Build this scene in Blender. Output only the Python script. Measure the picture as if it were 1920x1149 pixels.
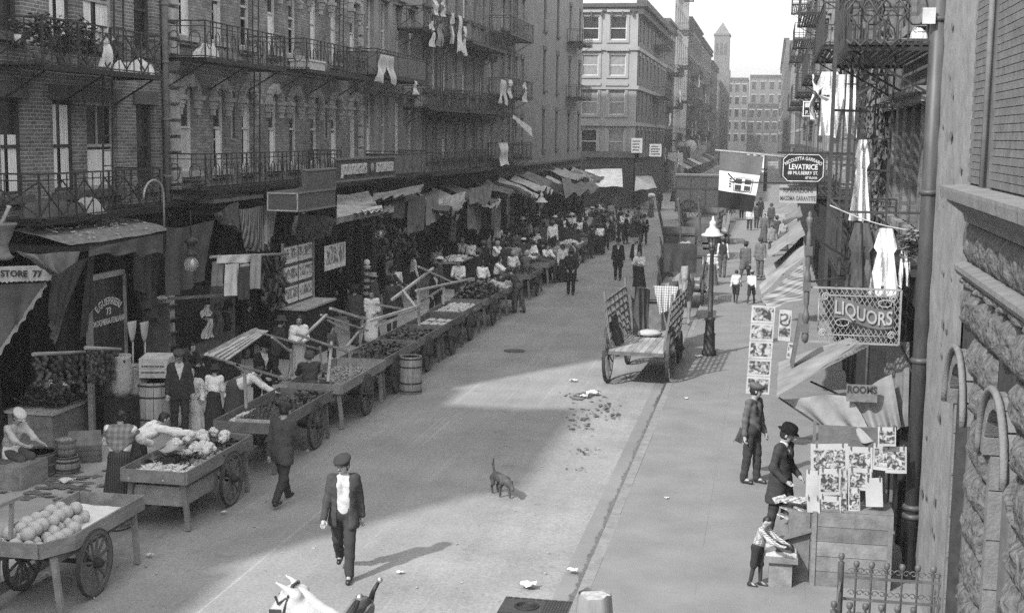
import bpy, math, random
import numpy as np
from mathutils import Vector, Matrix, Euler
for _o in list(bpy.data.objects): bpy.data.objects.remove(_o)
R = math.radians
PI = math.pi
random.seed(7)
rng = np.random.default_rng(7)
S = bpy.context.scene
COL = S.collection
# ------------------------------------------------------------------ camera
FPX, XV, YV, ROLL, CAMH = 2500.0, 1447.0, 258.0, R(0.75), 6.0
cam_d = bpy.data.cameras.new('camera'); cam = bpy.data.objects.new('camera', cam_d); COL.objects.link(cam)
cam_d.sensor_width = 36.0; cam_d.lens = 36.0 * FPX / 1920.0; cam_d.clip_end = 3000; cam_d.clip_start = 0.1
_cx, _cy = 960.0, 574.5
_dx, _dy = XV - _cx, YV - _cy
_c, _s = math.cos(ROLL), math.sin(ROLL)
_ux, _uy = _c * _dx + _s * _dy, -_s * _dx + _c * _dy          # vanishing point with the roll taken out
PITCH = math.atan2(-_uy, FPX)
YAW = math.atan2(_ux, math.hypot(FPX, _uy) )
cam.location = (0, 0, CAMH)
CAMM = Matrix.Rotation(YAW, 3, 'Z') @ Matrix.Rotation(R(90) - PITCH, 3, 'X') @ Matrix.Rotation(ROLL, 3, 'Z')
cam.rotation_euler = CAMM.to_euler()
S.camera = cam
def ray(px, py):
    return CAMM @ Vector(((px - _cx) / FPX, -(py - _cy) / FPX, -1.0))
def gz(px, py, z=0.0):            # where the pixel's ray meets the height z
    d = ray(px, py); t = (z - CAMH) / d.z
    return Vector((d.x * t, d.y * t, z))
def gx(px, py, x):                # where it meets the plane X = x
    d = ray(px, py); t = x / d.x
    return Vector((x, d.y * t, CAMH + d.z * t))
def gy(px, py, y):
    d = ray(px, py); t = y / d.y
    return Vector((d.x * t, y, CAMH + d.z * t))
# ------------------------------------------------------------------ sky and sun
SUN_EL, SUN_AZ = R(40), math.atan2(-0.50, -0.866)
W = bpy.data.worlds.new('World'); S.world = W; W.use_nodes = True
_n = W.node_tree.nodes; _n.clear()
# a monochrome plate: one channel of the sky gives the greys
_sky = _n.new('ShaderNodeTexSky'); _sky.sky_type = 'NISHITA'; _sky.sun_disc = False
_sky.sun_elevation = SUN_EL; _sky.sun_rotation = SUN_AZ; _sky.dust_density = 0.8; _sky.air_density = 2.5
_bw = _n.new('ShaderNodeSeparateColor'); _bg = _n.new('ShaderNodeBackground'); _wo = _n.new('ShaderNodeOutputWorld')
_bg.inputs['Strength'].default_value = 0.15
_l = W.node_tree.links
_l.new(_sky.outputs[0], _bw.inputs[0]); _l.new(_bw.outputs[2], _bg.inputs['Color']); _l.new(_bg.outputs[0], _wo.inputs['Surface'])
sun_d = bpy.data.lights.new('sun', 'SUN'); sun = bpy.data.objects.new('sun', sun_d); COL.objects.link(sun)
sun_d.energy = 2.0; sun_d.angle = R(1.2); sun_d.color = (1, 1, 1)
sun.location = (-30, -40, 60)
_sv = Vector((math.sin(SUN_AZ) * math.cos(SUN_EL), math.cos(SUN_AZ) * math.cos(SUN_EL), math.sin(SUN_EL)))
sun.rotation_euler = (-_sv).to_track_quat('-Z', 'Y').to_euler()
S.view_settings.view_transform = 'Standard'; S.view_settings.look = 'None'
S.view_settings.exposure = 1.6; S.view_settings.gamma = 1.0; S.view_settings.use_curve_mapping = False
S.render.engine = 'CYCLES'
S.cycles.use_denoising = False      # the plate's own grain stays
S.cycles.use_adaptive_sampling = False; S.cycles.sample_clamp_indirect = 1.5; S.cycles.use_light_tree = False
S.cycles.max_bounces = 5; S.cycles.diffuse_bounces = 2; S.cycles.glossy_bounces = 2; S.cycles.transmission_bounces = 4
S.cycles.volume_bounces = 0; S.cycles.transparent_max_bounces = 6
# ------------------------------------------------------------------ materials
_mats = {}
def mat(v, rough=0.85, ns=6.0, na=0.25, bump=0.0, bs=40.0, stretch=None, spec=0.3, metal=0.0, key='', streak=0.0, bd=.02):
    k = (round(v, 3), rough, ns, na, bump, bs, stretch, spec, metal, key, streak, bd)
    if k in _mats: return _mats[k]
    m = bpy.data.materials.new('m%d' % len(_mats)); m.use_nodes = True
    nt = m.node_tree; N = nt.nodes; L = nt.links
    b = N['Principled BSDF']; b.inputs['Roughness'].default_value = rough
    b.inputs['Specular IOR Level'].default_value = spec; b.inputs['Metallic'].default_value = metal
    tc = N.new('ShaderNodeTexCoord'); vec = tc.outputs['Object']
    if stretch:
        mp = N.new('ShaderNodeMapping'); mp.inputs['Scale'].default_value = stretch
        L.new(vec, mp.inputs['Vector']); vec = mp.outputs[0]
    if na > 0:
        oi = N.new('ShaderNodeObjectInfo')
        ad = N.new('ShaderNodeVectorMath'); ad.operation = 'ADD'
        L.new(vec, ad.inputs[0]); L.new(oi.outputs['Location'], ad.inputs[1])
        t = N.new('ShaderNodeTexNoise'); t.inputs['Scale'].default_value = ns; t.inputs['Detail'].default_value = 6
        t.inputs['Roughness'].default_value = 0.65
        L.new(ad.outputs[0], t.inputs['Vector'])
        r = N.new('ShaderNodeValToRGB'); r.color_ramp.elements[0].position = 0.28; r.color_ramp.elements[1].position = 0.72
        lo, hi = v * (1 - na), min(0.92, v * (1 + na))
        r.color_ramp.elements[0].color = (lo, lo, lo, 1); r.color_ramp.elements[1].color = (hi, hi, hi, 1)
        L.new(t.outputs['Fac'], r.inputs['Fac'])
        L.new(r.outputs[0], b.inputs['Base Color'])
    else:
        b.inputs['Base Color'].default_value = (v, v, v, 1)
    if bump > 0:
        t2 = N.new('ShaderNodeTexNoise'); t2.inputs['Scale'].default_value = bs; t2.inputs['Detail'].default_value = 4
        L.new(vec, t2.inputs['Vector'])
        bn = N.new('ShaderNodeBump'); bn.inputs['Strength'].default_value = bump; bn.inputs['Distance'].default_value = bd
        L.new(t2.outputs['Fac'], bn.inputs['Height']); L.new(bn.outputs[0], b.inputs['Normal'])
    _mats[k] = m
    return m
def brickmat(v, mortar, axis='Y', bw=0.22, bh=0.073, key='', paint=0.5):
    k = ('brick', v, mortar, axis, bw, bh, key)
    if k in _mats: return _mats[k]
    m = bpy.data.materials.new('brick%d' % len(_mats)); m.use_nodes = True
    nt = m.node_tree; N = nt.nodes; L = nt.links; b = N['Principled BSDF']
    b.inputs['Roughness'].default_value = 0.9; b.inputs['Specular IOR Level'].default_value = 0.2
    g = N.new('ShaderNodeNewGeometry'); sp = N.new('ShaderNodeSeparateXYZ'); cb = N.new('ShaderNodeCombineXYZ')
    L.new(g.outputs['Position'], sp.inputs[0]); L.new(sp.outputs[axis], cb.inputs['X']); L.new(sp.outputs['Z'], cb.inputs['Y'])
    t = N.new('ShaderNodeTexBrick')
    t.inputs['Scale'].default_value = 1.0; t.inputs['Brick Width'].default_value = bw; t.inputs['Row Height'].default_value = bh
    t.inputs['Mortar Size'].default_value = 0.007; t.inputs['Mortar Smooth'].default_value = 0.2
    t.inputs['Color1'].default_value = (v * .75, v * .75, v * .75, 1); t.inputs['Color2'].default_value = (v * 1.25,) * 3 + (1,)
    t.inputs['Mortar'].default_value = (mortar,) * 3 + (1,)
    L.new(cb.outputs[0], t.inputs['Vector'])
    no = N.new('ShaderNodeTexNoise'); no.inputs['Scale'].default_value = 0.9; no.inputs['Detail'].default_value = 7; no.inputs['Roughness'].default_value = .7
    L.new(g.outputs['Position'], no.inputs['Vector'])
    rr = N.new('ShaderNodeMapRange'); rr.inputs['From Min'].default_value = .3; rr.inputs['From Max'].default_value = .7
    rr.inputs['To Min'].default_value = 1 - paint; rr.inputs['To Max'].default_value = 1 + paint * .6
    L.new(no.outputs['Fac'], rr.inputs['Value'])
    mx = N.new('ShaderNodeVectorMath'); mx.operation = 'MULTIPLY'
    L.new(t.outputs['Color'], mx.inputs[0]); L.new(rr.outputs[0], mx.inputs[1]); L.new(mx.outputs[0], b.inputs['Base Color'])
    bn = N.new('ShaderNodeBump'); bn.inputs['Strength'].default_value = .5; bn.inputs['Distance'].default_value = .01; bn.invert = True
    L.new(t.outputs['Fac'], bn.inputs['Height']); L.new(bn.outputs[0], b.inputs['Normal'])
    _mats[k] = m
    return m
def wavemat(v1, v2, scale, axis='X', key='', rough=.9):       # woven stripes on cloth, printed bands
    k = ('wave', v1, v2, scale, axis, key)
    if k in _mats: return _mats[k]
    m = bpy.data.materials.new('w%d' % len(_mats)); m.use_nodes = True
    N = m.node_tree.nodes; L = m.node_tree.links; b = N['Principled BSDF']; b.inputs['Roughness'].default_value = rough
    tc = N.new('ShaderNodeTexCoord')
    cols = []
    for ax in axis:
        w = N.new('ShaderNodeTexWave'); w.bands_direction = ax; w.inputs['Scale'].default_value = scale; w.inputs['Distortion'].default_value = .4
        L.new(tc.outputs['Object'], w.inputs['Vector'])
        r = N.new('ShaderNodeValToRGB'); r.color_ramp.elements[0].position = .42; r.color_ramp.elements[1].position = .58
        r.color_ramp.elements[0].color = (v1,) * 3 + (1,); r.color_ramp.elements[1].color = (v2,) * 3 + (1,)
        L.new(w.outputs['Fac'], r.inputs['Fac']); cols.append(r.outputs[0])
    if len(cols) == 2:
        x = N.new('ShaderNodeMix'); x.data_type = 'RGBA'; x.inputs[0].default_value = .5
        L.new(cols[0], x.inputs[6]); L.new(cols[1], x.inputs[7]); cols = [x.outputs[2]]
    L.new(cols[0], b.inputs['Base Color'])
    _mats[k] = m
    return m
def printmat(lo, hi, scale, key, pos=(.42, .6)):     # flat printed picture: blotches of ink on paper
    k = ('print', lo, hi, scale, key)
    if k in _mats: return _mats[k]
    m = bpy.data.materials.new('print%d' % len(_mats)); m.use_nodes = True
    N = m.node_tree.nodes; L = m.node_tree.links; b = N['Principled BSDF']; b.inputs['Roughness'].default_value = .7
    tc = N.new('ShaderNodeTexCoord'); oi = N.new('ShaderNodeObjectInfo'); ad = N.new('ShaderNodeVectorMath')
    mu = N.new('ShaderNodeMath'); mu.operation = 'MULTIPLY'; mu.inputs[1].default_value = 37.0; L.new(oi.outputs['Random'], mu.inputs[0])
    L.new(tc.outputs['Object'], ad.inputs[0]); L.new(mu.outputs[0], ad.inputs[1])
    t = N.new('ShaderNodeTexNoise'); t.inputs['Scale'].default_value = scale; t.inputs['Detail'].default_value = 3
    t.inputs['Distortion'].default_value = 1.2
    L.new(ad.outputs[0], t.inputs['Vector'])
    r = N.new('ShaderNodeValToRGB'); e = r.color_ramp.elements
    e[0].position, e[1].position = pos; e[0].color = (lo,) * 3 + (1,); e[1].color = (hi,) * 3 + (1,)
    x = e.new((pos[0] + pos[1]) / 2); mm = (lo + hi) * .45; x.color = (mm,) * 3 + (1,)
    L.new(t.outputs['Fac'], r.inputs['Fac']); L.new(r.outputs[0], b.inputs['Base Color'])
    _mats[k] = m
    return m
def glassmat(v=.02, rough=.12):
    return mat(v, rough=rough, ns=2.5, na=.3, spec=.6, key='glass')
def wood(v, key=''): return mat(v, rough=.8, ns=5, na=.38, bump=.35, bs=30, stretch=(1, .25, 1) if key != 'z' else (1, 1, .2), key='wood' + key)
IRON = mat(.012, rough=.55, ns=14, na=.4, spec=.4)
IRON2 = mat(.03, rough=.6, ns=14, na=.4, spec=.4)
def cloth(v): return mat(round(v, 2), rough=.95, ns=9, na=.16, bump=.25, bs=60, spec=.1, key='cloth')
def canvas(v): return mat(v, rough=.95, ns=2.2, na=.35, bump=.25, bs=25, spec=.1, key='canvas')
PAPER = mat(.5, rough=.8, ns=4, na=.08)
WHITE = mat(.62, rough=.9, ns=6, na=.1, bump=.2, bs=20, spec=.1, key='cloth')
# ------------------------------------------------------------------ mesh building
class MB:
    def __init__(s): s.v = []; s.f = []; s.sm = []
    def add(s, vs, fs, smooth=False):
        o = len(s.v); s.v += [tuple(map(float, p)) for p in vs]; s.f += [tuple(i + o for i in f) for f in fs]; s.sm += [smooth] * len(fs); return s
    def box(s, c, d, rz=0.0, m=None, jit=0.0):
        x, y, z = d[0] / 2, d[1] / 2, d[2] / 2
        P = [Vector((a * x, b * y, e * z)) for e in (-1, 1) for b in (-1, 1) for a in (-1, 1)]
        if jit: P = [p + Vector([random.uniform(-jit, jit) for _ in range(3)]) for p in P]
        if m is not None: P = [m @ p for p in P]
        if rz: q = Matrix.Rotation(rz, 3, 'Z'); P = [q @ p for p in P]
        c = Vector(c)
        return s.add([p + c for p in P], [(0, 2, 3, 1), (4, 5, 7, 6), (0, 1, 5, 4), (2, 6, 7, 3), (0, 4, 6, 2), (1, 3, 7, 5)])
    def bx(s, x0, x1, y0, y1, z0, z1): return s.box(((x0 + x1) / 2, (y0 + y1) / 2, (z0 + z1) / 2), (abs(x1 - x0), abs(y1 - y0), abs(z1 - z0)))
    def bar(s, a, b, w, h=None, up=(0, 0, 1)):
        a, b = Vector(a), Vector(b); h = h or w; d = (b - a)
        if d.length < 1e-6: return s
        d.normalize(); u = Vector(up)
        if abs(d.dot(u)) > .98: u = Vector((1, 0, 0))
        r = d.cross(u).normalized(); u = r.cross(d)
        P = []
        for p in (a, b):
            for i, j in ((-1, -1), (1, -1), (1, 1), (-1, 1)): P.append(p + r * (i * w / 2) + u * (j * h / 2))
        return s.add(P, [(0, 3, 2, 1), (4, 5, 6, 7), (0, 1, 5, 4), (1, 2, 6, 5), (2, 3, 7, 6), (3, 0, 4, 7)])
    def tube(s, pts, r, n=6, cap=True):
        pts = [Vector(p) for p in pts]; k = len(pts)
        rs = r if isinstance(r, (list, tuple)) else [r] * k
        V = []; u = None
        for i, p in enumerate(pts):
            d = (pts[min(i + 1, k - 1)] - pts[max(i - 1, 0)])
            if d.length < 1e-9: d = Vector((0, 0, 1))
            d.normalize()
            if u is None: u = Vector((0, 0, 1)) if abs(d.z) < .9 else Vector((1, 0, 0))
            x = d.cross(u)
            if x.length < 1e-4: x = d.cross(Vector((.3, .9, .1)))
            x.normalize(); u = x.cross(d).normalized()
            for j in range(n):
                a = 2 * PI * j / n; V.append(p + (x * math.cos(a) + u * math.sin(a)) * rs[i])
        F = [(i * n + j, i * n + (j + 1) % n, (i + 1) * n + (j + 1) % n, (i + 1) * n + j) for i in range(k - 1) for j in range(n)]
        s.add(V, F, n > 4)
        if cap:
            o = len(s.v) - len(V)
            s.f += [tuple(o + j for j in range(n))[::-1], tuple(o + (k - 1) * n + j for j in range(n))]; s.sm += [False, False]
        return s
    def lathe(s, prof, n=16, c=(0, 0, 0), m=None, sx=1.0, sy=1.0, smooth=True):
        V = []; c = Vector(c)
        for r, z in prof:
            for j in range(n):
                a = 2 * PI * j / n; p = Vector((r * math.cos(a) * sx, r * math.sin(a) * sy, z))
                if m is not None: p = m @ p
                V.append(p + c)
        k = len(prof)
        F = [(i * n + j, i * n + (j + 1) % n, (i + 1) * n + (j + 1) % n, (i + 1) * n + j) for i in range(k - 1) for j in range(n)]
        s.add(V, F, smooth); o = len(s.v) - len(V)
        if prof[0][0] > 1e-4: s.f.append(tuple(o + j for j in range(n))[::-1]); s.sm.append(False)
        if prof[-1][0] > 1e-4: s.f.append(tuple(o + (k - 1) * n + j for j in range(n))); s.sm.append(False)
        return s
    def ball(s, c, r, n=8, k=6, jit=0.0, m=None):
        r = r if isinstance(r, (tuple, list)) else (r, r, r)
        prof = [(max(1e-5, math.sin(PI * i / k)), -math.cos(PI * i / k)) for i in range(k + 1)]
        V0 = len(s.v); s.lathe(prof, n)
        c = Vector(c)
        for i in range(V0, len(s.v)):
            p = Vector(s.v[i]); j = 1 + random.uniform(-jit, jit); p = Vector((p.x * r[0] * j, p.y * r[1] * j, p.z * r[2] * j))
            if m is not None: p = m @ p
            s.v[i] = tuple(p + c)
        return s
    def surf(s, fn, nu, nv, smooth=True):          # fn(u, v) in 0..1 -> point
        V = [fn(i / nu, j / nv) for j in range(nv + 1) for i in range(nu + 1)]
        F = [(j * (nu + 1) + i, j * (nu + 1) + i + 1, (j + 1) * (nu + 1) + i + 1, (j + 1) * (nu + 1) + i) for j in range(nv) for i in range(nu)]
        return s.add(V, F, smooth)
    def merge(s, o, m=None):
        return s._m(o, m)
    def _m(s, o, m):
        b = len(s.v); s.v += [tuple(m @ Vector(p)) if m is not None else p for p in o.v]
        s.f += [tuple(i + b for i in f) for f in o.f]; s.sm += o.sm; return s
    def mesh(s, name, m):
        me = bpy.data.meshes.new(name); me.from_pydata(s.v, [], s.f); me.update()
        me.polygons.foreach_set('use_smooth', s.sm[:len(me.polygons)])
        if m is not None: me.materials.append(m)
        return me
    def build(s, name, m, parent=None, world=False):
        if world and parent is not None:
            l = Vector(parent.location); g = parent
            while g.parent is not None: g = g.parent; l = l + Vector(g.location)
            s.v = [(p[0] - l.x, p[1] - l.y, p[2] - l.z) for p in s.v]
        return link(name, s.mesh(name, m), parent)
def link(name, me, parent=None):
    o = bpy.data.objects.new(name, me); COL.objects.link(o)
    if parent is not None: o.parent = parent
    return o
def tag(o, label, cat, group=None):
    o['label'] = label; o['category'] = cat
    if group: o['group'] = group
    return o
def thing(name, label, cat, loc=(0, 0, 0), rz=0.0, group=None):
    o = bpy.data.objects.new(name, None); COL.objects.link(o); o.empty_display_size = .1
    o.location = loc; o.rotation_euler = (0, 0, rz)
    return tag(o, label, cat, group)
def struct(name, mb, m, kind='structure'):
    o = mb.build(name, m); o['kind'] = kind; return o
def kids(o, d):
    return d.get(o, [])
def dup(o, loc=None, rz=None, label=None, tree=None):
    c = o.copy(); COL.objects.link(c)
    if loc is not None: c.location = loc
    if rz is not None: c.rotation_euler = (0, 0, rz)
    if label: c['label'] = label
    for ch in o.children: _dupc(ch, c)
    return c
def _dupc(o, p):
    c = o.copy(); COL.objects.link(c); c.parent = p
    for ch in o.children: _dupc(ch, c)
def solo(name, mb, m, label, cat, group=None, base=None):      # a thing that is one mesh, built in world coordinates
    xs = np.array(mb.v); b = Vector(base) if base is not None else Vector((xs[:, 0].mean(), xs[:, 1].mean(), xs[:, 2].min()))
    mb.v = [(p[0] - b.x, p[1] - b.y, p[2] - b.z) for p in mb.v]
    o = link(name, mb.mesh(name, m)); o.location = b
    return tag(o, label, cat, group)
_txt = {}
def text_mb(t, size=1.0, depth=.01, bold=0.0, squeeze=1.0, align='CENTER'):
    k = (t, size, depth, bold, squeeze, align)
    if k not in _txt:
        cu = bpy.data.curves.new('t', 'FONT'); cu.body = t; cu.size = size; cu.extrude = depth; cu.offset = bold
        cu.align_x = align; cu.align_y = 'CENTER'; cu.resolution_u = 3
        ob = bpy.data.objects.new('t', cu); COL.objects.link(ob)
        dg = bpy.context.evaluated_depsgraph_get(); me = bpy.data.meshes.new_from_object(ob.evaluated_get(dg))
        v = [(p.co.x * squeeze, p.co.y, p.co.z) for p in me.vertices]; f = [tuple(p.vertices) for p in me.polygons]
        bpy.data.objects.remove(ob); bpy.data.meshes.remove(me); bpy.data.curves.remove(cu)
        _txt[k] = (v, f)
    v, f = _txt[k]; m = MB(); m.add(v, f); return m
def text_warp(t, fn, **kw):
    m = text_mb(t, **kw); m.v = [tuple(fn(p)) for p in m.v]; return m
def nz(x, y=0.0, z=0.0, s=1.0):      # cheap smooth noise
    return (math.sin(x * 1.7 * s + 1.3 * math.sin(y * 2.3 * s + .7) + z) + math.sin(y * 2.9 * s + x * .9 * s + 2.1 * z) * .7 + math.sin((x + y) * 4.3 * s + z * 3.1) * .4) / 2.1
# ------------------------------------------------------------------ ground
XL, XR = -13.8, 2.05            # facade planes
KL, KR = -9.65, -2.26            # kerbs
def roadmat():
    m = bpy.data.materials.new('road'); m.use_nodes = True
    N = m.node_tree.nodes; L = m.node_tree.links; b = N['Principled BSDF']; b.inputs['Roughness'].default_value = .9
    b.inputs['Specular IOR Level'].default_value = .2
    g = N.new('ShaderNodeNewGeometry')
    def noise(sc, det=5, st=None):
        t = N.new('ShaderNodeTexNoise'); t.inputs['Scale'].default_value = sc; t.inputs['Detail'].default_value = det; t.inputs['Roughness'].default_value = .65
        v = g.outputs['Position']
        if st:
            mp = N.new('ShaderNodeMapping'); mp.inputs['Scale'].default_value = st[:3]; mp.inputs['Rotation'].default_value = (0, 0, st[3])
            L.new(v, mp.inputs['Vector']); v = mp.outputs[0]
        L.new(v, t.inputs['Vector']); return t.outputs['Fac']
    def rng_(s, a, b_, c, d):
        r = N.new('ShaderNodeMapRange'); L.new(s, r.inputs['Value'])
        for i, x in zip(('From Min', 'From Max', 'To Min', 'To Max'), (a, b_, c, d)): r.inputs[i].default_value = x
        return r.outputs[0]
    def mul(a, b_):
        x = N.new('ShaderNodeMath'); x.operation = 'MULTIPLY'
        L.new(a, x.inputs[0])
        if isinstance(b_, float): x.inputs[1].default_value = b_
        else: L.new(b_, x.inputs[1])
        return x.outputs[0]
    base = rng_(noise(.5, 9), .3, .7, .78, 1.16)
    grain = rng_(noise(22, 6), .3, .7, .78, 1.22)
    streak = rng_(noise(1.0, 6, (3.2, .3, 1, R(-5))), .35, .68, .94, 1.07)
    streak2 = rng_(noise(1.0, 3, (11, .07, 1, R(5))), .62, .70, 1.0, 1.3)
    blot = rng_(noise(1.6, 6), .60, .74, 1.0, .72)
    spk = rng_(noise(7, 3), .66, .74, 1.0, .6)
    c = mul(mul(mul(mul(mul(mul(base, grain), streak), streak2), blot), spk), .235)
    cb = N.new('ShaderNodeCombineColor')
    for i in range(3): L.new(c, cb.inputs[i])
    L.new(cb.outputs[0], b.inputs['Base Color'])
    bn = N.new('ShaderNodeBump'); bn.inputs['Strength'].default_value = .5; bn.inputs['Distance'].default_value = .012
    L.new(noise(26, 4), bn.inputs['Height']); L.new(bn.outputs[0], b.inputs['Normal'])
    return m
ROAD = roadmat()
WALK = mat(.195, rough=.92, ns=.7, na=.14, bump=.3, bs=60, key='walk')
WALKL = mat(.3, rough=.92, ns=.9, na=.3, bump=.3, bs=60, key='walk')
KERBM = mat(.2, rough=.9, ns=5, na=.25, bump=.4, bs=30, key='kerb')
g = MB(); g.add([(-130, -35, -.03), (130, -35, -.03), (130, 470, -.03), (-130, 470, -.03)], [(0, 1, 2, 3)]); struct('ground', g, mat(.18, ns=.3, key='earth'))
g = MB(); g.surf(lambda u, v: (KL + (KR - KL) * u, -30 + 490 * v, .035 * math.sin(PI * u) - .035), 12, 60)
struct('road', g, ROAD)
g = MB(); g.bx(-60, KL - .01, 98.2, 109.5, -.02, 0.0); g.bx(KR + .01, 60, 98.2, 109.5, -.02, .0); struct('side_street', g, ROAD)
def walk(name, x0, x1, y0, y1, m):
    w = MB(); w.bx(x0, x1, y0, y1, -.02, .12); o = struct(name, w, m); return o
wr = walk('pavement_right', KR + .15, 12, -30, 98, WALK)
wl = walk('pavement_left', -22, KL - .15, -30, 98, WALKL)
walk('pavement_far_left', -20, -7.3, 109.6, 460, WALKL); walk('pavement_far_right', KR + .15, 14, 109.6, 460, WALK)
def kerb(par, x, y0, y1):
    y = y0; i = 0
    while y < y1:
        l = random.uniform(1.6, 2.4)
        m = MB(); m.box((0, 0, 0), (.15, l - .012, .15), jit=.004)
        o = m.build('kerb_stone', KERBM, par); o.location = (x, y + l / 2, .05 + random.uniform(-.004, .003)); y += l; i += 1
        if y > 60 and l: pass
SLAB = mat(.18, rough=.92, ns=1.1, na=.16, bump=.35, bs=50, key='slab')
def slabs(par, xs, y0, y1, m):
    for x0_, x1_ in zip(xs[:-1], xs[1:]):
        y = y0 + random.uniform(0, .8)
        while y < y1:
            l = random.uniform(1.5, 2.1); b_ = MB(); b_.box((0, 0, 0), (x1_ - x0_ - .007, l - .007, .03)); o_ = b_.build('flagstone', m, par)
            o_.location = ((x0_ + x1_) / 2, y + l / 2, .108 + random.uniform(-.0015, .0015)); o_.rotation_euler = (random.uniform(-.0015, .0015), random.uniform(-.0015, .0015), 0); y += l
slabs(wr, [KR + .155, -.75, .65, XR - .1], 9.5, 60, SLAB)
kerb(wr, KR + .075, 8, 98); kerb(wl, KL - .075, 8, 98)
k = MB(); k.bx(-7.3, -7.15, 109.6, 460, -.02, .115); k.bx(KR, KR + .15, 109.6, 460, -.02, .115); k.bx(KL - .15, KL, -30, 8, -.02, .115); k.bx(KR, KR + .15, -30, 8, -.02, .115)
o = k.build('kerb_line', KERBM, wr)
# wet gutter and slop along the right kerb, dark stains in the roadway (flat films 4 mm up)
def film(name, pts, m, z=.006, seed=0):
    b = MB(); n = len(pts); b.add([(x, y, z) for x, y in pts], [tuple(range(n))]); return b
def blob(cx, cy, rx, ry, n=22, j=.35, rz=0):
    out = []
    for i in range(n):
        a = 2 * PI * i / n; r = 1 + j * (nz(cx * 3 + math.cos(a) * 2, cy * 3 + math.sin(a) * 2, i * .05) + random.uniform(-.3, .3))
        x, y = math.cos(a) * rx * r, math.sin(a) * ry * r
        out.append((cx + x * math.cos(rz) - y * math.sin(rz), cy + x * math.sin(rz) + y * math.cos(rz)))
    return out
WET = mat(.07, rough=.45, ns=7, na=.5, spec=.4, key='wet')
DUNG = mat(.09, rough=.9, ns=12, na=.6, key='dung')
b = MB()
left = []; right = []
for i in range(640):
    y = 15.5 + i * .05; w = max(.02, .085 + .02 * nz(y, 1.7, .3, 1.6) + .022 * nz(y * 4, .2) + .035 * nz(y * 17, .7)) * (1 if y < 33 else .6)
    left.append((KR - .02 - w, y)); right.append((KR - .012, y))
for i in range(639):
    b.add([left[i] + (.003,), right[i] + (.003,), right[i + 1] + (.003,), left[i + 1] + (.003,)], [(0, 1, 2, 3)])
o = b.build('gutter_water', WET); o['kind'] = 'stuff'
b = MB()
for px, py, rx, ry in ((1110, 745, .55, .35), (1075, 742, .35, .2), (1125, 768, .3, .45), (1095, 785, .35, .3), (1100, 800, .3, .25), (1092, 845, .22, .18), (1085, 880, .14, .1), (1150, 775, .16, .5), (1085, 770, .2, .15)):
    q = gz(px, py)
    for k_ in range(26):
        rr = random.uniform(.04, .2) if k_ > 2 else random.uniform(.25, .4)
        p = blob(q.x + random.gauss(0, .55) * rx, q.y + random.gauss(0, .8) * ry, rx * rr * .6, ry * rr * .8, j=.6, n=14)
        b.add([(x, y, .004 + .0006 * k_) for x, y in p], [tuple(range(len(p)))])
o = b.build('dung_and_slop', DUNG); o['kind'] = 'stuff'
q = gz(965, 658); tag(solo('manhole_cover', MB().lathe([(.30, 0), (.3, .02), (.27, .022), (.25, .018), (1e-5, .02)], 24, (q.x, q.y, -.005)), IRON2, 'round iron manhole cover in the middle of the roadway', 'manhole cover'), 'round iron manhole cover in the middle of the roadway', 'manhole cover')
q = gz(1005, 1140)
gr = thing('drain_grate', 'rectangular cast iron drain cover in the road beside the kerb', 'drain cover', (q.x, q.y, 0))
m = MB(); m.bx(-.45, .45, -.3, .3, -.01, .02); m.build('plate', IRON2, gr)
m = MB(); m.lathe([(.16, .02), (.16, .03), (.13, .03), (.13, .022), (1e-5, .024)], 20, (-.12, 0, 0)); m.build('lid', IRON, gr)
m = MB()
for i in range(8):
    for j in range(9): m.box((.1 + j * .037, -.25 + i * .07, .024), (.02, .045, .012))
for i in range(9): m.box((-.4 + i * .1, .27, .024), (.06, .03, .01)); m.box((-.4 + i * .1, -.27, .024), (.06, .03, .01))
m.build('tread', IRON2, gr)
# ------------------------------------------------------------------ facades
class Fac:                                     # a: along the street, z: up, d: out of the wall
    def __init__(s, plane, side): s.p, s.side = plane, side
    def __call__(s, a, z, d=0.0):
        if s.side == 'L': return (s.p + d, a, z)
        if s.side == 'R': return (s.p - d, a, z)
        return (a, s.p - d, z)                 # 'F' faces the camera
    def box(s, mb, a0, a1, z0, z1, d0, d1):
        P = [s(a, z, d) for d in (d0, d1) for z in (z0, z1) for a in (a0, a1)]
        return mb.add(P, [(0, 1, 3, 2), (4, 6, 7, 5), (0, 4, 5, 1), (2, 3, 7, 6), (0, 2, 6, 4), (1, 5, 7, 3)])
def facade_wall(F, a0, a1, z0, z1, wins, depth=.22):
    m = MB(); A = sorted({a0, a1} | {w[0] for w in wins} | {w[1] for w in wins}); Z = sorted({z0, z1} | {w[2] for w in wins} | {w[3] for w in wins})
    A = [a for a in A if a0 <= a <= a1]; Z = [z for z in Z if z0 <= z <= z1]
    for i in range(len(A) - 1):
        for j in range(len(Z) - 1):
            ca, cz = (A[i] + A[i + 1]) / 2, (Z[j] + Z[j + 1]) / 2
            if any(w[0] < ca < w[1] and w[2] < cz < w[3] for w in wins): continue
            m.add([F(A[i], Z[j]), F(A[i + 1], Z[j]), F(A[i + 1], Z[j + 1]), F(A[i], Z[j + 1])], [(0, 1, 2, 3)])
    for w in wins:
        c = [(w[0], w[2]), (w[1], w[2]), (w[1], w[3]), (w[0], w[3])]
        for i in range(4):
            p, q_ = c[i], c[(i + 1) % 4]
            m.add([F(*p), F(*q_), F(q_[0], q_[1], -depth), F(p[0], p[1], -depth)], [(0, 1, 2, 3)])
    return m
FRAME_L = mat(.6, ns=9, na=.3, key='paint'); FRAME_M = mat(.36, ns=9, na=.3, key='paint'); FRAME_D = mat(.05, ns=9, na=.3, key='paint')
GLASS = glassmat(.03); GLASSD = glassmat(.012)
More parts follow.
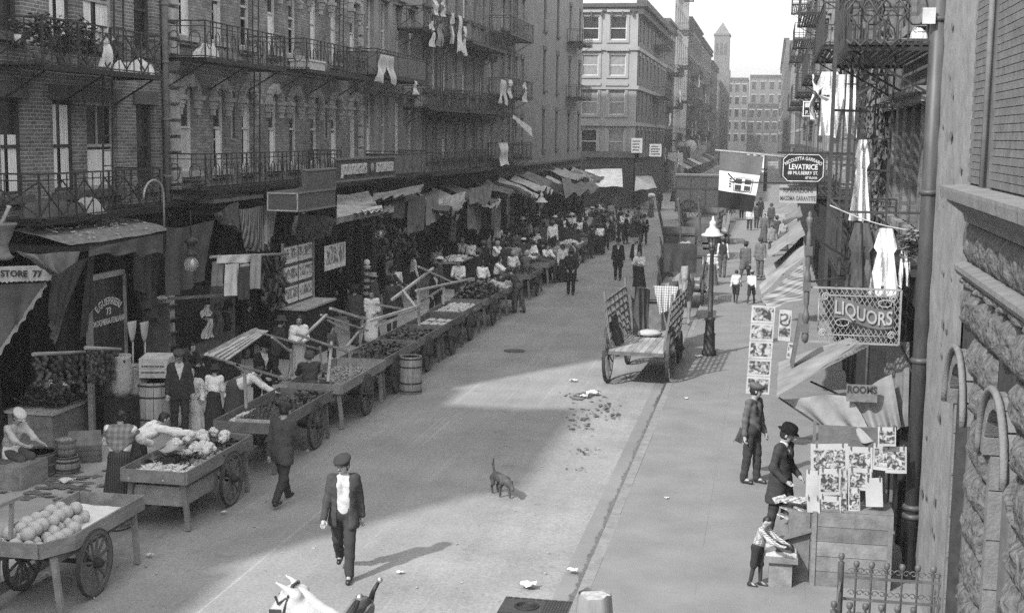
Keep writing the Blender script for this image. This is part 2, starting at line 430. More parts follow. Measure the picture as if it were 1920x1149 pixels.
CURT = mat(.75, rough=.95, ns=4, na=.25, stretch=(6, 6, .5), key='curtain')
CURT2 = mat(.5, rough=.95, ns=4, na=.3, stretch=(6, 6, .5), key='curtain')
def window(F, par, w, depth=.2, frame=FRAME_M, curtain=None, opened=0.0, bars=0, sill=None, lintel=None, sillm=None, lintm=None, detail=True):
    a0, a1, z0, z1 = w; W_, H_ = a1 - a0, z1 - z0; d = -depth + .03; t = min(.07, W_ * .08)
    m = MB()
    F.box(m, a0, a0 + t, z0, z1, d, d + .07); F.box(m, a1 - t, a1, z0, z1, d, d + .07)
    F.box(m, a0 + t, a1 - t, z1 - t, z1, d, d + .07); F.box(m, a0 + t, a1 - t, z0, z0 + t, d, d + .07)
    zm = z0 + H_ * .5
    wo = m.build('window', frame, par, True)
    if detail:
        m = MB(); F.box(m, a0 + t, a1 - t, zm - .03, zm + .03, d + .01, d + .06)
        for k_ in range(bars):
            x = a0 + W_ * (k_ + 1) / (bars + 1); F.box(m, x - .015, x + .015, zm + .03, z1 - t, d + .005, d + .045)
        lo = z0 + t + opened * H_ * .4
        m.build('sash', frame, wo, True)
        m = MB(); F.box(m, a0 + t, a1 - t, lo, lo + .05, d - .03, d + .004); m.build('lower_rail', frame, wo, True)
    m = MB(); m.add([F(a0 + t, zm, d + .012), F(a1 - t, zm, d + .012), F(a1 - t, z1 - t, d + .012), F(a0 + t, z1 - t, d + .012)], [(0, 1, 2, 3)])
    lo = z0 + t + opened * H_ * .4
    if lo < zm - .05: m.add([F(a0 + t, lo, d - .004), F(a1 - t, lo, d - .004), F(a1 - t, zm, d - .004), F(a0 + t, zm, d - .004)], [(0, 1, 2, 3)])
    m.build('pane', GLASS if random.random() < .5 else GLASSD, wo, True)
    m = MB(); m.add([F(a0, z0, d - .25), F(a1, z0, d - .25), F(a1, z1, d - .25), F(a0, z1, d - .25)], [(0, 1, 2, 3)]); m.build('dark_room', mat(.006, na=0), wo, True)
    if curtain is not None:
        cm, hh, lft = curtain; m = MB(); cz0 = z0 + t; cz1 = z0 + H_ * hh
        for (c0, c1) in (((a0 + t, a0 + W_ * .42), (a0 + W_ * .58, a1 - t)) if lft == 2 else ((a0 + t, a1 - t),)):
            m.surf(lambda u, v: F(c0 + (c1 - c0) * u, cz0 + (cz1 - cz0) * v, d + .022 + .008 * math.sin(u * 26)), 18, 2)
        m.build('curtain', cm, wo, True)
    if sill:
        m = MB(); F.box(m, a0 - .12, a1 + .12, z0 - sill, z0, -.03, .12); m.build('sill', sillm, wo, True)
    if lintel:
        m = MB(); F.box(m, a0 - .14, a1 + .14, z1, z1 + lintel, -.03, .05); m.build('lintel', lintm, wo, True)
    return wo
BLIND = mat(.2, rough=.95, ns=4, na=.2, key='blind')
def rcurt(p=.6):
    r = random.random()
    if r > p: return None
    return (random.choice((CURT, CURT2, CURT)), random.choice((.45, .5, .9, .5)), random.choice((1, 2)))
def building(name, label, F, a0, a1, ztop, depth, wallm, wins, z0=4.3, cornice=None, group=None, sidem=None, inset=.01):
    c = F((a0 + a1) / 2, 0, -.5)
    t = thing(name, label, 'building', c, 0, group)
    m = facade_wall(F, a0, a1, z0, ztop, wins); m.build('wall', wallm, t, True)
    m = MB(); P = [F(a, z, d) for d in (-.45, -depth) for z in (0, ztop - .02) for a in (a0 + .01, a1 - inset)]
    m.add(P, [(0, 1, 3, 2), (4, 6, 7, 5), (2, 3, 7, 6), (0, 2, 6, 4), (1, 5, 7, 3)])
    m.add([F(a0, z0, 0), F(a0, ztop, 0), F(a0, ztop, -.45), F(a0, z0, -.45)], [(0, 1, 2, 3)])
    m.add([F(a1, z0, 0), F(a1, ztop, 0), F(a1, ztop, -.45), F(a1, z0, -.45)], [(0, 1, 2, 3)])
    m.build('side_wall', sidem or wallm, t, True)
    m = MB(); F.box(m, a0, a1, ztop, ztop + .3, -.45, .35); F.box(m, a0, a1, ztop - .35, ztop - .003, 0.003, .2)
    n = int((a1 - a0) / .8)
    for i in range(n):
        x = a0 + (i + .5) * (a1 - a0) / n; F.box(m, x - .07, x + .07, ztop - .7, ztop - .353, .003, .3)
    m.build('cornice', cornice or FRAME_D, t, True)
    return t
FL = Fac(XL, 'L'); FR = Fac(XR, 'R')
BRICKA = brickmat(.16, .4, 'Y', key='a'); BRICKB = brickmat(.25, .14, 'Y', key='b'); BROWN = mat(.26, ns=1.2, na=.25, bump=.3, bs=20, key='brownstone')
BRICKD = brickmat(.19, .25, 'Y', key='d'); STONE_D = mat(.10, ns=3, na=.3, bump=.4, bs=14, key='stone'); STONE_M = mat(.19, ns=3, na=.3, bump=.4, bs=14, key='stone')
PLAIN = mat(.19, ns=.8, na=.22, bump=.3, bs=14, key='plain')
def win_px(px0, px1, z0, z1, X=XL):
    a = gx(px0, 300, X).y; b_ = gx(px1, 300, X).y; return (a, b_, z0, z1)
# --- building A : dark brick with flat lintels
wA = []
for (x0, x1) in ((-62, -18), (2, 47), (101, 144), (164, 222), (257, 291)):
    for f in range(4): wA.append(win_px(x0, x1, 4.75 + 2.98 * f, 6.55 + 2.98 * f))
yA1 = gx(303, 200, XL).y
tA = building('tenement', 'dark brick tenement with flat stone lintels and plant tub balconies', FL, 19.0, yA1, 16.2, 12, BRICKA, wA, cornice=FRAME_D)
cA = {0: (CURT, .55, 1), 1: (CURT, .75, 2), 2: (CURT2, .55, 2), 3: (CURT2, .4, 2)}
for i, w in enumerate(wA):
    f = i % 4; c = i // 4
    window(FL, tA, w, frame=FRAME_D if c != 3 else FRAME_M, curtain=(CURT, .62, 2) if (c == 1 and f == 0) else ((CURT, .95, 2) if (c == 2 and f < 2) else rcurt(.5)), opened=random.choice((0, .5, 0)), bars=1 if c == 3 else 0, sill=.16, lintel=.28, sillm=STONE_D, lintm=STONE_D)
# --- building B : gothic hoods and quoins
wB = []; cB = [gx(355 + 0, 250, XL).y]
cB = [gx(x, 250, XL).y for x in (352, 412, 464, 513, 551, 590, 628, 663)]
yB0, yB1 = gx(316, 200, XL).y, gx(676, 200, XL).y
for y in cB:
    for f in range(4):
        b0 = 5.0 + 3.2 * f
        wB.append((y - .38, y + .38, b0, b0 + 2.12))
tB = building('tenement', 'brick tenement with pointed arched window hoods and block quoins at its edges', FL, yB0, yB1, 17.6, 12, BRICKB, wB)
HOOD = mat(.36, ns=3, na=.3, bump=.3, bs=14, key='stone')
def hood(y, zs, w=.38):
    out = []
    for k_ in range(9):
        t = k_ / 8; a = PI * t; yy = y - (w + .10) * math.cos(a); zz = zs + .30 * math.sin(a) ** .8 + (.10 * (1 - abs(2 * t - 1)))
        out.append((yy, zz))
    return out
for i, w in enumerate(wB):
    y = (w[0] + w[1]) / 2; f = i % 4
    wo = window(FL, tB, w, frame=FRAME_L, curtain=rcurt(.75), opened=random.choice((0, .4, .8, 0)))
    if f < 3:
        ar = hood(y, w[3] - .38); m = MB()
        for q0, q1 in zip(ar[:-1], ar[1:]):
            m.bar(FL(q0[0], q0[1] + .06, .06), FL(q1[0], q1[1] + .06, .06), .16, .16, up=(1, 0, 0))
        FL.box(m, y - .07, y + .07, ar[4][1] - .12, ar[4][1] + .17, -.02, .19)
        for s_ in (-1, 1):
            x = y + s_ * (.38 + .12); z = w[3] - .38
            FL.box(m, x - .13, x + .13, z - .02, z + .08, -.02, .20)
            FL.box(m, x - .09, x + .09, z - .13, z - .021, -.02, .15); FL.box(m, x - .10, x + .10, z - .22, z - .131, -.02, .12); FL.box(m, x - .05, x + .05, z - .38, z - .221, -.02, .10)
        m.build('hood', HOOD, wo, True)
        m = MB()
        for s_ in (-1, 1):
            pts = [q for q in ar if (q[0] - y) * s_ >= -1e-6]
            if s_ < 0: pts = pts[::-1]
            pts = [(min(max(a, w[0]), w[1]), z) for a, z in sorted(pts, key=lambda q: abs(q[0] - y))]
            lst = [FL(a, z - .01, -.02) for a, z in pts] + [FL(y + s_ * .38, w[3], -.02), FL(y, w[3], -.02)]
            m.add(lst, [tuple(range(len(lst)))])
        m.build('arch_infill', BRICKB, wo, True)
    m = MB(); FL.box(m, w[0] - .16, w[1] + .16, w[2] - .12, w[2], -.03, .16); FL.box(m, w[0] - .1, w[1] + .1, w[2] - .2, w[2] - .121, -.03, .09)
    m.build('sill', HOOD, wo, True)
QU = mat(.36, ns=4, na=.35, bump=.4, bs=14, key='stone')
for y, wd in ((yB0 + .22, .22), (yB1 - .12, .16)):
    z = 4.35; i = 0
    while z < 17:
        m = MB()
        P = [FL(y + a * wd, z + b_ * .34, d) for d, k_ in ((.0, 1.0), (.13, .8)) for b_, a in ((0, -1), (0, 1), (1, 1), (1, -1))]
        m.add([FL(y - wd, z, .002), FL(y + wd, z, .002), FL(y + wd, z + .33, .002), FL(y - wd, z + .33, .002), FL(y - wd, z + .03, .1), FL(y + wd, z + .03, .1), FL(y + wd * .9, z + .3, .1), FL(y - wd * .9, z + .3, .1)],
              [(4, 5, 6, 7), (0, 1, 5, 4), (1, 2, 6, 5), (2, 3, 7, 6), (3, 0, 4, 7)])
        m.build('quoin', QU, tB, True); z += .375
# slim empty poster frames between windows
for y in ((cB[1] + cB[2]) / 2 - .1, (cB[5] + cB[6]) / 2):
    m = MB(); FL.box(m, y - .12, y + .12, 5.75, 7.05, .0, .04); o = m.build('shutter_panel', FRAME_M, tB, True)
    m = MB(); FL.box(m, y - .08, y + .08, 5.8, 7.0, .041, .05); m.build('panel_inset', mat(.05, key='p'), o, True)
# --- building C : brownstone with flat hoods
cC = [gx(x, 250, XL).y for x in (692, 719, 745, 769)]
yC0, yC1 = yB1, gx(792, 200, XL).y
wC = [(y - .42, y + .42, 5.2 + 3.35 * f, 7.3 + 3.35 * f) for y in cC for f in range(4)]
tC = building('tenement', 'smooth brownstone tenement of four window bays with flat moulded hoods', FL, yC0, yC1, 18.0, 12, BROWN, wC)
for w in wC:
    wo = window(FL, tC, w, frame=FRAME_L, curtain=rcurt(.6), opened=random.choice((0, .4, .8)))
    m = MB(); FL.box(m, w[0] - .2, w[1] + .2, w[3] + .14, w[3] + .26, -.02, .26); FL.box(m, w[0] - .16, w[1] + .16, w[3] + .0, w[3] + .139, -.02, .15)
    for s_ in (w[0] - .12, w[1] + .02): FL.box(m, s_, s_ + .1, w[2], w[3] - .001, -.02, .05)
    FL.box(m, w[0] - .18, w[1] + .18, w[2] - .14, w[2], -.03, .16); m.build('surround', BROWN, wo, True)
# --- building D : brick with continuous lintel cornices
cD = [gx(x, 250, XL).y for x in (797, 815, 834, 852, 870, 886, 903, 920)]
yD0, yD1 = yC1, gx(929, 200, XL).y
wD = [(y - .4, y + .4, z0, z1) for y in cD for z0, z1 in ((4.95, 6.75), (7.75, 9.75), (11.1, 13.1), (14.4, 16.2))]
tD = building('tenement', 'wide brick tenement with long moulded bands above each window row', FL, yD0, yD1, 18.6, 12, BRICKD, wD)
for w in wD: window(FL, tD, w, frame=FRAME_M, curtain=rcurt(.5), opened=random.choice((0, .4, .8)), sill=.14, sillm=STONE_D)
for z in (6.95, 10.0, 13.35):
    m = MB(); FL.box(m, yD0 + .1, yD1 - .1, z, z + .22, .002, .28); FL.box(m, yD0 + .1, yD1 - .1, z - .16, z - .002, .002, .16)
    for y in cD:
        for s_ in (-.5, .5): FL.box(m, y + s_ - .07, y + s_ + .07, z - .45, z - .162, .002, .2)
    m.build('band', STONE_D, tD, True)
# --- building E, F
cE = [gx(x, 250, XL).y for x in (941, 953, 966, 978)]
yE0, yE1 = yD1, gx(988, 200, XL).y
wE = [(y - .42, y + .42, 4.9 + 3.25 * f, 6.9 + 3.25 * f) for y in cE for f in range(4)]
tE = building('tenement', 'narrow brick tenement hung with iron balconies beside the tall plain wall', FL, yE0, yE1, 18.9, 12, BRICKD, wE)
for w in wE: window(FL, tE, w, frame=FRAME_M, curtain=rcurt(.4), opened=random.choice((0, .4)), sill=.14, sillm=STONE_D, lintel=.22, lintm=STONE_D, detail=False)
yF0, yF1 = yE1, 98.0
cF = [gx(x, 250, XL).y for x in (1019, 1043, 1066, 1084)]
wF = [(y - .45, y + .45, 5.1 + 3.6 * f, 7.5 + 3.6 * f) for y in cF for f in range(4)]
tF = building('tenement', 'tall plain corner tenement wall with few slender windows', FL, yF0, yF1, 20.5, 14, PLAIN, wF)
for w in wF: window(FL, tF, w, frame=FRAME_D, curtain=rcurt(.3), sill=.16, sillm=STONE_D, lintel=.25, lintm=STONE_D, detail=False)
# off to the left, out of the frame: the block goes on and shades the street
for y0, y1, h, lb in ((12.2, 19.0, 10.6, 'low brick house next to the drug store building'), (5.5, 12.2, 15.7, 'dark brick tenement beyond the low brick house'), (-26, 5.5, 10.5, 'long low brick row at the street start')):
    ww = [(y0 + 1 + i * 1.7 - .4, y0 + 1 + i * 1.7 + .4, 4.9 + 3.1 * f, 6.8 + 3.1 * f) for i in range(int((y1 - y0 - 1.2) / 1.7)) for f in range(int((h - 4.5) / 3.1))]
    t = building('tenement', lb, FL, y0, y1, h, 11, BRICKA, ww, z0=0)
    for w in ww: window(FL, t, w, detail=False)
# ------------------------------------------------------------------ far block, left
XG = -10.9
GREY1 = mat(.24, ns=1, na=.12, bump=.2, bs=10, key='far'); GREY2 = mat(.1, ns=1, na=.2, key='far'); GREY3 = mat(.055, ns=1, na=.25, key='far'); GREYW = mat(.42, ns=.5, na=.08, key='far')  # GREY2 and GREY3 darkened: the far left block's shade put into its tone
FG = Fac(109.5, 'F'); FGS = Fac(XG, 'L')
colsG = [gy(x, 200, 109.5).x for x in (1060, 1109, 1160)]
zG = [(gy(1109, y1, 109.5).z, gy(1109, y0, 109.5).z) for y0, y1 in ((243, 287), (168, 215), (103, 142), (31, 76))]
xG0 = gy(1020, 200, 109.5).x
wG = [(x - .85, x + .85 - .35, a, b_) for x in colsG for a, b_ in zG]
ztG = gy(1170, 14, 109.5).z
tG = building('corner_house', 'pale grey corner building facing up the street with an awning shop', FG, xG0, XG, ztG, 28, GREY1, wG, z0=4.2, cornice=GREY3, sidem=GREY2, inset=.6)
for w in wG:
    wo = window(FG, tG, w, frame=mat(.5, key='paint'), curtain=(BLIND, .98, 1) if random.random() < .6 else None, opened=random.choice((0, .6)))
    m = MB(); FG.box(m, w[0] - .25, w[1] + .25, w[3] + .3, w[3] + .5, -.02, .25); FG.box(m, w[0] - .22, w[0] - .003, w[2], w[3] + .1, -.02, .08); FG.box(m, w[1] + .003, w[1] + .22, w[2], w[3] + .1, -.02, .08); FG.box(m, w[0] - .22, w[1] + .22, w[2] - .2, w[2] - .003, -.02, .1)
    m.build('surround', GREY1, wo, True)
for z in (zG[1][0] - .9, zG[2][0] - 1.1, zG[3][0] - .8):
    m = MB(); FG.box(m, xG0, XG + .1, z, z + .3, .002, .15); FGS.box(m, 109.36, 138.5, z, z + .3, .002, .15); m.build('string_course', GREY1, tG, True)
wGS = [(y - .5, y + .5, a, b_) for y in (111.5, 114.5, 118.5, 122, 126, 130, 134, 137) for a, b_ in zG]
m = facade_wall(FGS, 109.5, 139, 4.2, ztG, wGS); m.build('street_wall', GREY2, tG, True)  # street side painted darker than the front, its shade put into the grey
for w in wGS: window(FGS, tG, w, frame=GREY1, curtain=rcurt(.5), detail=False, lintel=.3, lintm=GREY1)
m = MB(); FGS.box(m, 108.8, 139, ztG, ztG + .5, -.1, .75); FGS.box(m, 109.0, 139, ztG - .6, ztG - .003, .002, .45); m.build('street_cornice', GREY3, tG, True)
def far_house(label, x_or_f, a0, a1, zt, depth, wm, ncol, nfl, name='tenement', side='L', z0=0, cor=GREY3, skip=0):
    F = Fac(x_or_f, side); sp = (a1 - a0) / ncol; fh = (zt - 5) / nfl
    ww = [(a0 + sp * (i + .5) - min(.55, sp * .28), a0 + sp * (i + .5) + min(.55, sp * .28), 4.8 + fh * f, 4.8 + fh * f + min(2.1, fh * .62)) for i in range(ncol) for f in range(nfl)]
    t = building(name, label, F, a0, a1, zt, depth, wm, ww, z0=z0, cornice=cor)
    for w in ww: window(F, t, w, frame=GREY2, detail=False, lintel=.25, lintm=GREY1)
    return t
far_house('narrow four storey house next to the pale grey corner building', XG, 139, 151, gx(1262, 52, XG).z, 10, GREY2, 5, 4)
far_house('very tall white walled tenement rising over the far street', XG - .1, 151, 176, 32, 9, GREYW, 7, 8)
far_house('dark far tenement below the tall white wall', XG, 176, 205, 21, 10, GREY3, 8, 5)
far_house('grey far tenement with a light end wall', XG, 205, 240, 20.5, 10, GREY2, 9, 6)
far_house('low dark far tenement near the pointed tower', XG, 240, 268, 19, 10, GREY3, 7, 4)
far_house('grey tenement beyond the pointed tower', XG, 276, 330, 17, 10, GREY2, 10, 4)
tw = thing('roof_tower', 'square tower with a pyramid roof above the far tenements', 'tower', (-11.0, 290, 0))
m = MB(); m.bx(-1.55, 1.55, -3, 3, 0, 27); m.build('shaft', GREY2, tw); m = MB(); m.bx(-1.85, 1.85, -3.3, 3.3, 0, 20); m.build('lower_shaft', GREY2, tw)
m = MB(); m.bx(-1.75, 1.75, -3.2, 3.2, 27, 27.4); m.lathe([(2.3, 27.4), (1e-4, 30)], 4, m=Matrix.Rotation(PI / 4, 3, 'Z'), smooth=False); m.build('roof', GREY2, tw)
for k_ in range(3):
    m = MB(); m.bx(-1.2 + k_ * .9, -.7 + k_ * .9, -3.06, -2.9, 23, 25.5); m.build('louver', GREY3, tw)
# far right block and the closing row
far_house('hazy far brick row on the sunny side', XR + .4, 109.6, 150, 13.6, 10, GREY2, 10, 3, side='R')
far_house('hazy far tenement with a heavy cornice on the sunny side', XR + .3, 150, 200, 16.5, 10, GREY1, 12, 4, side='R')
far_house('hazy far tenement at the bend on the sunny side', XR - .5, 200, 290, 20, 10, GREY2, 16, 5, side='R')
far_house('distant pale building closing the street, with two dark seams', 345, -13.5, -6.2, 20.5, 10, GREY2, 4, 5, side='F')
far_house('distant lower dark house front closing the street', 338, -6.0, 1.5, 14, 10, GREY3, 4, 3, side='F')
far_house('distant tall block behind the lower house front', 362, -6.2, 3.0, 22, 10, GREY2, 4, 5, side='F')
# ------------------------------------------------------------------ figures: signed distance bodies meshed with surface nets
def V3(*a): return np.array(a, dtype=np.float64)
def mesh_sdf(prims, res, k=.03, post=None, pad=.03):
    lo = np.full(3, 1e9); hi = -lo
    for p in prims:
        if p[0] == 'c':
            r = max(p[3], p[4]); lo = np.minimum(lo, np.minimum(p[1], p[2]) - r); hi = np.maximum(hi, np.maximum(p[1], p[2]) + r)
        else:
            r = max(p[2]); lo = np.minimum(lo, p[1] - r); hi = np.maximum(hi, p[1] + r)
    lo = lo - pad - res; hi = hi + pad + res
    n = np.maximum(np.ceil((hi - lo) / res).astype(int) + 1, 4)
    ax = [lo[i] + res * np.arange(n[i]) for i in range(3)]
    X, Y, Z = np.meshgrid(*ax, indexing='ij')
    P = np.stack([X, Y, Z], -1).reshape(-1, 3).astype(np.float32)
    D = np.full(len(P), 1.0, np.float32)
    for p in prims:
        if p[0] == 'c':
            a, b = p[1].astype(np.float32), p[2].astype(np.float32); r = max(p[3], p[4]) + max(.08, 2 * k)
            ix = np.where(np.all((P > np.minimum(a, b) - r) & (P < np.maximum(a, b) + r), 1))[0]
            Q = P[ix]; ba = b - a; bb = max(float(ba @ ba), 1e-9); t = np.clip(((Q - a) @ ba) / bb, 0, 1)
            d = np.linalg.norm(Q - a - t[:, None] * ba, axis=1) - (p[3] + (p[4] - p[3]) * t)
        else:
            r = max(p[2]) + max(.08, 2 * k); c = p[1].astype(np.float32)
            ix = np.where(np.all((P > c - r) & (P < c + r), 1))[0]
            Q = P[ix] - c
            if p[3] is not None: Q = Q @ p[3].astype(np.float32)
            rr = np.array(p[2], np.float32); q = Q / rr; l0 = np.linalg.norm(q, axis=1); l1 = np.linalg.norm(q / rr, axis=1)
            d = l0 * (l0 - 1) / np.maximum(l1, 1e-6)
        sub = len(p) > 4 and p[-1] == 'sub'
        D0 = D[ix]
        if sub: D[ix] = np.maximum(D0, -d)
        else:
            h = np.clip(.5 + .5 * (d - D0) / k, 0, 1); D[ix] = d + (D0 - d) * h - k * h * (1 - h)
    if post is not None: D = post(P, D)
    return surface_nets(D.reshape(n), lo, res)
def surface_nets(D, lo, res):
    s = D < 0
    nx, ny, nz_ = D.shape
    cnt = np.zeros((nx - 1, ny - 1, nz_ - 1), np.int8); cor = []
    for i in (0, 1):
        for j in (0, 1):
            for k in (0, 1):
                cnt += s[i:nx - 1 + i, j:ny - 1 + j, k:nz_ - 1 + k]
    act = (cnt > 0) & (cnt < 8)
    idx = np.argwhere(act)
    if len(idx) == 0: return np.zeros((0, 3)), np.zeros((0, 4), int)
    vid = np.full(act.shape, -1, np.int64); vid[act] = np.arange(len(idx))
    acc = np.zeros((len(idx), 3)); num = np.zeros(len(idx))
    I = idx
    for ax in range(3):
        o = [a for a in range(3) if a != ax]
        for u in (0, 1):
            for v in (0, 1):
                off0 = np.zeros(3, int); off0[o[0]] = u; off0[o[1]] = v; off1 = off0.copy(); off1[ax] = 1
                a = D[tuple((I + off0).T)]; b = D[tuple((I + off1).T)]
                m = (a < 0) != (b < 0)
                t = np.where(m, a / np.where(m, a - b, 1), 0)
                p = off0[None, :].astype(float).repeat(len(I), 0); p[:, ax] = t
                acc[m] += p[m]; num[m] += 1
    V = lo + res * (I + acc / num[:, None])
    Fs = []
    for ax in range(3):
        o1, o2 = (ax + 1) % 3, (ax + 2) % 3
        sl0 = [slice(1, -1)] * 3; sl1 = [slice(1, -1)] * 3
        sl0[ax] = slice(0, D.shape[ax] - 1); sl1[ax] = slice(1, D.shape[ax])
        a = s[tuple(sl0)]; b = s[tuple(sl1)]
        c = np.argwhere(a != b)
        if len(c) == 0: continue
        base = c.copy(); base[:, o1] += 1; base[:, o2] += 1
        def g(d1, d2):
            q = base.copy(); q[:, o1] += d1; q[:, o2] += d2; return vid[tuple(q.T)]
        f = np.stack([g(-1, -1), g(0, -1), g(0, 0), g(-1, 0)], 1)
        fl = ~a[tuple(c.T)]; f[fl] = f[fl][:, ::-1]
        Fs.append(f)
    F = np.concatenate(Fs); F = F[(F >= 0).all(1)]
    return V, F
def np_mesh(name, V, F, m, smooth=True):
    me = bpy.data.meshes.new(name); me.vertices.add(len(V)); me.vertices.foreach_set('co', np.asarray(V, np.float32).ravel())
    me.loops.add(F.size); me.loops.foreach_set('vertex_index', F.astype(np.int32).ravel())
    me.polygons.add(len(F)); me.polygons.foreach_set('loop_start', np.arange(0, F.size, 4, dtype=np.int32)); me.polygons.foreach_set('loop_total', np.full(len(F), 4, np.int32))
    me.polygons.foreach_set('use_smooth', np.full(len(F), smooth)); me.update(calc_edges=True); me.validate()
    if m is not None: me.materials.append(m)
    return me
def C(a, b, ra, rb=None): return ('c', np.array(a, float), np.array(b, float), ra, ra if rb is None else rb)
def E(c, r, m=None): return ('e', np.array(c, float), r, m)
SKIN = mat(.32, rough=.6, ns=9, na=.12, key='skin'); SKIND = mat(.24, rough=.6, ns=9, na=.12, key='skin')
HAIRD = mat(.018, rough=.5, ns=20, na=.4, key='hair'); HAIRG = mat(.3, rough=.6, ns=20, na=.3, key='hair')
LEATHER = mat(.02, rough=.4, ns=12, na=.4, spec=.5, key='shoe')
def wrinkle(amp, fr, seed):
    def f(P, D):
        x, y, z = P[:, 0] * fr + seed, P[:, 1] * fr + seed * 1.7, P[:, 2] * fr
        w = np.sin(z * 1.9 + 2.2 * np.sin(x * .8 + y * .6)) * .6 + np.sin((x - y) * 1.3 + z * .7) * .4 + .5 * np.sin(z * 3.7 + x * 2.1)
        return D + amp * w
    return f
_pn = [0]
def person(label, pos, rot=0, h=1.7, lean=0, side=0, legs=((6, 4), (-6, 4)), arms=((5, 8, 12, 0), (5, 8, 12, 0)), head=(0, 5), top=('coat', .04), shirt=None,
           bottom=('trousers', .04), hat=('cap', .04), hair='short', hairm=None, extra=(), res=.02, shoes=True, group=None, stache=False, sit=None, skin=None, open_=None, fat=1.0, vest=None, scarf=None):
    """pos: point under the hips. rot 0 faces the camera, 90 faces right, 180 up the street. legs: (swing, knee) of left (+x) and right."""
    _pn[0] += 1; sd = _pn[0] * 1.37
    q = h / 1.7; skin = skin or SKIN; hairm = hairm or HAIRD
    t = thing('person', label, 'person', pos, R(rot), group)
    sx = V3(1, 0, 0)
    shin, thigh, ank = .425 * q, .415 * q, .075 * q
    J = {}
    feet = []
    for i, sgn in enumerate((1, -1)):
        sw, kn = R(legs[i][0]), R(legs[i][1])
        hip = V3(sgn * .085 * q, 0, 0); knee = hip + thigh * V3(sgn * .02, -math.sin(sw), -math.cos(sw)); an = knee + shin * V3(0, -math.sin(sw - kn), -math.cos(sw - kn))
        J[i] = [hip, knee, an]; feet.append(an[2] - ank)
    hz_ = -min(feet) if sit is None else sit
    for i in (0, 1):
        for p in J[i]: p[2] += hz_
    l = R(lean); U = V3(math.sin(R(side)), -math.sin(l), math.cos(l)); U /= np.linalg.norm(U); Fw = V3(0, -math.cos(l), -math.sin(l))
    pel = V3(0, 0, hz_)
    neck = pel + U * .515 * q; chest = pel + U * .36 * q; waist = pel + U * .15 * q
    yaw, pit = R(head[0]), R(head[1])
    hf = V3(math.sin(yaw) * math.cos(pit), -math.cos(yaw) * math.cos(pit), -math.sin(pit)); hr = np.cross(hf, V3(0, 0, 1)); hr /= np.linalg.norm(hr); hu = np.cross(hr, hf)
    hc = neck + U * .06 * q + V3(0, 0, .07 * q) + V3(0, -.02 * q, 0) + hf * .012
    HM = np.stack([hr, hf, hu], 1)
    A = []
    for i, sgn in enumerate((1, -1)):
        sw, ab, el, inw = [R(x) for x in arms[i]]
        sh = pel + U * .455 * q + sx * sgn * .165 * q * fat
        def d_(a, o): return V3(sgn * math.sin(o), -math.sin(a) * math.cos(o), -math.cos(a) * math.cos(o))
        eb = sh + .29 * q * d_(sw + l * .35, ab); wr_ = eb + .25 * q * d_(sw + l * .35 + el, ab - inw)
        A.append((sh, eb, wr_, d_(sw + l * .35 + el + .15, ab - inw - .1)))
    fr = q
    # --- body (one continuous surface)
    B = [E(hc, (.073 * q, .092 * q, .108 * q), HM), E(hc + hf * .03 * q - hu * .055 * q, (.052 * q, .055 * q, .06 * q), HM), C(neck - U * .05, hc - hu * .05 * q - hf * .01, .052 * q, .05 * q),
         C(chest + sx * .07 * q, waist + sx * .05 * q, .072 * q, .065 * q), C(chest - sx * .07 * q, waist - sx * .05 * q, .072 * q, .065 * q), C(waist, pel, .085 * q, .09 * q), C(neck - U * .05 * q + sx * .1 * q, neck - U * .05 * q - sx * .1 * q, .035 * q)]
    if res <= .018:
        B += [C(hc + hf * .088 * q + hu * .015 * q, hc + hf * .112 * q - hu * .018 * q, .010 * q, .014 * q), E(hc + hr * .075 * q - hu * .005, (.012, .02, .03), HM), E(hc - hr * .075 * q - hu * .005, (.012, .02, .03), HM), C(hc + hf * .075 * q + hu * .03 * q + hr * .03, hc + hf * .075 * q + hu * .03 * q - hr * .03, .018 * q)]
    for i in (0, 1):
        sh, eb, w_, hd = A[i]
        B += [C(sh, eb, .045 * q, .038 * q), C(eb, w_, .037 * q, .026 * q), C(w_, w_ + hd * .07 * q, .028 * q, .03 * q)]
        hp, kn, an = J[i]
        B += [C(hp, kn, .075 * q, .05 * q), C(kn, an, .05 * q, .033 * q), C(an, an + V3(0, -.12 * q, -.04 * q), .033 * q, .028 * q)]
    Vb, Fb = mesh_sdf(B, res, .02)
    bm_ = MB()
    for i, sgn in enumerate((1, -1)):
        sh, eb, w_, hd = A[i]; side_ = np.cross(hd, V3(0, -1, .2)); side_ /= max(1e-6, np.linalg.norm(side_)); nrm = np.cross(side_, hd)
        base = w_ + hd * .075 * q
        for k_ in range(4):
            o = (k_ - 1.5) * .018 * q; ln = (.062, .075, .072, .055)[k_] * q
            p0 = base + side_ * o; p1 = p0 + hd * ln * .55 + nrm * .006; p2 = p1 + (hd * .75 - nrm * .6 * sgn) * ln * .5
            bm_.tube([p0, p1, p2], [.0095 * q, .009 * q, .006 * q], 5)
        p0 = w_ + hd * .03 * q + side_ * .025 * q * sgn; bm_.tube([p0, p0 + (side_ * sgn * .7 + hd) * .035 * q, p0 + (side_ * sgn * .4 + hd) * .065 * q], [.011 * q, .010 * q, .007 * q], 5)
    me = np_mesh('body', Vb, Fb, skin)
    fin = bm_.mesh('fin', skin)
    import bmesh
    bb = bmesh.new(); bb.from_mesh(me); bb.from_mesh(fin); bb.to_mesh(me); bb.free(); bpy.data.meshes.remove(fin)
    me.polygons.foreach_set('use_smooth', [True] * len(me.polygons))
    body = link('body', me, t)
    def garment(name, prims, m, k=.03, post=None, r=None):
        V_, F_ = mesh_sdf(prims, r or res, k, post)
        if len(F_): return link(name, np_mesh(name, V_, F_, m), t)
    wr1 = wrinkle(.005 * q, 16, sd)
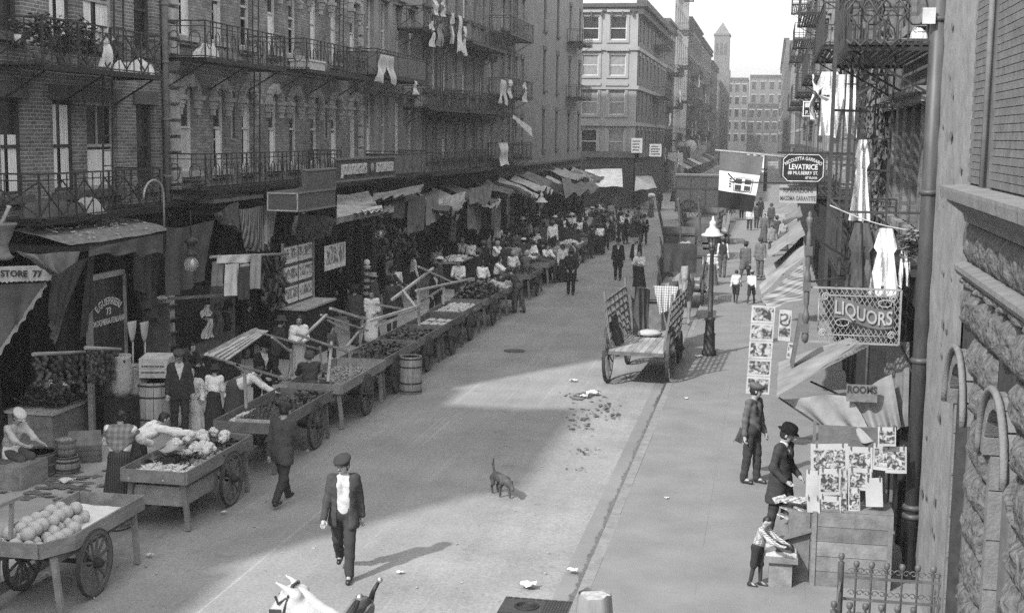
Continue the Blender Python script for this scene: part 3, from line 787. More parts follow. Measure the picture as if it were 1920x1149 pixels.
    def sleeves(r0, frac=1.0):
        o = []
        for i in (0, 1):
            sh, eb, w_, hd = A[i]; o.append(C(sh, eb, (.058 + r0) * q, (.05 + r0) * q))
            if frac > .5: o.append(C(eb, eb + (w_ - eb) * min(1.0, (frac - .5) * 2) - hd * .012, (.049 + r0) * q, (.04 + r0) * q))
        return o
    def torso(r0, low=0.0):
        o = [C(chest + sx * .075 * q * fat, waist + sx * .055 * q * fat, (.1 * fat + r0) * q, (.092 * fat + r0) * q), C(chest - sx * .075 * q * fat, waist - sx * .055 * q * fat, (.1 * fat + r0) * q, (.092 * fat + r0) * q),
             C(neck - U * .055 * q + sx * .12 * q, neck - U * .055 * q - sx * .12 * q, (.05 + r0) * q), C(waist + sx * .045 * q, waist - sx * .045 * q, (.105 * fat + r0) * q), C(waist, pel + U * .03, (.12 * fat + r0) * q, (.125 * fat + r0) * q)]
        if low:
            for i, s_ in ((0, 1), (1, -1)):
                hp, kn, an = J[i]; o.append(C(pel + sx * s_ * .05 * q, hp + (kn - hp) * low + V3(0, .01, 0), (.125 + r0) * q, (.115 + r0) * q))
        return o
    # --- lower clothing
    bt, bv = bottom[:2]
    if bt == 'trousers':
        pr = [C(pel + sx * .05 * q, pel - sx * .05 * q, .125 * q * fat), C(waist, pel, .115 * q * fat, .125 * q * fat)]
        for i in (0, 1):
            hp, kn, an = J[i]; pr += [C(hp, kn, .095 * q, .075 * q), C(kn, an + (kn - an) * .04, .074 * q, .062 * q)]
        garment('trousers', pr, cloth(bv), .03, wrinkle(.006 * q, 14, sd + 3))
    elif bt == 'shorts':
        pr = [C(pel + sx * .05 * q, pel - sx * .05 * q, .125 * q), C(waist, pel, .115 * q, .125 * q)]
        for i in (0, 1):
            hp, kn, an = J[i]; pr += [C(hp, kn, .1 * q, .085 * q)]
        garment('short_trousers', pr, cloth(bv), .03, wr1)
        pr = []
        for i in (0, 1):
            hp, kn, an = J[i]; pr += [C(kn, an, .056 * q, .042 * q)]
        garment('stockings', pr, cloth(.04), .01)
    elif bt == 'skirt':
        hem = .05; cx_ = (J[0][2] + J[1][2]) / 2; hc_ = V3(cx_[0] * .5, cx_[1] * .5, hem)
        if sit is not None:
            kn = (J[0][1] + J[1][1]) / 2; pr = [C(pel, kn, .17 * q, .17 * q), C(kn, V3(kn[0], kn[1], max(.1, hem)), .16 * q, .24 * q)]
        else:
            pr = [C(pel + U * .12 * q, pel, .115 * q * fat, .16 * q * fat), C(pel, hc_, .16 * q * fat, .30 * q)]
        def pl(P, D, hc_=hc_):
            a = np.arctan2(P[:, 1] - hc_[1], P[:, 0] - hc_[0]); f = np.clip((hz_ - P[:, 2]) / max(hz_, .1), 0, 1)
            D = D + f * .012 * np.sin(a * 17 + sd) + f * .006 * np.sin(a * 31)
            return np.maximum(D, hem - P[:, 2])
        bmt = bottom[2] if len(bottom) > 2 else cloth(bv)
        garment('skirt', pr, bmt, .04, pl)
    # --- upper clothing
    tt, tv = top[:2]
    if pos[0] < -8.2 and tv > .38: tv = min(.8, tv * 1.4)  # pale tops on the shaded side painted lighter, standing in for missing light
    tm = top[2] if len(top) > 2 and top[2] is not None else cloth(tv)
    def opening(w0, w1, zlo, hemz=0):
        def f(P, D):
            z = (P - pel) @ U; x = P[:, 0]; y = (P - pel) @ Fw
            ww = w0 + (w1 - w0) * np.clip((z - zlo) / (.5 * q - zlo), 0, 1)
            cut = np.maximum(np.abs(x) - ww, np.maximum(-y + .02, zlo - z))
            hem = hemz - P[:, 2] + .012 * np.sin(P[:, 0] * 23 + sd) if hemz else -1.0
            return np.maximum(wr1(P, np.maximum(D, -cut)), hem)
        return f
    if shirt is not None: garment('shirt', torso(.004) + [C(neck - U * .04 * q, neck + U * .01, .062 * q, .058 * q)], cloth(shirt), .03, wr1)
    if vest is not None: garment('waistcoat', torso(.012), cloth(vest), .03, opening(.02 * q, .09 * q, .26 * q))
    if tt == 'coat':
        garment('jacket', torso(.018, low=.42) + sleeves(.006), tm, .035, opening(*(open_ or ((.0, .085 * q, .2 * q) if shirt is not None else (.0, .03, .42 * q))), hemz=(hz_ - .19 * q) if lean < 30 else 0))
    elif tt == 'longcoat': garment('coat', torso(.02, low=.8) + sleeves(.008), tm, .04, opening(.0, .06 * q, .3 * q, hemz=hz_ - .36 * q))
    elif tt == 'shirt': garment('shirt', torso(.004) + sleeves(.004, top[3] if len(top) > 3 else 1.0), tm, .03, wrinkle(.007 * q, 15, sd))
    elif tt == 'blouse':
        pr = torso(.006) + sleeves(.018, top[3] if len(top) > 3 else 1.0); garment('blouse', pr, tm, .03, wrinkle(.008 * q, 15, sd))
    elif tt == 'sleeves': garment('shirt_sleeves', sleeves(.006) + torso(-.01), tm, .02, wr1)
    if shoes:
        pr = []
        for i in (0, 1):
            an = J[i][2]; pr += [C(an + V3(0, 0, .0), an + V3(0, .0, -.035 * q), .048 * q, .043 * q), C(an + V3(0, .02, -.035 * q), an + V3(0, -.15 * q, -.045 * q), .04 * q, .034 * q)]
        garment('shoes', pr, LEATHER, .02)
    # --- hair and hat
    def hairpost(P, D):
        L_ = (P - hc) @ HM
        face = np.maximum(L_[:, 1] * -1 + .03 * q, -(.052 * q - L_[:, 2]) * -1 * -1) if False else np.minimum(L_[:, 1] - .035 * q, .055 * q - L_[:, 2])
        low = -L_[:, 2] - .075 * q
        return np.maximum(np.maximum(D, face), low) + .003 * np.sin(P[:, 2] * 160 + P[:, 0] * 90)
    if hair in ('short', 'bun', 'long'):
        pr = [E(hc - hf * .008 * q + hu * .012 * q, (.084 * q, .1 * q, .114 * q), HM)]
        if hair == 'bun': pr += [E(hc - hf * .09 * q + hu * .03 * q, (.05 * q, .045 * q, .05 * q), HM)]
        if hair == 'long': pr += [E(hc - hf * .03 * q - hu * .02 * q, (.1 * q, .09 * q, .12 * q), HM)]
        garment('hair', pr, hairm, .02, hairpost, min(res, .016))
    if hat:
        hk, hv = hat[:2]; mm = Matrix([list(hr) + [0], list(hf) + [0], list(hu) + [0], [0, 0, 0, 1]]).to_3x3().transposed(); hb = MB()
        top_c = Vector(hc + hu * .05 * q); s_ = q * 1.06
        fm = cloth(hv) if hk != 'straw' else mat(.55, rough=.9, ns=30, na=.2, key='straw')
        if hk == 'bowler': hb.lathe([(.118 * s_, -.005), (.135 * s_, .006), (.128 * s_, .012), (.1 * s_, .006), (.1 * s_, .03), (.097 * s_, .075 * s_), (.082 * s_, .108 * s_), (.05 * s_, .125 * s_), (1e-5, .13 * s_)], 18, top_c, mm, 1.0, 1.18)
        elif hk == 'cap':
            m2 = mm @ Matrix.Rotation(R(-16), 3, 'X')
            hb.lathe([(.09 * s_, -.02), (.096 * s_, .01), (.112 * s_, .03 * s_), (.106 * s_, .05 * s_), (.065 * s_, .068 * s_), (1e-5, .07 * s_)], 16, top_c, m2, 1.0, 1.12)
            hb.surf(lambda u, v: top_c + mm @ Vector(((u - .5) * .15 * s_, (.085 + v * .065 * (1 - (2 * u - 1) ** 2)) * s_, .004 - .02 * v - .02 * (2 * u - 1) ** 2)), 8, 3)
        elif hk == 'straw': hb.lathe([(.09 * s_, 0), (.165 * s_, .0), (.166 * s_, .01), (.092 * s_, .012), (.09 * s_, .075 * s_), (1e-5, .078 * s_)], 18, top_c, mm, 1.0, 1.12)
        elif hk == 'felt': hb.lathe([(.09 * s_, 0), (.155 * s_, -.012), (.158 * s_, -.004), (.095 * s_, .014), (.092 * s_, .07 * s_), (.08 * s_, .105 * s_), (.03 * s_, .095 * s_), (1e-5, .09 * s_)], 18, top_c, mm, 1.0, 1.15)
        elif hk == 'scarf': hb.lathe([(.1 * s_, -.10 * s_), (.11 * s_, -.05 * s_), (.1 * s_, .02), (.085 * s_, .055 * s_), (.04 * s_, .075 * s_), (1e-5, .08 * s_)], 14, top_c - Vector(hf) * .02, mm, 1.0, 1.1)
        elif hk == 'bundle':
            hb.ball(top_c + Vector(hu) * .12, (.3, .24, .17), 14, 9, .07)
        hb.build({'bowler': 'bowler_hat', 'cap': 'flat_cap', 'straw': 'straw_hat', 'felt': 'felt_hat', 'scarf': 'headscarf', 'bundle': 'head_bundle'}[hk], fm, t)
    # --- face marks
    if res <= .022:
        fb = MB()
        for s_ in (-1, 1):
            fb.ball(hc + hf * .083 * q + hr * s_ * .032 * q + hu * .004 * q, (.012 * q, .010 * q, .008 * q), 6, 4)
            fb.bar(Vector(hc + hf * .092 * q + hr * s_ * .015 * q + hu * .026 * q), Vector(hc + hf * .086 * q + hr * s_ * .05 * q + hu * .024 * q), .008 * q)
        if stache: fb.tube([hc + hf * .086 * q - hu * .04 * q - hr * .035, hc + hf * .104 * q - hu * .032 * q, hc + hf * .086 * q - hu * .04 * q + hr * .035], [.004, .011, .004], 6)
        else: fb.bar(Vector(hc + hf * .09 * q - hu * .05 * q - hr * .022), Vector(hc + hf * .09 * q - hu * .05 * q + hr * .022), .007 * q)
        fb.build('face_features', HAIRD, t)
    if 'shawl' in extra:
        pr = torso(.03) + [C(A[0][0], A[0][1], .075 * q, .075 * q), C(A[1][0], A[1][1], .075 * q, .075 * q)]
        def sh_(P, D):
            z = (P - pel) @ U; y = (P - pel) @ Fw; ax = np.abs(P[:, 0])
            return np.maximum(wr1(P, D), (.05 * q + ax * .9 + np.clip(y, 0, 1) * .8) - z)
        garment('shawl', pr, scarf or cloth(.2), .03, sh_)
    if 'apron' in extra:
        def ap(P, D): return np.maximum(np.maximum(D, P[:, 1] + .03), np.abs(P[:, 0]) - .19)
        garment('apron', [C(pel + U * .1 * q, pel, .14 * q, .185 * q), C(pel, V3(0, -.03, .25), .185 * q, .27 * q)], WHITE, .04, ap)
    return t
# common poses
WALK1 = dict(legs=((24, 4), (-16, 22)), arms=((-16, 7, 14, 0), (20, 7, 18, 0)))
WALK2 = dict(legs=((-18, 24), (22, 3)), arms=((18, 7, 18, 0), (-16, 7, 12, 0)))
REACH = dict(lean=14, arms=((38, 8, 40, 10), (48, 8, 30, 10)))
WORK = dict(lean=8, arms=((18, 8, 70, 30), (22, 8, 65, 30)))
BENDD = dict(lean=62, arms=((20, 6, 12, 0), (30, 6, 12, 0)), legs=((8, 10), (-4, 6)), head=(0, 35))
FOLD = dict(arms=((20, 10, 95, 60), (20, 10, 88, 60)))
POCKET = dict(arms=((-8, 16, 55, 25), (-8, 16, 55, 25)))
BEHIND = dict(arms=((-28, 14, -10, 40), (-28, 14, -10, 40)))
SITP = dict(legs=((80, 82), (76, 78)), arms=((20, 6, 50, 25), (25, 6, 50, 25)))
# ------------------------------------------------------------------ small builders
WD = wood(.10); WM = wood(.17); WL = wood(.28); WDK = wood(.022); WZ = wood(.2, 'z'); WZD = wood(.08, 'z'); WPALE = wood(.42)
def wheel(par, c, r, n=12, side=1, wm=None, tw=.05):
    wm = wm or WD
    w = MB(); prof = [(r, -tw / 2), (r, tw / 2), (r - .055, tw / 2), (r - .055, -tw / 2), (r, -tw / 2)]
    w.lathe(prof, 28, m=Matrix.Rotation(PI / 2, 3, 'Y'), smooth=False); w.f = w.f[:-2] if len(w.f) > 4 * 28 else w.f; w.sm = w.sm[:len(w.f)]
    o = w.build('wheel', wm, par); o.location = c
    t = MB(); t.lathe([(r + .012, -tw / 2 - .003), (r + .012, tw / 2 + .003), (r - .004, tw / 2 + .003), (r - .004, -tw / 2 - .003), (r + .012, -tw / 2 - .003)], 28, m=Matrix.Rotation(PI / 2, 3, 'Y'), smooth=False); t.f = t.f[:4 * 28]; t.sm = t.sm[:4 * 28]
    t.build('tyre', IRON2, o)
    h = MB(); h.lathe([(.035, -.11), (.06, -.09), (.075, 0), (.06, .09), (.035, .12), (.02, .13)], 12, m=Matrix.Rotation(PI / 2, 3, 'Y')); h.build('hub', WDK, o)
    s = MB(); s.bar((0, 0, .06), (0, 0, r - .05), .03, .026); me = s.mesh('spoke', wm)
    for i in range(n):
        k = link('spoke', me, o); k.rotation_euler = (2 * PI * (i + .5) / n, 0, 0)
    return o
DYC, CX = -2.05, -8.92
SHOPG = mat(.006, rough=.3, ns=2, na=.3, spec=.12, key='shopglass')
def plank(par, a, b, w, h, m, name='plank', up=(0, 0, 1)):
    return MB().bar(a, b, w, h, up).build(name, m, par)
def cart(label, x, y, L=2.5, Wd=1.0, wr=.43, m=None, rz=0, wy=0.0, under=None, taper=0.0, z=.0, deck=.74, sh=.2):
    m = m or WM; y += DYC
    t = thing('pushcart', label, 'pushcart', (x, y, z), rz, 'pushcarts lined up along the kerb')
    h = L / 2; w = Wd / 2
    for s in (-1, 1):
        wheel(t, (s * (w + .02), wy, wr), wr)
        plank(t, (s * w, -h + taper, deck + sh / 2), (s * w, h, deck + sh / 2), .03, sh, m, 'side_board')
        plank(t, (s * (w - .12), -h + .1, deck - .06), (s * (w - .12), h - .05, deck - .06), .06, .09, WD, 'rail')
        if taper: plank(t, (s * w, -h + taper, deck + sh / 2 - .005), (s * (w - .22), -h, deck + sh / 2 - .005), .03, sh - .01, m, 'side_board')
        for yy in (-h + .12, h - .12):
            plank(t, (s * (w - .1), yy, deck - .02), (s * (w - .04), yy + (.03 if yy < 0 else -.03), .0), .06, .075, m, 'leg')
        plank(t, (s * (w - .12), wy, wr + .02), (s * (w - .12), wy, deck - .1), .07, .09, WD, 'spring_block')
    for e, ww in ((-h, w - (.22 if taper else 0)), (h, w)): plank(t, (-ww + .02, e, deck + sh / 2 - .003), (ww - .02, e, deck + sh / 2 - .003), .03, sh - .01, m, 'end_board')
    n = 5
    for i in range(n):
        xx = -w + (i + .5) * Wd / n; plank(t, (xx, -h + .02 + (taper if i in (0, n - 1) else 0), deck), (xx, h - .02, deck), Wd / n - .008, .025, m, 'floor_board')
    MB().bar((-w, wy, wr), (w, wy, wr), .05).build('axle', IRON, t)
    if under:
        u = MB(); u.bx(-w * .75, w * .8, under[0], under[1], .36, .66); u.build('under_box', wood(.24), t)
    return t
def heap(name, label, x0, x1, y0, y1, z, kinds, n, m, amp=.16, cat='produce', group=None, rot=0):
    if abs((x0 + x1) / 2 - CX) < 1.0: y0 += DYC; y1 += DYC
    b = MB(); cx, cy = (x0 + x1) / 2, (y0 + y1) / 2
    for i in range(n):
        x, y = random.uniform(x0, x1), random.uniform(y0, y1)
        e = 1 - max(abs(x - cx) / ((x1 - x0) / 2), abs(y - cy) / ((y1 - y0) / 2)) ** 2
        zz = z + amp * e * random.uniform(.3, 1); r = random.uniform(*kinds[1:3])
        if kinds[0] == 'ball': b.ball((x, y, zz), r, 7, 5, .06)
        elif kinds[0] == 'leaf':
            for k in range(4):
                a = random.uniform(0, 2 * PI); d = Vector((math.cos(a), math.sin(a), random.uniform(.1, .9))) * r; s = Vector((-math.sin(a), math.cos(a), random.uniform(-.3, .3))) * r * .5; p = Vector((x, y, zz))
                b.add([p, p + d * .6 + s, p + d, p + d * .6 - s], [(0, 1, 2, 3)])
        elif kinds[0] == 'long':
            a = random.uniform(0, PI); d = Vector((math.cos(a), math.sin(a), random.uniform(-.2, .5))) * r; p = Vector((x, y, zz)); b.tube([p - d, p, p + d], [.012, .03, .008], 5)
    o = b.build(name, m); c = Vector((cx, cy, z)); o.data.transform(Matrix.Translation(-c)); o.location = c
    tag(o, label, cat, group); o['kind'] = 'stuff'; del o['category']
    return o
def barrel(label, x, y, r=.28, h=.8, z=0.0, m=None, name='barrel', cat='barrel', straight=False, lid=True, group=None, bulge=1.16):
    m = m or WZ; t = thing(name, label, cat, (x, y, z), random.uniform(0, 1), group); n = 16
    bu = 1.0 if straight else bulge
    prof = [(r * (1 + (bu - 1) * math.sin(PI * i / 6)) * (1 - (.12 * (1 - i / 6) if straight else 0)), h * i / 6) for i in range(7)]
    for i in range(n):
        a0, a1 = 2 * PI * i / n + .012, 2 * PI * (i + 1) / n - .012; v = []; off = random.uniform(0, .004)
        for rr, zz in prof:
            for a, q in ((a0, 0), (a1, 0), (a1, -.02), (a0, -.02)): v.append(((rr + q + off) * math.cos(a), (rr + q + off) * math.sin(a), zz))
        f = []
        for k in range(6):
            for e in range(4): f.append((k * 4 + e, k * 4 + (e + 1) % 4, k * 4 + 4 + (e + 1) % 4, k * 4 + 4 + e))
        f += [(0, 3, 2, 1), (24, 25, 26, 27)]
        MB().add(v, f).build('stave', m, t)
    for f_ in ((.06, .28, .72, .94) if not straight else (.12, .5, .88)):
        rr = np.interp(f_ * h, [p[1] for p in prof], [p[0] for p in prof]) + .008; b = MB()
        b.lathe([(rr, h * f_ - .018), (rr + .006, h * f_), (rr, h * f_ + .018)], 24); b.f = b.f[:48]; b.sm = b.sm[:48]; b.build('hoop', WD if straight else IRON2, t)
    b = MB(); rt = prof[-1][0] - .018; b.lathe([(rt, h - .03), (1e-5, h - .03)] if lid else [(rt, h * .75), (1e-5, h * .75)], 20); b.build('head', m if lid else mat(.02, key='dk'), t)
    return t
def crate(label, c, d, rz=0, m=None, name='crate', cat='crate', openp=False, slats=3, group=None):
    m = m or WL; t = thing(name, label, cat, c, rz, group); x, y, z = d[0] / 2, d[1] / 2, d[2]
    hh = z / slats
    for i in range(slats):
        zz = hh * (i + .5)
        for s in (-1, 1):
            plank(t, (-x, s * y, zz), (x, s * y, zz), .018, hh - .01, m, 'slat'); plank(t, (s * x, -y + .012, zz), (s * x, y - .012, zz), .018, hh - .012, m, 'slat')
    if not openp:
        for i in range(3): plank(t, (-x, -y + (i + .5) * 2 * y / 3, z - .008), (x, -y + (i + .5) * 2 * y / 3, z - .008), 2 * y / 3 - .008, .018, m, 'slat')
    plank(t, (-x + .01, 0, .02), (x - .01, 0, .02), 2 * y - .03, .02, WD, 'bottom')
    return t
def cloth_mb(p00, p10, p11, p01, nu=24, nv=12, folds=5, amp=.04, sag=.0, grow=True, seed=0.0, scallop=0, nrm=None, ragged=0.0):
    A, B, Cc, D = [Vector(p) for p in (p00, p10, p11, p01)]
    n = ((B - A).cross(D - A)).normalized() if nrm is None else Vector(nrm)
    def fn(u, v):
        p = (A * (1 - u) + B * u) * (1 - v) + (D * (1 - u) + Cc * u) * v
        g = (v ** .7 if grow else math.sin(PI * v) * .6 + .4)
        p = p + n * (amp * g * (math.sin(u * folds * 2 * PI + seed + 1.5 * math.sin(v * 2 + seed)) + .5 * math.sin(u * folds * 5.1 + seed * 2 + v * 3)))
        p.z -= sag * (math.sin(PI * u) * (1 - .5 * v)) + .3 * amp * math.sin(v * 9 + u * 7 + seed)
        if scallop and v > .95: p.z += .035 * abs(math.sin(u * scallop * PI))
        if ragged and v > .9: p.z += ragged * (.5 + .5 * nz(u * 14, seed))
        return p
    m = MB(); m.surf(fn, nu, nv); return m
def drape(label, pts, X, v=.08, name='canvas_awning', cat='awning', m=None, **kw):       # pts in pixels, X the street plane of each corner
    Xs = X if isinstance(X, (list, tuple)) else [X] * 4
    P = [gx(p[0], p[1], x) for p, x in zip(pts, Xs)]
    return solo(name, cloth_mb(*P, **kw), m or canvas(v), label, cat)
def pole(par, a, b, r, m, name='pole'): return MB().tube([a, b], r, 8).build(name, m, par)
def balcony(label, F, a0, a1, z, dep=1.05, hr=.85, style='x', ladder=None, stuffs=True, group=None, solid=None, m=IRON2, detail=True, name='fire_escape', hgt=None, near=True):
    t = thing(name, label, 'fire escape', F((a0 + a1) / 2, z, dep / 2), 0, group)
    fl = MB(); n = max(5, int(dep / .11))
    for i in range(n):
        d = dep * (i + .5) / n; F.box(fl, a0, a1, z - .02, z, d - dep / n * .32, d + dep / n * .32)
    fl.build('platform', IRON, t, True)
    m2 = MB(); F.box(m2, a0, a1, z - .07, z + .03, dep, dep + .03); F.box(m2, a0, a0 + .03, z - .07, z + .03, .02, dep); F.box(m2, a1 - .03, a1, z - .07, z + .03, .02, dep); m2.build('edge_beam', IRON, t, True)
    for a in (a0 + .25, a1 - .25, (a0 + a1) / 2):
        MB().bar(F(a, z - .05, dep - .05), F(a, z - .62, .03), .03).build('bracket', IRON, t, True)
    def run(p0, p1, nm):
        b = MB(); p0, p1 = Vector(p0), Vector(p1); L = (p1 - p0).length; up = Vector((0, 0, hr))
        b.bar(p0 + up, p1 + up, .04, .03); b.bar(p0 + up * .86, p1 + up * .86, .02); b.bar(p0 + Vector((0, 0, .06)), p1 + Vector((0, 0, .06)), .025)
        k = max(2, int(L / .3))
        for i in range(k + 1):
            q = p0 + (p1 - p0) * i / k; b.bar(q, q + up, .016 if i % 4 else .034)
        if style == 'x' and detail:
            k = max(1, round(L / .8))
            for i in range(k):
                q0 = p0 + (p1 - p0) * i / k; q1 = p0 + (p1 - p0) * (i + 1) / k
                b.bar(q0 + up * .1, q1 + up * .85, .022); b.bar(q0 + up * .85, q1 + up * .1, .022)
        if style == 'scroll' and detail:
            k = max(1, round(L / .45)); dd = (p1 - p0).normalized()
            for i in range(k):
                c = p0 + (p1 - p0) * (i + .5) / k + up * .5
                b.tube([c + dd * (.14 * math.cos(a)) + Vector((0, 0, .2 * math.sin(a))) for a in [2 * PI * j / 10 for j in range(11)]], .012, 4)
        b.build(nm, m, t, True)
        if solid:
            s = MB(); s.bar(p0 + up * .5, p1 + up * .5, .02, hr * .82); s.build('lattice_panel', solid, t, True)
    run(F(a0, z, dep), F(a1, z, dep), 'railing')
    if near: run(F(a0, z, .03), F(a0, z, dep), 'railing')
    else: MB().bar(F(a0, z + hr, .03), F(a0, z + hr, dep), .03).build('top_rail', m, t, True)
    run(F(a1, z, .03), F(a1, z, dep), 'railing')
    if ladder:
        la, d_, z1 = ladder; b = MB()
        for s in (-.2, .2): b.bar(F(la + s, z - .1, d_), F(la + s + .12, z1, d_), .03)
        k = int((z1 - z) / .3)
        for i in range(k + 1):
            zz = z + (z1 - z) * i / k; b.bar(F(la - .2 + .12 * i / k, zz, d_), F(la + .2 + .12 * i / k, zz, d_), .02)
        b.build('ladder', m, t, True)
    return t
def laundry(label, P, w, h, kind='shirt', v=.72, axis='Y', seed=0.0, name='laundry', m=None):
    # a garment pegged to a line; P top centre; outline per kind, with folds and thickness
    outs = {'shirt': [(-.28, 0), (.28, 0), (.5, -.28), (.38, -.36), (.25, -.22), (.3, -1), (-.3, -1), (-.25, -.22), (-.38, -.36), (-.5, -.28)],
            'drawers': [(-.36, 0), (.36, 0), (.5, -1), (.2, -.98), (.02, -.35), (-.16, -1), (-.48, -.95)],
            'dress': [(-.2, 0), (.2, 0), (.36, -.3), (.24, -.36), (.5, -1), (-.5, -1), (-.24, -.36), (-.36, -.3)], 'sheet': [(-.5, 0), (.5, 0), (.48, -1), (.1, -.94), (-.47, -1)]}
    o = outs[kind]; b = MB(); ny = 14; nx = 10
    def inside_w(t):
        xs = []
        n = len(o)
        for i in range(n):
            (x0, y0), (x1, y1) = o[i], o[(i + 1) % n]
            if (y0 - t) * (y1 - t) <= 0 and abs(y1 - y0) > 1e-6: xs.append(x0 + (x1 - x0) * (t - y0) / (y1 - y0))
        return sorted(xs)
    P = Vector(P)
    def mk(x, t):
        f = .05 * math.sin(x * 15 + seed + t * 3) * (.35 - t) + .03 * math.sin(t * 9 + seed) + .02 * math.sin(x * 31 + t * 7)
        return P + (Vector((f, x * w, t * h)) if axis == 'Y' else Vector((x * w, f, t * h)))
    prev = None
    for j in range(ny + 1):
        t = -max(.002, min(.998, j / ny)); xs = inside_w(t)
        segs = [(xs[i], xs[i + 1]) for i in range(0, len(xs) - 1, 2)]
        rows = [[mk(a + (c - a) * i / nx, t) for i in range(nx + 1)] for a, c in segs]
        if prev is not None:
            for ri, r in enumerate(rows):
                pr = prev[min(ri, len(prev) - 1)] if len(prev) >= len(rows) else prev[0]
                if len(prev) < len(rows):      # split into legs
                    a = ri / len(rows); k0 = int(a * nx); k1 = int((ri + 1) / len(rows) * nx)
                    pr = [prev[0][round(k0 + (k1 - k0) * i / nx)] for i in range(nx + 1)]
                for i in range(nx): b.add([pr[i], pr[i + 1], r[i + 1], r[i]], [(0, 1, 2, 3)], True)
        prev = rows
    return solo(name, b, m or (WHITE if v > .6 else cloth(v)), label, 'laundry', base=P)
def lamp_globe(label, top, L=1.0):
    t = thing('arc_lamp', label, 'street lamp', top)
    MB().tube([(0, 0, 0), (0, 0, -L * .45)], .012, 6).build('hanger', IRON, t)
    b = MB(); b.lathe([(1e-4, -L * .42), (.06, -L * .44), (.13, -L * .47), (.13, -L * .52), (.08, -L * .54), (.07, -L * .66), (.11, -L * .68), (.12, -L * .72), (.07, -L * .74)], 16); b.build('housing', IRON2, t)
    gm = bpy.data.materials.get('clear') or bpy.data.materials.new('clear'); gm.use_nodes = True; p = gm.node_tree.nodes['Principled BSDF']
    p.inputs['Transmission Weight'].default_value = .85; p.inputs['Roughness'].default_value = .08; p.inputs['Base Color'].default_value = (.85, .85, .85, 1); p.inputs['IOR'].default_value = 1.1
    b = MB(); b.ball((0, 0, -L * .87), .145, 18, 12); b.build('globe', gm, t)
    b = MB(); b.ball((.02, 0, -L * .85), (.04, .04, .075), 8, 6); b.build('burner', mat(.8, key='porc'), t)
    return t
def shopfront(t, y0, y1, zt=4.3, m=None, n=None, door=None):
    m = m or WDK; n = n or max(2, round((y1 - y0) / 1.5)); sp = (y1 - y0) / n; F = FL
    for i in range(n + 1):
        y = y0 + sp * i; b = MB(); F.box(b, max(y0, y - .09), min(y1, y + .09), .12, zt - .55, -.1, .04); b.build('pilaster', m, t, True)
    for i in range(n):
        a, c = y0 + sp * i + .09, y0 + sp * (i + 1) - .09
        dr = door is not None and i in door
        if not dr:
            b = MB(); F.box(b, a, c, .12, .75, -.12, .0); b.build('bulkhead', m, t, True)
        b = MB(); z0 = .2 if dr else .75
        for zz in (z0, 2.75, zt - .62): b = MB(); F.box(b, a, c, zz, zz + .07, -.12, -.03); b.build('shop_rail', m, t, True)
        b = MB(); b.add([F(a, z0 + .07, -.09), F(c, z0 + .07, -.09), F(c, 2.75, -.09), F(a, 2.75, -.09)], [(0, 1, 2, 3)]); b.build('shop_pane', SHOPG, t, True)
        b = MB(); b.add([F(a, 2.82, -.09), F(c, 2.82, -.09), F(c, zt - .62, -.09), F(a, zt - .62, -.09)], [(0, 1, 2, 3)]); b.build('transom_pane', SHOPG, t, True)
    b = MB(); F.box(b, y0, y1, zt - .55, zt - .05, -.02, .12); F.box(b, y0, y1, zt - .049, zt + .06, -.02, .42); F.box(b, y0, y1, zt - .18, zt - .05, .121, .28); b.build('shop_cornice', m, t, True)
for t, a, c, mm in ((tA, 19.05, yA1 - .02, WDK), (tB, yB0 + .03, yB1 - .02, WDK), (tC, yC0 + .02, yC1 - .02, wood(.07)), (tD, yD0 + .02, yD1 - .02, WDK), (tE, yE0 + .02, yE1 - .02, wood(.08)), (tF, yF0 + .02, yF1 - .02, wood(.09))):
    shopfront(t, a, c, m=mm, door=(1, 4, 7))
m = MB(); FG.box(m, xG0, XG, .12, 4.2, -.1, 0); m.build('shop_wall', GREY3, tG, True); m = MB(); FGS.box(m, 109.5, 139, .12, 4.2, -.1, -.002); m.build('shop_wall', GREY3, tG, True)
m = MB(); FG.box(m, xG0, XG + .3, 4.2, 4.7, 0.004, .3); FGS.box(m, 109.2, 139, 4.2, 4.7, .004, .3); m.build('shop_cornice', GREY2, tG, True)
# ------------------------------------------------------------------ balconies, left row
LAT = wavemat(.04, .2, 14, 'YZ')
fe = 'iron balconies on the shady row'
bAu = balcony('iron balcony crowded with leafy plants on the upper dark brick wall', FL, 22.0, 26.75, 7.1, ladder=(25.9, .5, 10.0), group=fe)
bAl = balcony('iron balcony just above the drug store shop cornice', FL, 21.75, 26.55, 4.33, ladder=(25.2, .55, 7.1), group=fe)
bB1 = balcony('upper iron balcony near the corner quoins piled with bedding', FL, 29.0, 34.1, 7.62, style='scroll', ladder=(33.4, .5, 10.8), group=fe)
bB2 = balcony('upper iron balcony beyond the bedding balcony, with a white trough', FL, 35.8, 41.55, 7.7, style='scroll', ladder=(40.5, .5, 10.9), group=fe)
bB3 = balcony('lower iron balcony under the pointed windows behind the sign box', FL, 28.9, 38.8, 4.6, style='scroll', ladder=(33.4, .5, 7.6), group=fe)
bC1 = balcony('upper balcony with cast lattice panels on the brownstone', FL, 42.6, 48.8, 7.86, solid=LAT, group=fe)
bC2 = balcony('lower balcony with cast lattice panels above the rag shops', FL, 44.6, 48.85, 4.5, solid=LAT, group=fe)
yy = lambda px: gx(px, 200, XL + 1.0).y
balcony('iron balcony hung with long white washing on the banded brick front', FL, 48.6, 55.4, 9.8, ladder=(53, .5, 12.8), group=fe)
balcony('middle iron balcony with a mattress on the banded brick front', FL, 49.4, 55.8, 6.92, ladder=(53.5, .5, 9.8), group=fe)
balcony('long upper iron balcony with plain bars near the narrow tenement', FL, 56.7, 64.3, 9.9, style='', ladder=(63, .5, 12.8), group=fe)
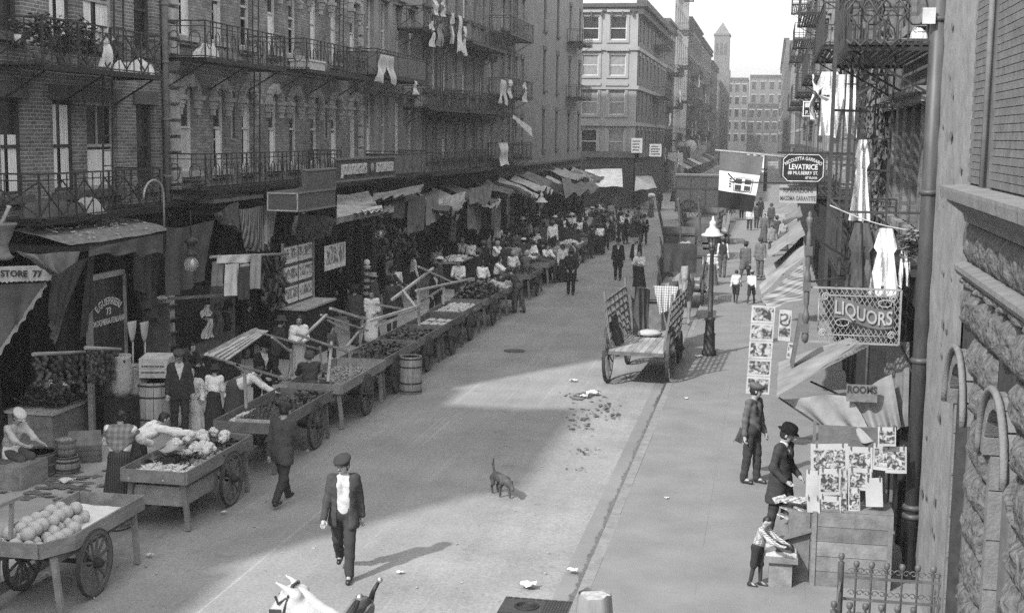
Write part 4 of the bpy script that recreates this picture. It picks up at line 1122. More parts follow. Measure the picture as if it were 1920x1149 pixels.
balcony('middle iron balcony with planks near the narrow tenement', FL, 56.3, 63, 6.95, style='', ladder=(61, .5, 9.9), group=fe)
balcony('lower iron balcony over the ragged awnings of the banded brick front', FL, 50, 61, 4.4, style='scroll', ladder=(60, .5, 6.9), group=fe)
for i, z in enumerate((4.7, 7.9, 10.9, 14.0)):
    balcony(('lowest', 'second', 'third', 'topmost')[i] + ' iron balcony of the narrow tenement stack', FL, 65.2, 71.7, z, style='x', ladder=(69, .5, z + 3.0), group=fe, detail=False)
for i, z in enumerate((8.5, 12.2)):
    balcony(('lower', 'upper')[i] + ' small iron balcony on the tall plain corner wall', FL, 90.5, 95.5, z, style='', detail=False, group=fe)
# drain pipe at the brick party line
t = thing('drain_pipe', 'pale painted drain pipe running down beside the block quoins', 'drain pipe', (XL + .1, yA1 + .03, 0))
MB().tube([(0, 0, 4.0), (0, 0, 16)], .075, 10).build('pipe', mat(.2, ns=5, na=.3, key='pipe'), t)
for i in range(9): b = MB(); b.lathe([(.09, 0), (.095, .03), (.09, .06)], 12, (0, 0, 4.9 + i * 1.3)); b.build('collar', mat(.16, key='pipe'), t)
# plants and things on balconies
LEAF = mat(.07, rough=.6, ns=6, na=.5, key='leaf'); LEAF2 = mat(.12, rough=.6, ns=6, na=.5, key='leaf')
def bush(name, label, c, r, n, m=LEAF, pot=None, leaf=.06, cat='plant', stems=True):
    t = thing(name, label, cat, c); b = MB()
    for i in range(n):
        d = Vector((random.gauss(0, 1), random.gauss(0, 1), random.gauss(0, 1))).normalized() * random.uniform(.25, 1)
        p = Vector((d.x * r[0], d.y * r[1], r[2] * (1 + d.z) + (pot[1] if pot else 0)))
        a = random.uniform(0, 2 * PI); u = Vector((math.cos(a), math.sin(a), random.uniform(-.6, .6))) * leaf; w = Vector((-math.sin(a), math.cos(a), random.uniform(-.6, .6))) * leaf * .55
        b.add([p - u, p + w, p + u, p - w], [(0, 1, 2, 3)])
    o = b.build('foliage', m, t); o['kind'] = 'stuff'
    s = MB()
    for i in range(7):
        s.tube([(0, 0, (pot[1] * .8 if pot else 0)), (random.uniform(-.5, .5) * r[0], random.uniform(-.5, .5) * r[1], r[2] * .9 + (pot[1] if pot else 0))], .008, 4)
    s.build('stems', LEAF, t)
    if pot: q = MB(); q.lathe([(pot[0] * .7, 0), (pot[0], pot[1]), (pot[0] * .9, pot[1] - .01), (pot[0] * .8, pot[1] * .85), (1e-4, pot[1] * .85)], 12); q.build('pot', pot[2], t)
    return t
POTW = mat(.5, key='pot'); POTD = mat(.12, key='pot')
p = gx(30, 82, XL + .1); bush('potted_plant', 'leafy plant in a whitewashed tin can on the upper window ledge', (p.x, p.y, p.z), (.13, .16, .16), 90, LEAF2, (.1, .16, POTW), .05)
p = gx(52, 86, XL + .1); bush('potted_plant', 'smaller plant in a mottled can on the upper window ledge', (p.x, p.y, p.z), (.1, .12, .1), 60, LEAF2, (.1, .15, mat(.4, ns=20, na=.6, key='pot')), .045)
VN3 = ('spreading leafy vine at the window end of the plant tub balcony', 'spreading leafy vine in the middle tub of the plant balcony', 'spreading leafy vine beside the hanging nightshirt on the balcony')
for i, yv in enumerate((22.5, 23.3, 24.1)):
    bush('potted_plant', VN3[i], (XL + .75, yv, 7.12), (.28, .45, .42), 330, LEAF, (.16, .2, POTD), .06)['group'] = 'vines on the tub balcony'
b = bush('potted_plant', 'small plant in a shallow box on the shop ledge below the quoins', gx(372, 365, XL + .7), (.2, .35, .12), 80, LEAF, (.2, .12, POTD), .05)
laundry('long white nightshirt hanging inside the plant tub balcony', gx(196, 50, XL + 1.02), .75, .78, 'shirt', seed=1)
def bundle(label, c, r, v=.5, name='bedding', cat='bedding', n=5, group=None):
    b = MB(); sd = random.uniform(0, 9)
    def pile(u, w):
        x, y = 2 * u - 1, 2 * w - 1; e = max(0, 1 - max(abs(x), abs(y)) ** 3) ** .6
        return Vector(c) + Vector((x * r[0] * (.8 + .2 * nz(y * 3, sd)), y * r[1] * (.85 + .15 * nz(x * 3, sd)), r[2] * 1.3 * e * (.7 + .2 * nz(x * 1.6 + sd, y * 2.1) + .07 * nz(x * 5, y * 6, sd))))
    b.surf(pile, 16, 16)
    return solo(name, b, cloth(v), label, cat, group)
bundle('crumpled white bedding airing at the end of the plant tub balcony', (XL + .75, 26.1, 7.12), (.35, .6, .3), .66)
bundle('dark rolled mattress with rags on the balcony above the drug store', (XL + .6, 23.0, 4.35), (.4, .8, .35), .1)
bundle('pale pile of cloth on the balcony above the drug store', (XL + .7, 24.2, 4.35), (.3, .4, .3), .45)
bundle('folded quilts and a chair on the bedding balcony near the quoins', (XL + .7, 30.6, 7.64), (.4, 1.1, .25), .16)
bundle('white quilt heap on the bedding balcony near the quoins', (XL + .8, 29.6, 7.64), (.25, .4, .35), .6)
t = thing('trough', 'white metal wash trough on the upper balcony rail', 'trough', (XL + .8, 36.6, 7.72)); MB().bx(-.3, .3, -.6, .6, 0, .22).build('tub', mat(.5, key='tin'), t); MB().bx(-.33, .33, -.63, .63, .22, .27).build('rim', mat(.55, key='tin'), t)
laundry('pair of white long drawers pegged out over the brownstone balcony', gx(724, 110, XL + 1.2) + Vector((.0, 0, .1)), 2.3, .95, 'drawers', seed=2)
laundry('narrow white towel dangling below the brownstone balcony', gx(778, 152, XL + 1.1), .35, .5, 'sheet', seed=3)
for i, (px, py, w, h, k, lb) in enumerate(((811, 40, .55, .95, 'shirt', 'white undershirt on the washing balcony line'), (826, 45, .7, .9, 'drawers', 'grey trousers hung upside down on the washing balcony'), (848, 25, .5, 1.2, 'shirt', 'long white shirt on the topmost washing line'), (862, 30, .5, 1.5, 'sheet', 'long white towel trailing from the washing balcony'), (872, 50, .4, 1.2, 'shirt', 'white child shirt at the end of the washing balcony'), (817, 0, .5, .6, 'sheet', 'white cloth on the highest washing line'), (832, 2, .4, .6, 'shirt', 'white vest on the highest washing line'))):
    laundry(lb, gx(px, py, XL + 1.15), w * 1.4, h, k, .72 if 'grey' not in lb else .3, seed=i)
for i, (px, py, w, h, k, lb) in enumerate(((943, 150, 1.2, 1.2, 'drawers', 'white drawers and shirt on the narrow tenement second balcony'), (957, 150, .8, .9, 'shirt', 'small white shirt on the narrow tenement second balcony'), (945, 268, 1.5, 1.1, 'sheet', 'big white tablecloth hung low on the narrow tenement'), (985, 155, .8, 1.0, 'shirt', 'striped shirt on the balcony by the tall plain wall'))):
    laundry(lb, gx(px, py, XL + 1.2), w * 1.5, h, k, .72, seed=i + 9)
drape('white cloth strip stretched out from the narrow tenement window', [(962, 215), (997, 240), (999, 258), (962, 222)], XL + 1.5, .7, name='laundry', cat='laundry', nu=10, nv=4, amp=.02)
for i in range(5):
    yv = 24.1 + .55 * i
# ------------------------------------------------------------------ ledges, awnings and hanging cloths
t = thing('ledge_roof', 'dark projecting shop roof ledge below the block quoins', 'ledge', (XL + .5, yB0 + 1.6, 4.3))
MB().bx(-.5, .55, -1.5, 1.6, 0, .08).build('top', mat(.12, ns=4, na=.4, key='tar'), t); MB().bx(-.5, .45, -1.4, 1.5, -.14, -.002).build('moulding', WDK, t); MB().bx(-.5, .3, -1.3, 1.4, -.3, -.142).build('soffit', WDK, t)
t = thing('ledge_roof', 'littered tin roof ledge above the drug store awning', 'ledge', (XL + .6, 24.0, 3.9))
MB().surf(lambda u, v: (-.6 + 1.6 * v, -2.2 + 4.2 * u, .28 - .26 * v ** 2 + .02 * nz(u * 9, v * 9)), 20, 8).build('top', mat(.16, ns=9, na=.6, bump=.5, bs=20, key='tar'), t); MB().bx(-.6, .98, -2.2, 2.0, -.12, .0).build('soffit', WDK, t)
lit = MB()
for i in range(70):
    a = random.uniform(0, PI); x, y = random.uniform(-.3, .9), random.uniform(-1.7, 1.7); s_ = random.uniform(.02, .07); z = .3 - .26 * ((x + .6) / 1.6) ** 2
    lit.box((x, y, z + .012), (s_, s_ * random.uniform(.5, 2), .02), rz=a)
o = lit.build('litter', mat(.4, ns=30, na=.6, key='lit'), t); o['kind'] = 'stuff'
t = thing('sign_mortar', 'giant mortar and pestle trade sign at the drug store', 'sign', gx(2, 478, XL + 1.6)); t.scale = (.78, .78, .78)
MB().lathe([(.2, -.1), (.26, -.05), (.2, .0), (.16, .1), (.15, .22), (.23, .38), (.3, .58), (.34, .62), (.34, .66), (.26, .67), (.2, .5), (1e-4, .5)], 18).build('bowl', wood(.14), t)
MB().tube([(0, -.05, .55), (.05, .25, .95), (.05, .27, 1.0)], [.05, .04, .06], 8).build('pestle', wood(.3), t)
# drug store awning with lettered valance
YD = 21.15
aw = thing('canvas_awning', 'grey drug store awning with lettered valance and scalloped edge', 'awning', (gy(50, 600, YD).x, YD, 2.6))
p0, p1, p2, p3 = gy(-70, 502, YD), gy(96, 497, YD), gy(98, 528, YD), gy(-70, 534, YD)
cloth_mb(p0, p1, p2, p3, 40, 4, 3, .008, scallop=22).build('valance', mat(.5, rough=.9, ns=8, na=.3, key='canv'), aw, True)
m = text_mb('DRUG STORE  77', .155, .004, .004, 1.12); c = gy(15, 513, YD); m.v = [(c.x + p[0], YD - .03 - p[2], c.z + p[1] + .02 * p[0]) for p in m.v]; m.build('lettering', mat(.05, key='ink'), aw, True)
A0, B0, C0 = gy(-70, 536, YD + .05), gy(88, 530, YD + .05), gy(-70, 760, YD + .05)
def tri(u, v):
    top = A0 + (B0 - A0) * u; bot = C0 + (B0 - C0) * u; p = top + (bot - top) * v; s = v ** 1.0
    p = p + Vector((0, .05 * math.sin(u * 22 + v * 2) * v, 0))
    if v > .97: p.z += .03 * abs(math.sin(u * 30 * PI / 2)) - .02
    return p
MB().surf(tri, 60, 12).build('side_curtain', canvas(.13), aw, True)
def band(u, v):
    p = C0 + (B0 - C0) * u + Vector((0, -.03, 0)); n = Vector((.35, 0, -1)).normalized(); k = .11 - (.05 * abs(math.sin(u * 34)) if v > .5 else 0); return p + n * (k * v - .02)
MB().surf(band, 120, 2).build('scalloped_band', mat(.34, ns=8, na=.3, key='canv'), aw, True)
drape('dusty canvas gathered below the littered tin roof', [(30, 470), (150, 470), (140, 545), (90, 505)], XL + 1.7, .2, folds=4, amp=.06, sag=.05)
drape('dark scalloped canvas flap hanging beyond the drug store valance', [(96, 520), (165, 480), (100, 648), (96, 600)], [XL + 1.9, XL + 1.9, XL + 1.6, XL + 1.6], .07, folds=3, amp=.05, scallop=12)
drape('black tarpaulin hung across the shop mouth beside the lettered door', [(120, 560), (165, 500), (170, 640), (110, 700)], XL + .8, .03, folds=4, amp=.06, name='tarpaulin', cat='tarpaulin')
aw2 = drape('ragged dark awning cloth stretched over the lettered grocery door', [(168, 462), (306, 438), (308, 475), (172, 480)], [XL + 2.0, XL + 2.0, XL + 2.1, XL + 2.1], .06, folds=3, amp=.05, sag=.02, ragged=.03)
drape('long dark cloth strip hanging beside the grocery door', [(165, 480), (178, 478), (170, 560), (155, 640)], XL + 1.6, .035, folds=2, amp=.05, name='tarpaulin', cat='tarpaulin')
drape('dark folded tarpaulin drooping in points behind the brooms', [(250, 470), (308, 462), (290, 610), (262, 560)], XL + 1.5, .05, folds=3, amp=.08, ragged=.15, name='tarpaulin', cat='tarpaulin')
drape('broad dark tarpaulin hanging behind the glass globe lamp', [(312, 425), (402, 412), (385, 520), (318, 560)], XL + 1.9, .075, folds=3, amp=.07, sag=.06, ragged=.05, name='tarpaulin', cat='tarpaulin')
drape('tattered scalloped cloth end fluttering under the shop roof ledge', [(400, 400), (448, 378), (452, 442), (425, 425)], XL + 1.9, .1, folds=4, amp=.08, ragged=.12)
drape('striped curtain cloth hanging in the shop below the sign box', [(448, 392), (512, 385), (505, 470), (466, 478)], XL + 1.2, .2, m=wavemat(.06, .26, 3.2, 'Y'), folds=6, amp=.06, ragged=.12, name='curtain_cloth', cat='cloth')
drape('pale ragged cloth strips at the end of the striped curtain', [(498, 385), (520, 390), (512, 445), (497, 470)], XL + 1.25, .3, folds=4, amp=.04, ragged=.2, name='curtain_cloth', cat='cloth')
lamp_globe('hanging gas lamp with clear glass globe before the broad tarpaulin', gx(357, 395, XL + 2.3), 1.25)
lamp_globe('hanging gas lamp with clear glass globe at the saloon awning end', gx(712, 370, XL + 2.0), 1.3)
t = thing('lamp_bracket', 'bent pipe bracket arching over the grocery awning', 'bracket', gx(290, 440, XL + 1.6)); MB().tube([(0, 1.0 * math.cos(a) * .45 , .75 + .35 * math.sin(a) if a > 0 else .2) for a in [PI * (1 - i / 12) for i in range(12)]] + [(0, .45, .1)], .022, 6).build('pipe', mat(.3, key='pipe'), t)
# saloon sign box and beer board
SB = mat(.10, ns=5, na=.25, key='signpaint'); c = gx(560, 378, -11.55)
sb = thing('sign_box', 'plain dark saloon sign box projecting over the pavement', 'sign', (c.x, c.y, 4.15)); Lb = gx(629, 378, -11.55).y - c.y
wv = abs(gy(500, 375, c.y).x - c.x); zt_, zb = gx(560, 361, -11.55).z - 4.15, gx(560, 398, -11.55).z - 4.15
MB().bx(-wv, 0, 0, Lb, zb, zt_).build('lower_box', SB, sb)
zu = gx(629, 316, -11.55).z - 4.15
m = MB(); m.add([(-.1, .25, zt_), (.02, .25, zt_), (.02, .5, zt_ + .12), (-.1, .5, zt_ + .12)], [(0, 1, 2, 3)]); m.bx(-.1, .02, .5, Lb, zt_, zu); m.bx(-.1, .02, .25, .5, zt_, zt_ + .12); m.build('upper_panel', SB, sb)
for n_, (a, b_, e, f_) in {'frame_strip': (-wv, 0, -.02, 0)}.items():
    for z in (zb + .03, zt_ - .03): MB().bar((-wv + .02, -.012, z), (-.02, -.012, z), .02, .03).build('frame_strip', mat(.45, key='trim'), sb)
    for x in (-wv + .03, -.03): MB().bar((x, -.012, zb + .05), (x, -.012, zt_ - .05), .02, .03).build('frame_strip', mat(.45, key='trim'), sb)
for z in (zb + .02, zt_ - .01): MB().bar((.01, 0.02, z), (.01, Lb, z), .03, .05).build('edge_moulding', mat(.2, key='trim'), sb)
MB().bar((-.04, .5, zu), (-.04, Lb, zu), .16, .04).build('edge_moulding', mat(.2, key='trim'), sb)
for yy_ in (.2, Lb - .2): MB().bar((-wv + .1, yy_, zb + .2), (-2.3, yy_, zb + .3), .04).build('arm', IRON, sb)
XS = -12.45; q0, q1 = gx(630, 335, XS), gx(740, 330, XS)
bs_ = thing('beer_sign', 'long raised letter beer sign board along the balcony edge', 'sign', (XS, (q0.y + q1.y) / 2, 4.5))
z0_, z1_ = 4.55, 5.2; m = MB(); m.bx(XS - .06, XS, q0.y, q1.y, z0_, z1_); m.build('board', mat(.07, ns=6, na=.3, key='signpaint'), bs_, True)
for z in (z0_, z1_): m = MB(); m.bar((XS + .01, q0.y, z), (XS + .01, q1.y, z), .06, .06); m.build('moulding', mat(.16, key='trim'), bs_, True)
m = text_mb("JOS. DOELGER'S", .42, .03, .012, .82); cc = q0.y + (q1.y - q0.y) * .27; m.v = [(XS + .03 + p[2], cc + p[0] * 1.0, 4.87 + p[1]) for p in m.v]; m.build('lettering', mat(.5, key='gilt'), bs_, True)
m = text_mb("EXTRA BEER", .42, .03, .012, .82); cc = q0.y + (q1.y - q0.y) * .80; m.v = [(XS + .03 + p[2], cc + p[0], 4.87 + p[1]) for p in m.v]; m.build('lettering', mat(.5, key='gilt'), bs_, True)
m = MB(); m.lathe([(.16, 0), (.17, .03), (1e-4, .04)], 16, (XS + .02, q0.y + (q1.y - q0.y) * .565, 4.87), Matrix.Rotation(PI / 2, 3, 'Y')); m.build('medallion', mat(.25, key='gilt'), bs_, True)
# saloon awning: roof slope, front valance, gathered side
drape('broad faded saloon awning sloping out under the beer sign', [(632, 365), (690, 358), (718, 398), (632, 418)], [XL + .5, XL + .5, XL + 2.4, XL + 2.4], .34, nu=20, nv=14, folds=2, amp=.03, sag=.04)
drape('fringed valance of the faded saloon awning', [(632, 408), (716, 390), (716, 403), (632, 421)], XL + 2.42, .22, folds=6, amp=.02, scallop=30)
drape('crumpled pale fold of canvas on the saloon awning end', [(655, 400), (716, 384), (717, 394), (660, 402)], [XL + 2.0, XL + 2.0, XL + 2.5, XL + 2.5], .45, folds=5, amp=.05)
drape('dark gathered side curtain of the saloon awning', [(560, 398), (632, 410), (620, 440), (556, 462)], [XL + 1.6, XL + 2.3, XL + 2.0, XL + 1.3], .12, folds=6, amp=.09, ragged=.05)
drape('checked side cloth tucked behind the saloon awning', [(552, 405), (572, 398), (566, 450), (550, 440)], XL + 1.0, .2, m=wavemat(.08, .3, 4, 'YZ'), folds=3, amp=.05, name='curtain_cloth', cat='cloth')
for i, (pts, v, lb) in enumerate((([(700, 362), (795, 345), (792, 360), (702, 378)], .2, 'sagging grey awning strip above the rag shop rows'), ([(720, 386), (738, 380), (739, 398), (720, 402)], .25, 'small striped awning end beside the saloon globe lamp'), ([(822, 372), (874, 358), (874, 374), (824, 386)], .3, 'fringed pale awning above the stall crowd'), ([(735, 372), (760, 368), (758, 410), (737, 412)], .05, 'dark dress cloth hanging under the sagging awning strip'), ([(765, 372), (798, 365), (796, 430), (768, 440)], .1, 'long patterned carpet hanging under the sagging awning strip'), ([(800, 368), (822, 365), (824, 410), (802, 425)], .16, 'striped carpet hanging beside the fringed pale awning'), ([(880, 352), (925, 345), (922, 372), (884, 385)], .14, 'torn grey awning in front of the narrow tenement'), ([(876, 372), (905, 368), (902, 430), (880, 432)], .12, 'grey blanket hanging below the torn awning'), ([(922, 385), (940, 378), (938, 430), (924, 432)], .2, 'pale rag hanging near the street lantern'))):
    drape(lb, pts, [XL + 1.8] * 2 + [XL + 2.0] * 2 if 'awning' in lb else XL + 1.3, v, folds=5, amp=.06, ragged=.06, sag=.03, name='canvas_awning' if 'awning' in lb else 'hanging_cloth', cat='awning' if 'awning' in lb else 'cloth')
drape('big dark tarpaulin awning at the far street corner', [(1052, 322), (1085, 318), (1130, 352), (1062, 368)], [XL + .6, XL + .6, XL + 3.2, XL + 3.2], .15, folds=3, amp=.12, sag=.1)
drape('white shop awning on the pale grey corner building', [(1097, 318), (1166, 316), (1168, 350), (1092, 350)], [gy(1097, 318, 109.2).x, gy(1166, 316, 109.2).x, gy(1168, 350, 106.8).x, gy(1092, 350, 106.8).x], .6, folds=2, amp=.03)
drape('grey shop awning on the side of the pale grey corner building', [(1192, 330), (1222, 330), (1232, 352), (1190, 358)], [XG, XG, XG + 1.8, XG + 1.8], .4, folds=2, amp=.03)
for px0, px1, py0, py1, lb in ((1184, 1204, 259, 287, 'white lettered notice board on the corner building edge'), (1218, 1240, 270, 294, 'smaller white notice board on the side of the corner building')):
    a, b_ = gy(px0, py0, 109.0), gy(px1, py1, 109.0); t = thing('notice_board', lb, 'sign', ((a.x + b_.x) / 2, 109.0, b_.z)); w_ = (b_.x - a.x); h_ = a.z - b_.z
    MB().bx(-w_ / 2, w_ / 2, -.05, 0, 0, h_).build('board', mat(.75, key='sg'), t)
    for i in range(4): MB().bx(-w_ * .38, w_ * .38 - random.uniform(0, .2), -.06, -.052, h_ * (.15 + .2 * i), h_ * (.15 + .2 * i) + .09).build('lettering_line', mat(.15, key='ink'), t)
    MB().bar((w_ * .2, 0, h_ / 2), (w_ * .2 - .2, 1.2, h_ / 2), .05).build('bracket', IRON, t)

random.seed(5); VV = (.05, .1, .2, .3, .14, .4)
AWN = ('patched', 'sun bleached', 'striped', 'sagging', 'sooty', 'short', 'torn', 'long', 'narrow', 'grimy', 'frayed', 'faded', 'wide', 'limp')
for i in range(14):
    y0 = 46.5 + i * 3.55; l = random.uniform(2.2, 3.3); z = 3.6 + random.uniform(-.25, .3); d = random.uniform(1.6, 2.5)
    solo('canvas_awning', cloth_mb((XL + .3, y0, z), (XL + .3, y0 + l, z + random.uniform(-.1, .1)), (XL + d, y0 + l, z - random.uniform(.4, 1.2)), (XL + d + random.uniform(-.5, .3), y0, z - random.uniform(.4, 1.2)), folds=random.choice((2, 3, 5)), amp=random.uniform(.05, .13), sag=random.uniform(.05, .3), ragged=random.uniform(.04, .2), seed=i), canvas(random.choice(VV)), AWN[i] + ' shop awning over the crowded shady pavement', 'awning')
    for k in range(3):
        yk = y0 + random.uniform(0, 3); w = random.uniform(.4, .9); x = XL + random.uniform(.35, 1.5); z0 = random.uniform(2.6, 3.3); h = random.uniform(.7, 1.6)
        o = solo('hanging_cloth', cloth_mb((x, yk, z0), (x, yk + w, z0), (x, yk + w, z0 - h), (x, yk, z0 - h), folds=3, amp=.05, ragged=.08, seed=i + k, nu=14, nv=8), cloth(random.choice((.03, .06, .12, .25, .45))), 'piece of clothing hung for sale below the ' + AWN[i] + ' awning', 'cloth', 'clothing hung under the awnings')
# ------------------------------------------------------------------ pushcarts and their goods
VEG = mat(.5, rough=.7, ns=18, na=.45, key='veg'); GREEN = mat(.09, rough=.6, ns=8, na=.5, key='leaf'); DARKF = mat(.05, rough=.5, ns=8, na=.5, key='fruit'); MIDF = mat(.25, rough=.6, ns=14, na=.5, key='fruit')
MELON = mat(.4, rough=.9, ns=60, na=.3, bump=.6, bs=70, key='melon')
c1 = cart('worn pushcart heaped with netted melons on white cloth', CX, 17.72, 2.35, .98, taper=.45, wy=-.27, m=wood(.2))
wet_ = solo('cloth_sheet', MB().surf(lambda u, v: (CX - .44 + .88 * u, 15.65 + 1.1 * v, .775 + .012 * nz(u * 9, v * 9)), 12, 12), WHITE, 'white cloth lying under the melons on the worn cart', 'cloth')
mm_ = MB(); mm_.ball((0, 0, 0), .095, 14, 10, .02); mme = mm_.mesh('melon', MELON); k = 0
for lay in range(2):
    for i in range(8 - lay):
        for j in range(3 - lay if lay else 4):
            x = CX - .36 + j * .2 + lay * .12 + random.uniform(-.025, .025); y = 14.62 + i * .195 + lay * .1 + random.uniform(-.03, .03)
            if lay == 0 and j == 3 and i > 4: continue
            if y > 16.2: continue
            o = link('melon', mme); o.location = (x, y, .85 + lay * .125 + random.uniform(-.01, .01)); s_ = random.uniform(.82, 1.1); o.scale = (s_, s_, s_ * .95); o.rotation_euler = (random.random(), random.random(), random.random() * 6)
            tag(o, 'round netted melon in the heap on the worn pushcart', 'melon', 'melons heaped on the pushcart'); k += 1
c0 = cart('empty pushcart with a wooden tub slung below its tray', CX - .1, 14.2, 2.3, .95, m=wood(.12))
tb = barrel('round wooden tub standing under the empty pushcart tray', CX + .1, 12.9, .3, .5, 0, straight=True, lid=False, name='wooden_tub', cat='tub')
c2 = cart('pushcart of cauliflower and loose vegetables with a stained box slung under', CX, 21.5, 2.6, 1.05, wy=.35, under=(-1.15, .1), m=wood(.17))
CAUL = mat(.6, rough=.9, ns=25, na=.2, bump=.9, bs=45, key='caul')
cf = MB()
for i in range(26):
    a, e = random.uniform(0, 2 * PI), random.uniform(0, 1.2); r = .08 if i < 5 else random.uniform(.03, .06); d = Vector((math.cos(a) * math.sin(e), math.sin(a) * math.sin(e), math.cos(e))); cf.ball(d * (.075 if i > 4 else .01), r, 6, 4, .1)
cfm = cf.mesh('cauliflower', CAUL)
for i in range(24):
    o = link('cauliflower', cfm); o.location = (CX + random.uniform(-.4, .3), random.uniform(19.05, 20.55), .86 + random.uniform(0, .16)); s_ = random.uniform(.8, 1.2); o.scale = (s_, s_, s_); o.rotation_euler = (random.uniform(-.5, .5), random.uniform(-.5, .5), random.uniform(0, 6))
    tag(o, 'white cauliflower head among leaves on the vegetable pushcart', 'cauliflower', 'cauliflowers on the vegetable pushcart')
heap('leafy_greens', 'green leaves packed between the cauliflowers', CX - .48, CX + .45, 20.9, 22.75, .8, ('leaf', .08, .15), 240, GREEN, .16)
heap('small_vegetables', 'pale small squash and beans on the vegetable cart end', CX - .48, CX + .45, 20.25, 21.0, .8, ('long', .07, .11), 160, VEG, .1)
heap('radish_bunches', 'loose radishes and roots along the vegetable cart edge', CX + .1, CX + .48, 20.8, 22.4, .82, ('ball', .025, .045), 170, MIDF, .08)
sc = thing('weighing_scale', 'pan scale with a cloth tray among the cauliflowers', 'scale', (CX - .05, 18.9, .82)); MB().bx(-.1, .1, -.12, .12, 0, .16).build('body', IRON2, sc); MB().surf(lambda u, v: (-.16 + .32 * u, -.22 + .44 * v, .2 + .06 * ((2 * u - 1) ** 2 + (2 * v - 1) ** 2)), 8, 8).build('pan', mat(.35, rough=.4, metal=.6, key='tin'), sc)
c3 = cart('pushcart with a slatted canopy frame and mixed fruit baskets', CX, 25.3, 3.2, 1.1, wy=.6, m=wood(.15))
c4 = cart('flat empty topped pushcart with sloping side boards', CX, 29.0, 3.1, 1.15, wy=.1, m=wood(.24))
c5 = cart('pushcart of dark fruit boxes beside the lone barrel', CX, 32.0, 2.7, 1.05, wy=-.4, m=wood(.17))
c6 = cart('pushcart with a long pole laid over its frame', CX, 34.8, 2.6, 1.05, wy=-.3, m=wood(.17))
c7 = cart('pushcart with pale papers spread on its tray', CX, 37.5, 2.5, 1.05, wy=-.3, m=wood(.13))
c8 = cart('pushcart with turnips next to the stooping man', CX - .1, 40.2, 2.5, 1.05, wy=-.3, m=wood(.18))
c9 = cart('pushcart laden with leafy cabbages beyond the stooping man', CX - .1, 43.3, 2.6, 1.1, wy=-.2, m=wood(.17))
names = ('long low pushcart behind the cabbage cart', 'pushcart with piled sacks in the crowd', 'pushcart with a white sheet among the crowd', 'narrow pushcart with tilted tray by the far crowd', 'pushcart of crates near the street lantern', 'dark pushcart with raised shafts near the far corner', 'pushcart covered by sacking near the far corner', 'last pushcart in the line before the side street')
for i, lb in enumerate(names):
    yv = 46.6 + i * 4.6; xx = CX - .05 - .05 * i
    cart(lb, xx, yv, 2.7 + .2 * (i % 3), 1.1, wy=-.2 + .1 * (i % 4), m=wood(random.choice((.13, .17, .22))))
    heap('cart_goods', 'mixed goods heaped on the ' + lb.replace('pushcart', 'cart'), xx - .45, xx + .45, yv - 1.1, yv + 1.1, .82, (random.choice(('ball', 'leaf')), .05, .12), 120, random.choice((GREEN, MIDF, VEG, DARKF)), .2)
heap('fruit', 'dark plums in baskets on the canopy cart', CX - .5, CX + .5, 24.9, 26.2, .82, ('ball', .03, .045), 330, DARKF, .14)
heap('greens', 'small leafy bunches on the canopy cart edge', CX - .1, CX + .5, 25.6, 26.8, .84, ('leaf', .05, .09), 160, GREEN, .18)
heap('pears', 'pale pears piled on the canopy cart', CX - .45, CX + .2, 24.0, 24.8, .82, ('ball', .03, .05), 200, VEG, .12)
crate('pale wooden tray of peppers on the canopy cart', (CX + .1, 22.35, .8), (.7, .9, .14), openp=True, slats=1, m=WPALE)
heap('peppers', 'dark glossy peppers filling the pale wooden tray', CX - .2, CX + .42, 24.0, 24.85, .86, ('ball', .03, .06), 240, DARKF, .16)
heap('fruit', 'dark fruit heaped in the boxes beside the lone barrel', CX - .48, CX + .48, 30.9, 33.1, .82, ('ball', .04, .07), 260, DARKF, .22)
heap('leaf_bunches', 'leafy bunches among the dark fruit boxes', CX - .4, CX + .4, 31.2, 33.0, .9, ('leaf', .06, .1), 150, GREEN, .15)
heap('beans', 'thin layer of beans on the flat topped cart', CX - .45, CX + .45, 27.8, 30.3, .79, ('ball', .02, .035), 300, MIDF, .05)
heap('turnips', 'pale turnips on the cart next to the stooping man', CX - .5, CX + .4, 39.2, 41.2, .82, ('ball', .04, .07), 220, VEG, .15)
heap('cabbages', 'leafy cabbages piled high on the far cart', CX - .6, CX + .4, 42.1, 44.5, .86, ('leaf', .1, .18), 320, LEAF2, .5)
heap('greens', 'wilted greens on the cart with the long pole', CX - .45, CX + .45, 33.8, 35.8, .82, ('leaf', .07, .12), 200, GREEN, .15)
for i in range(9):
    o = solo('paper_sheet', MB().surf(lambda u, v: (CX - .42 + .28 * (i % 3) + .24 * u, 34.45 + .66 * (i // 3) + .55 * v, .80 + .02 * nz(u * 3 + i, v * 3)), 4, 4), PAPER, 'white printed sheet laid out on the paper seller cart', 'paper', 'sheets on the paper seller cart')
for i, (y0, sx_) in enumerate(((17.0, .25), (25.9, -.3))): pass
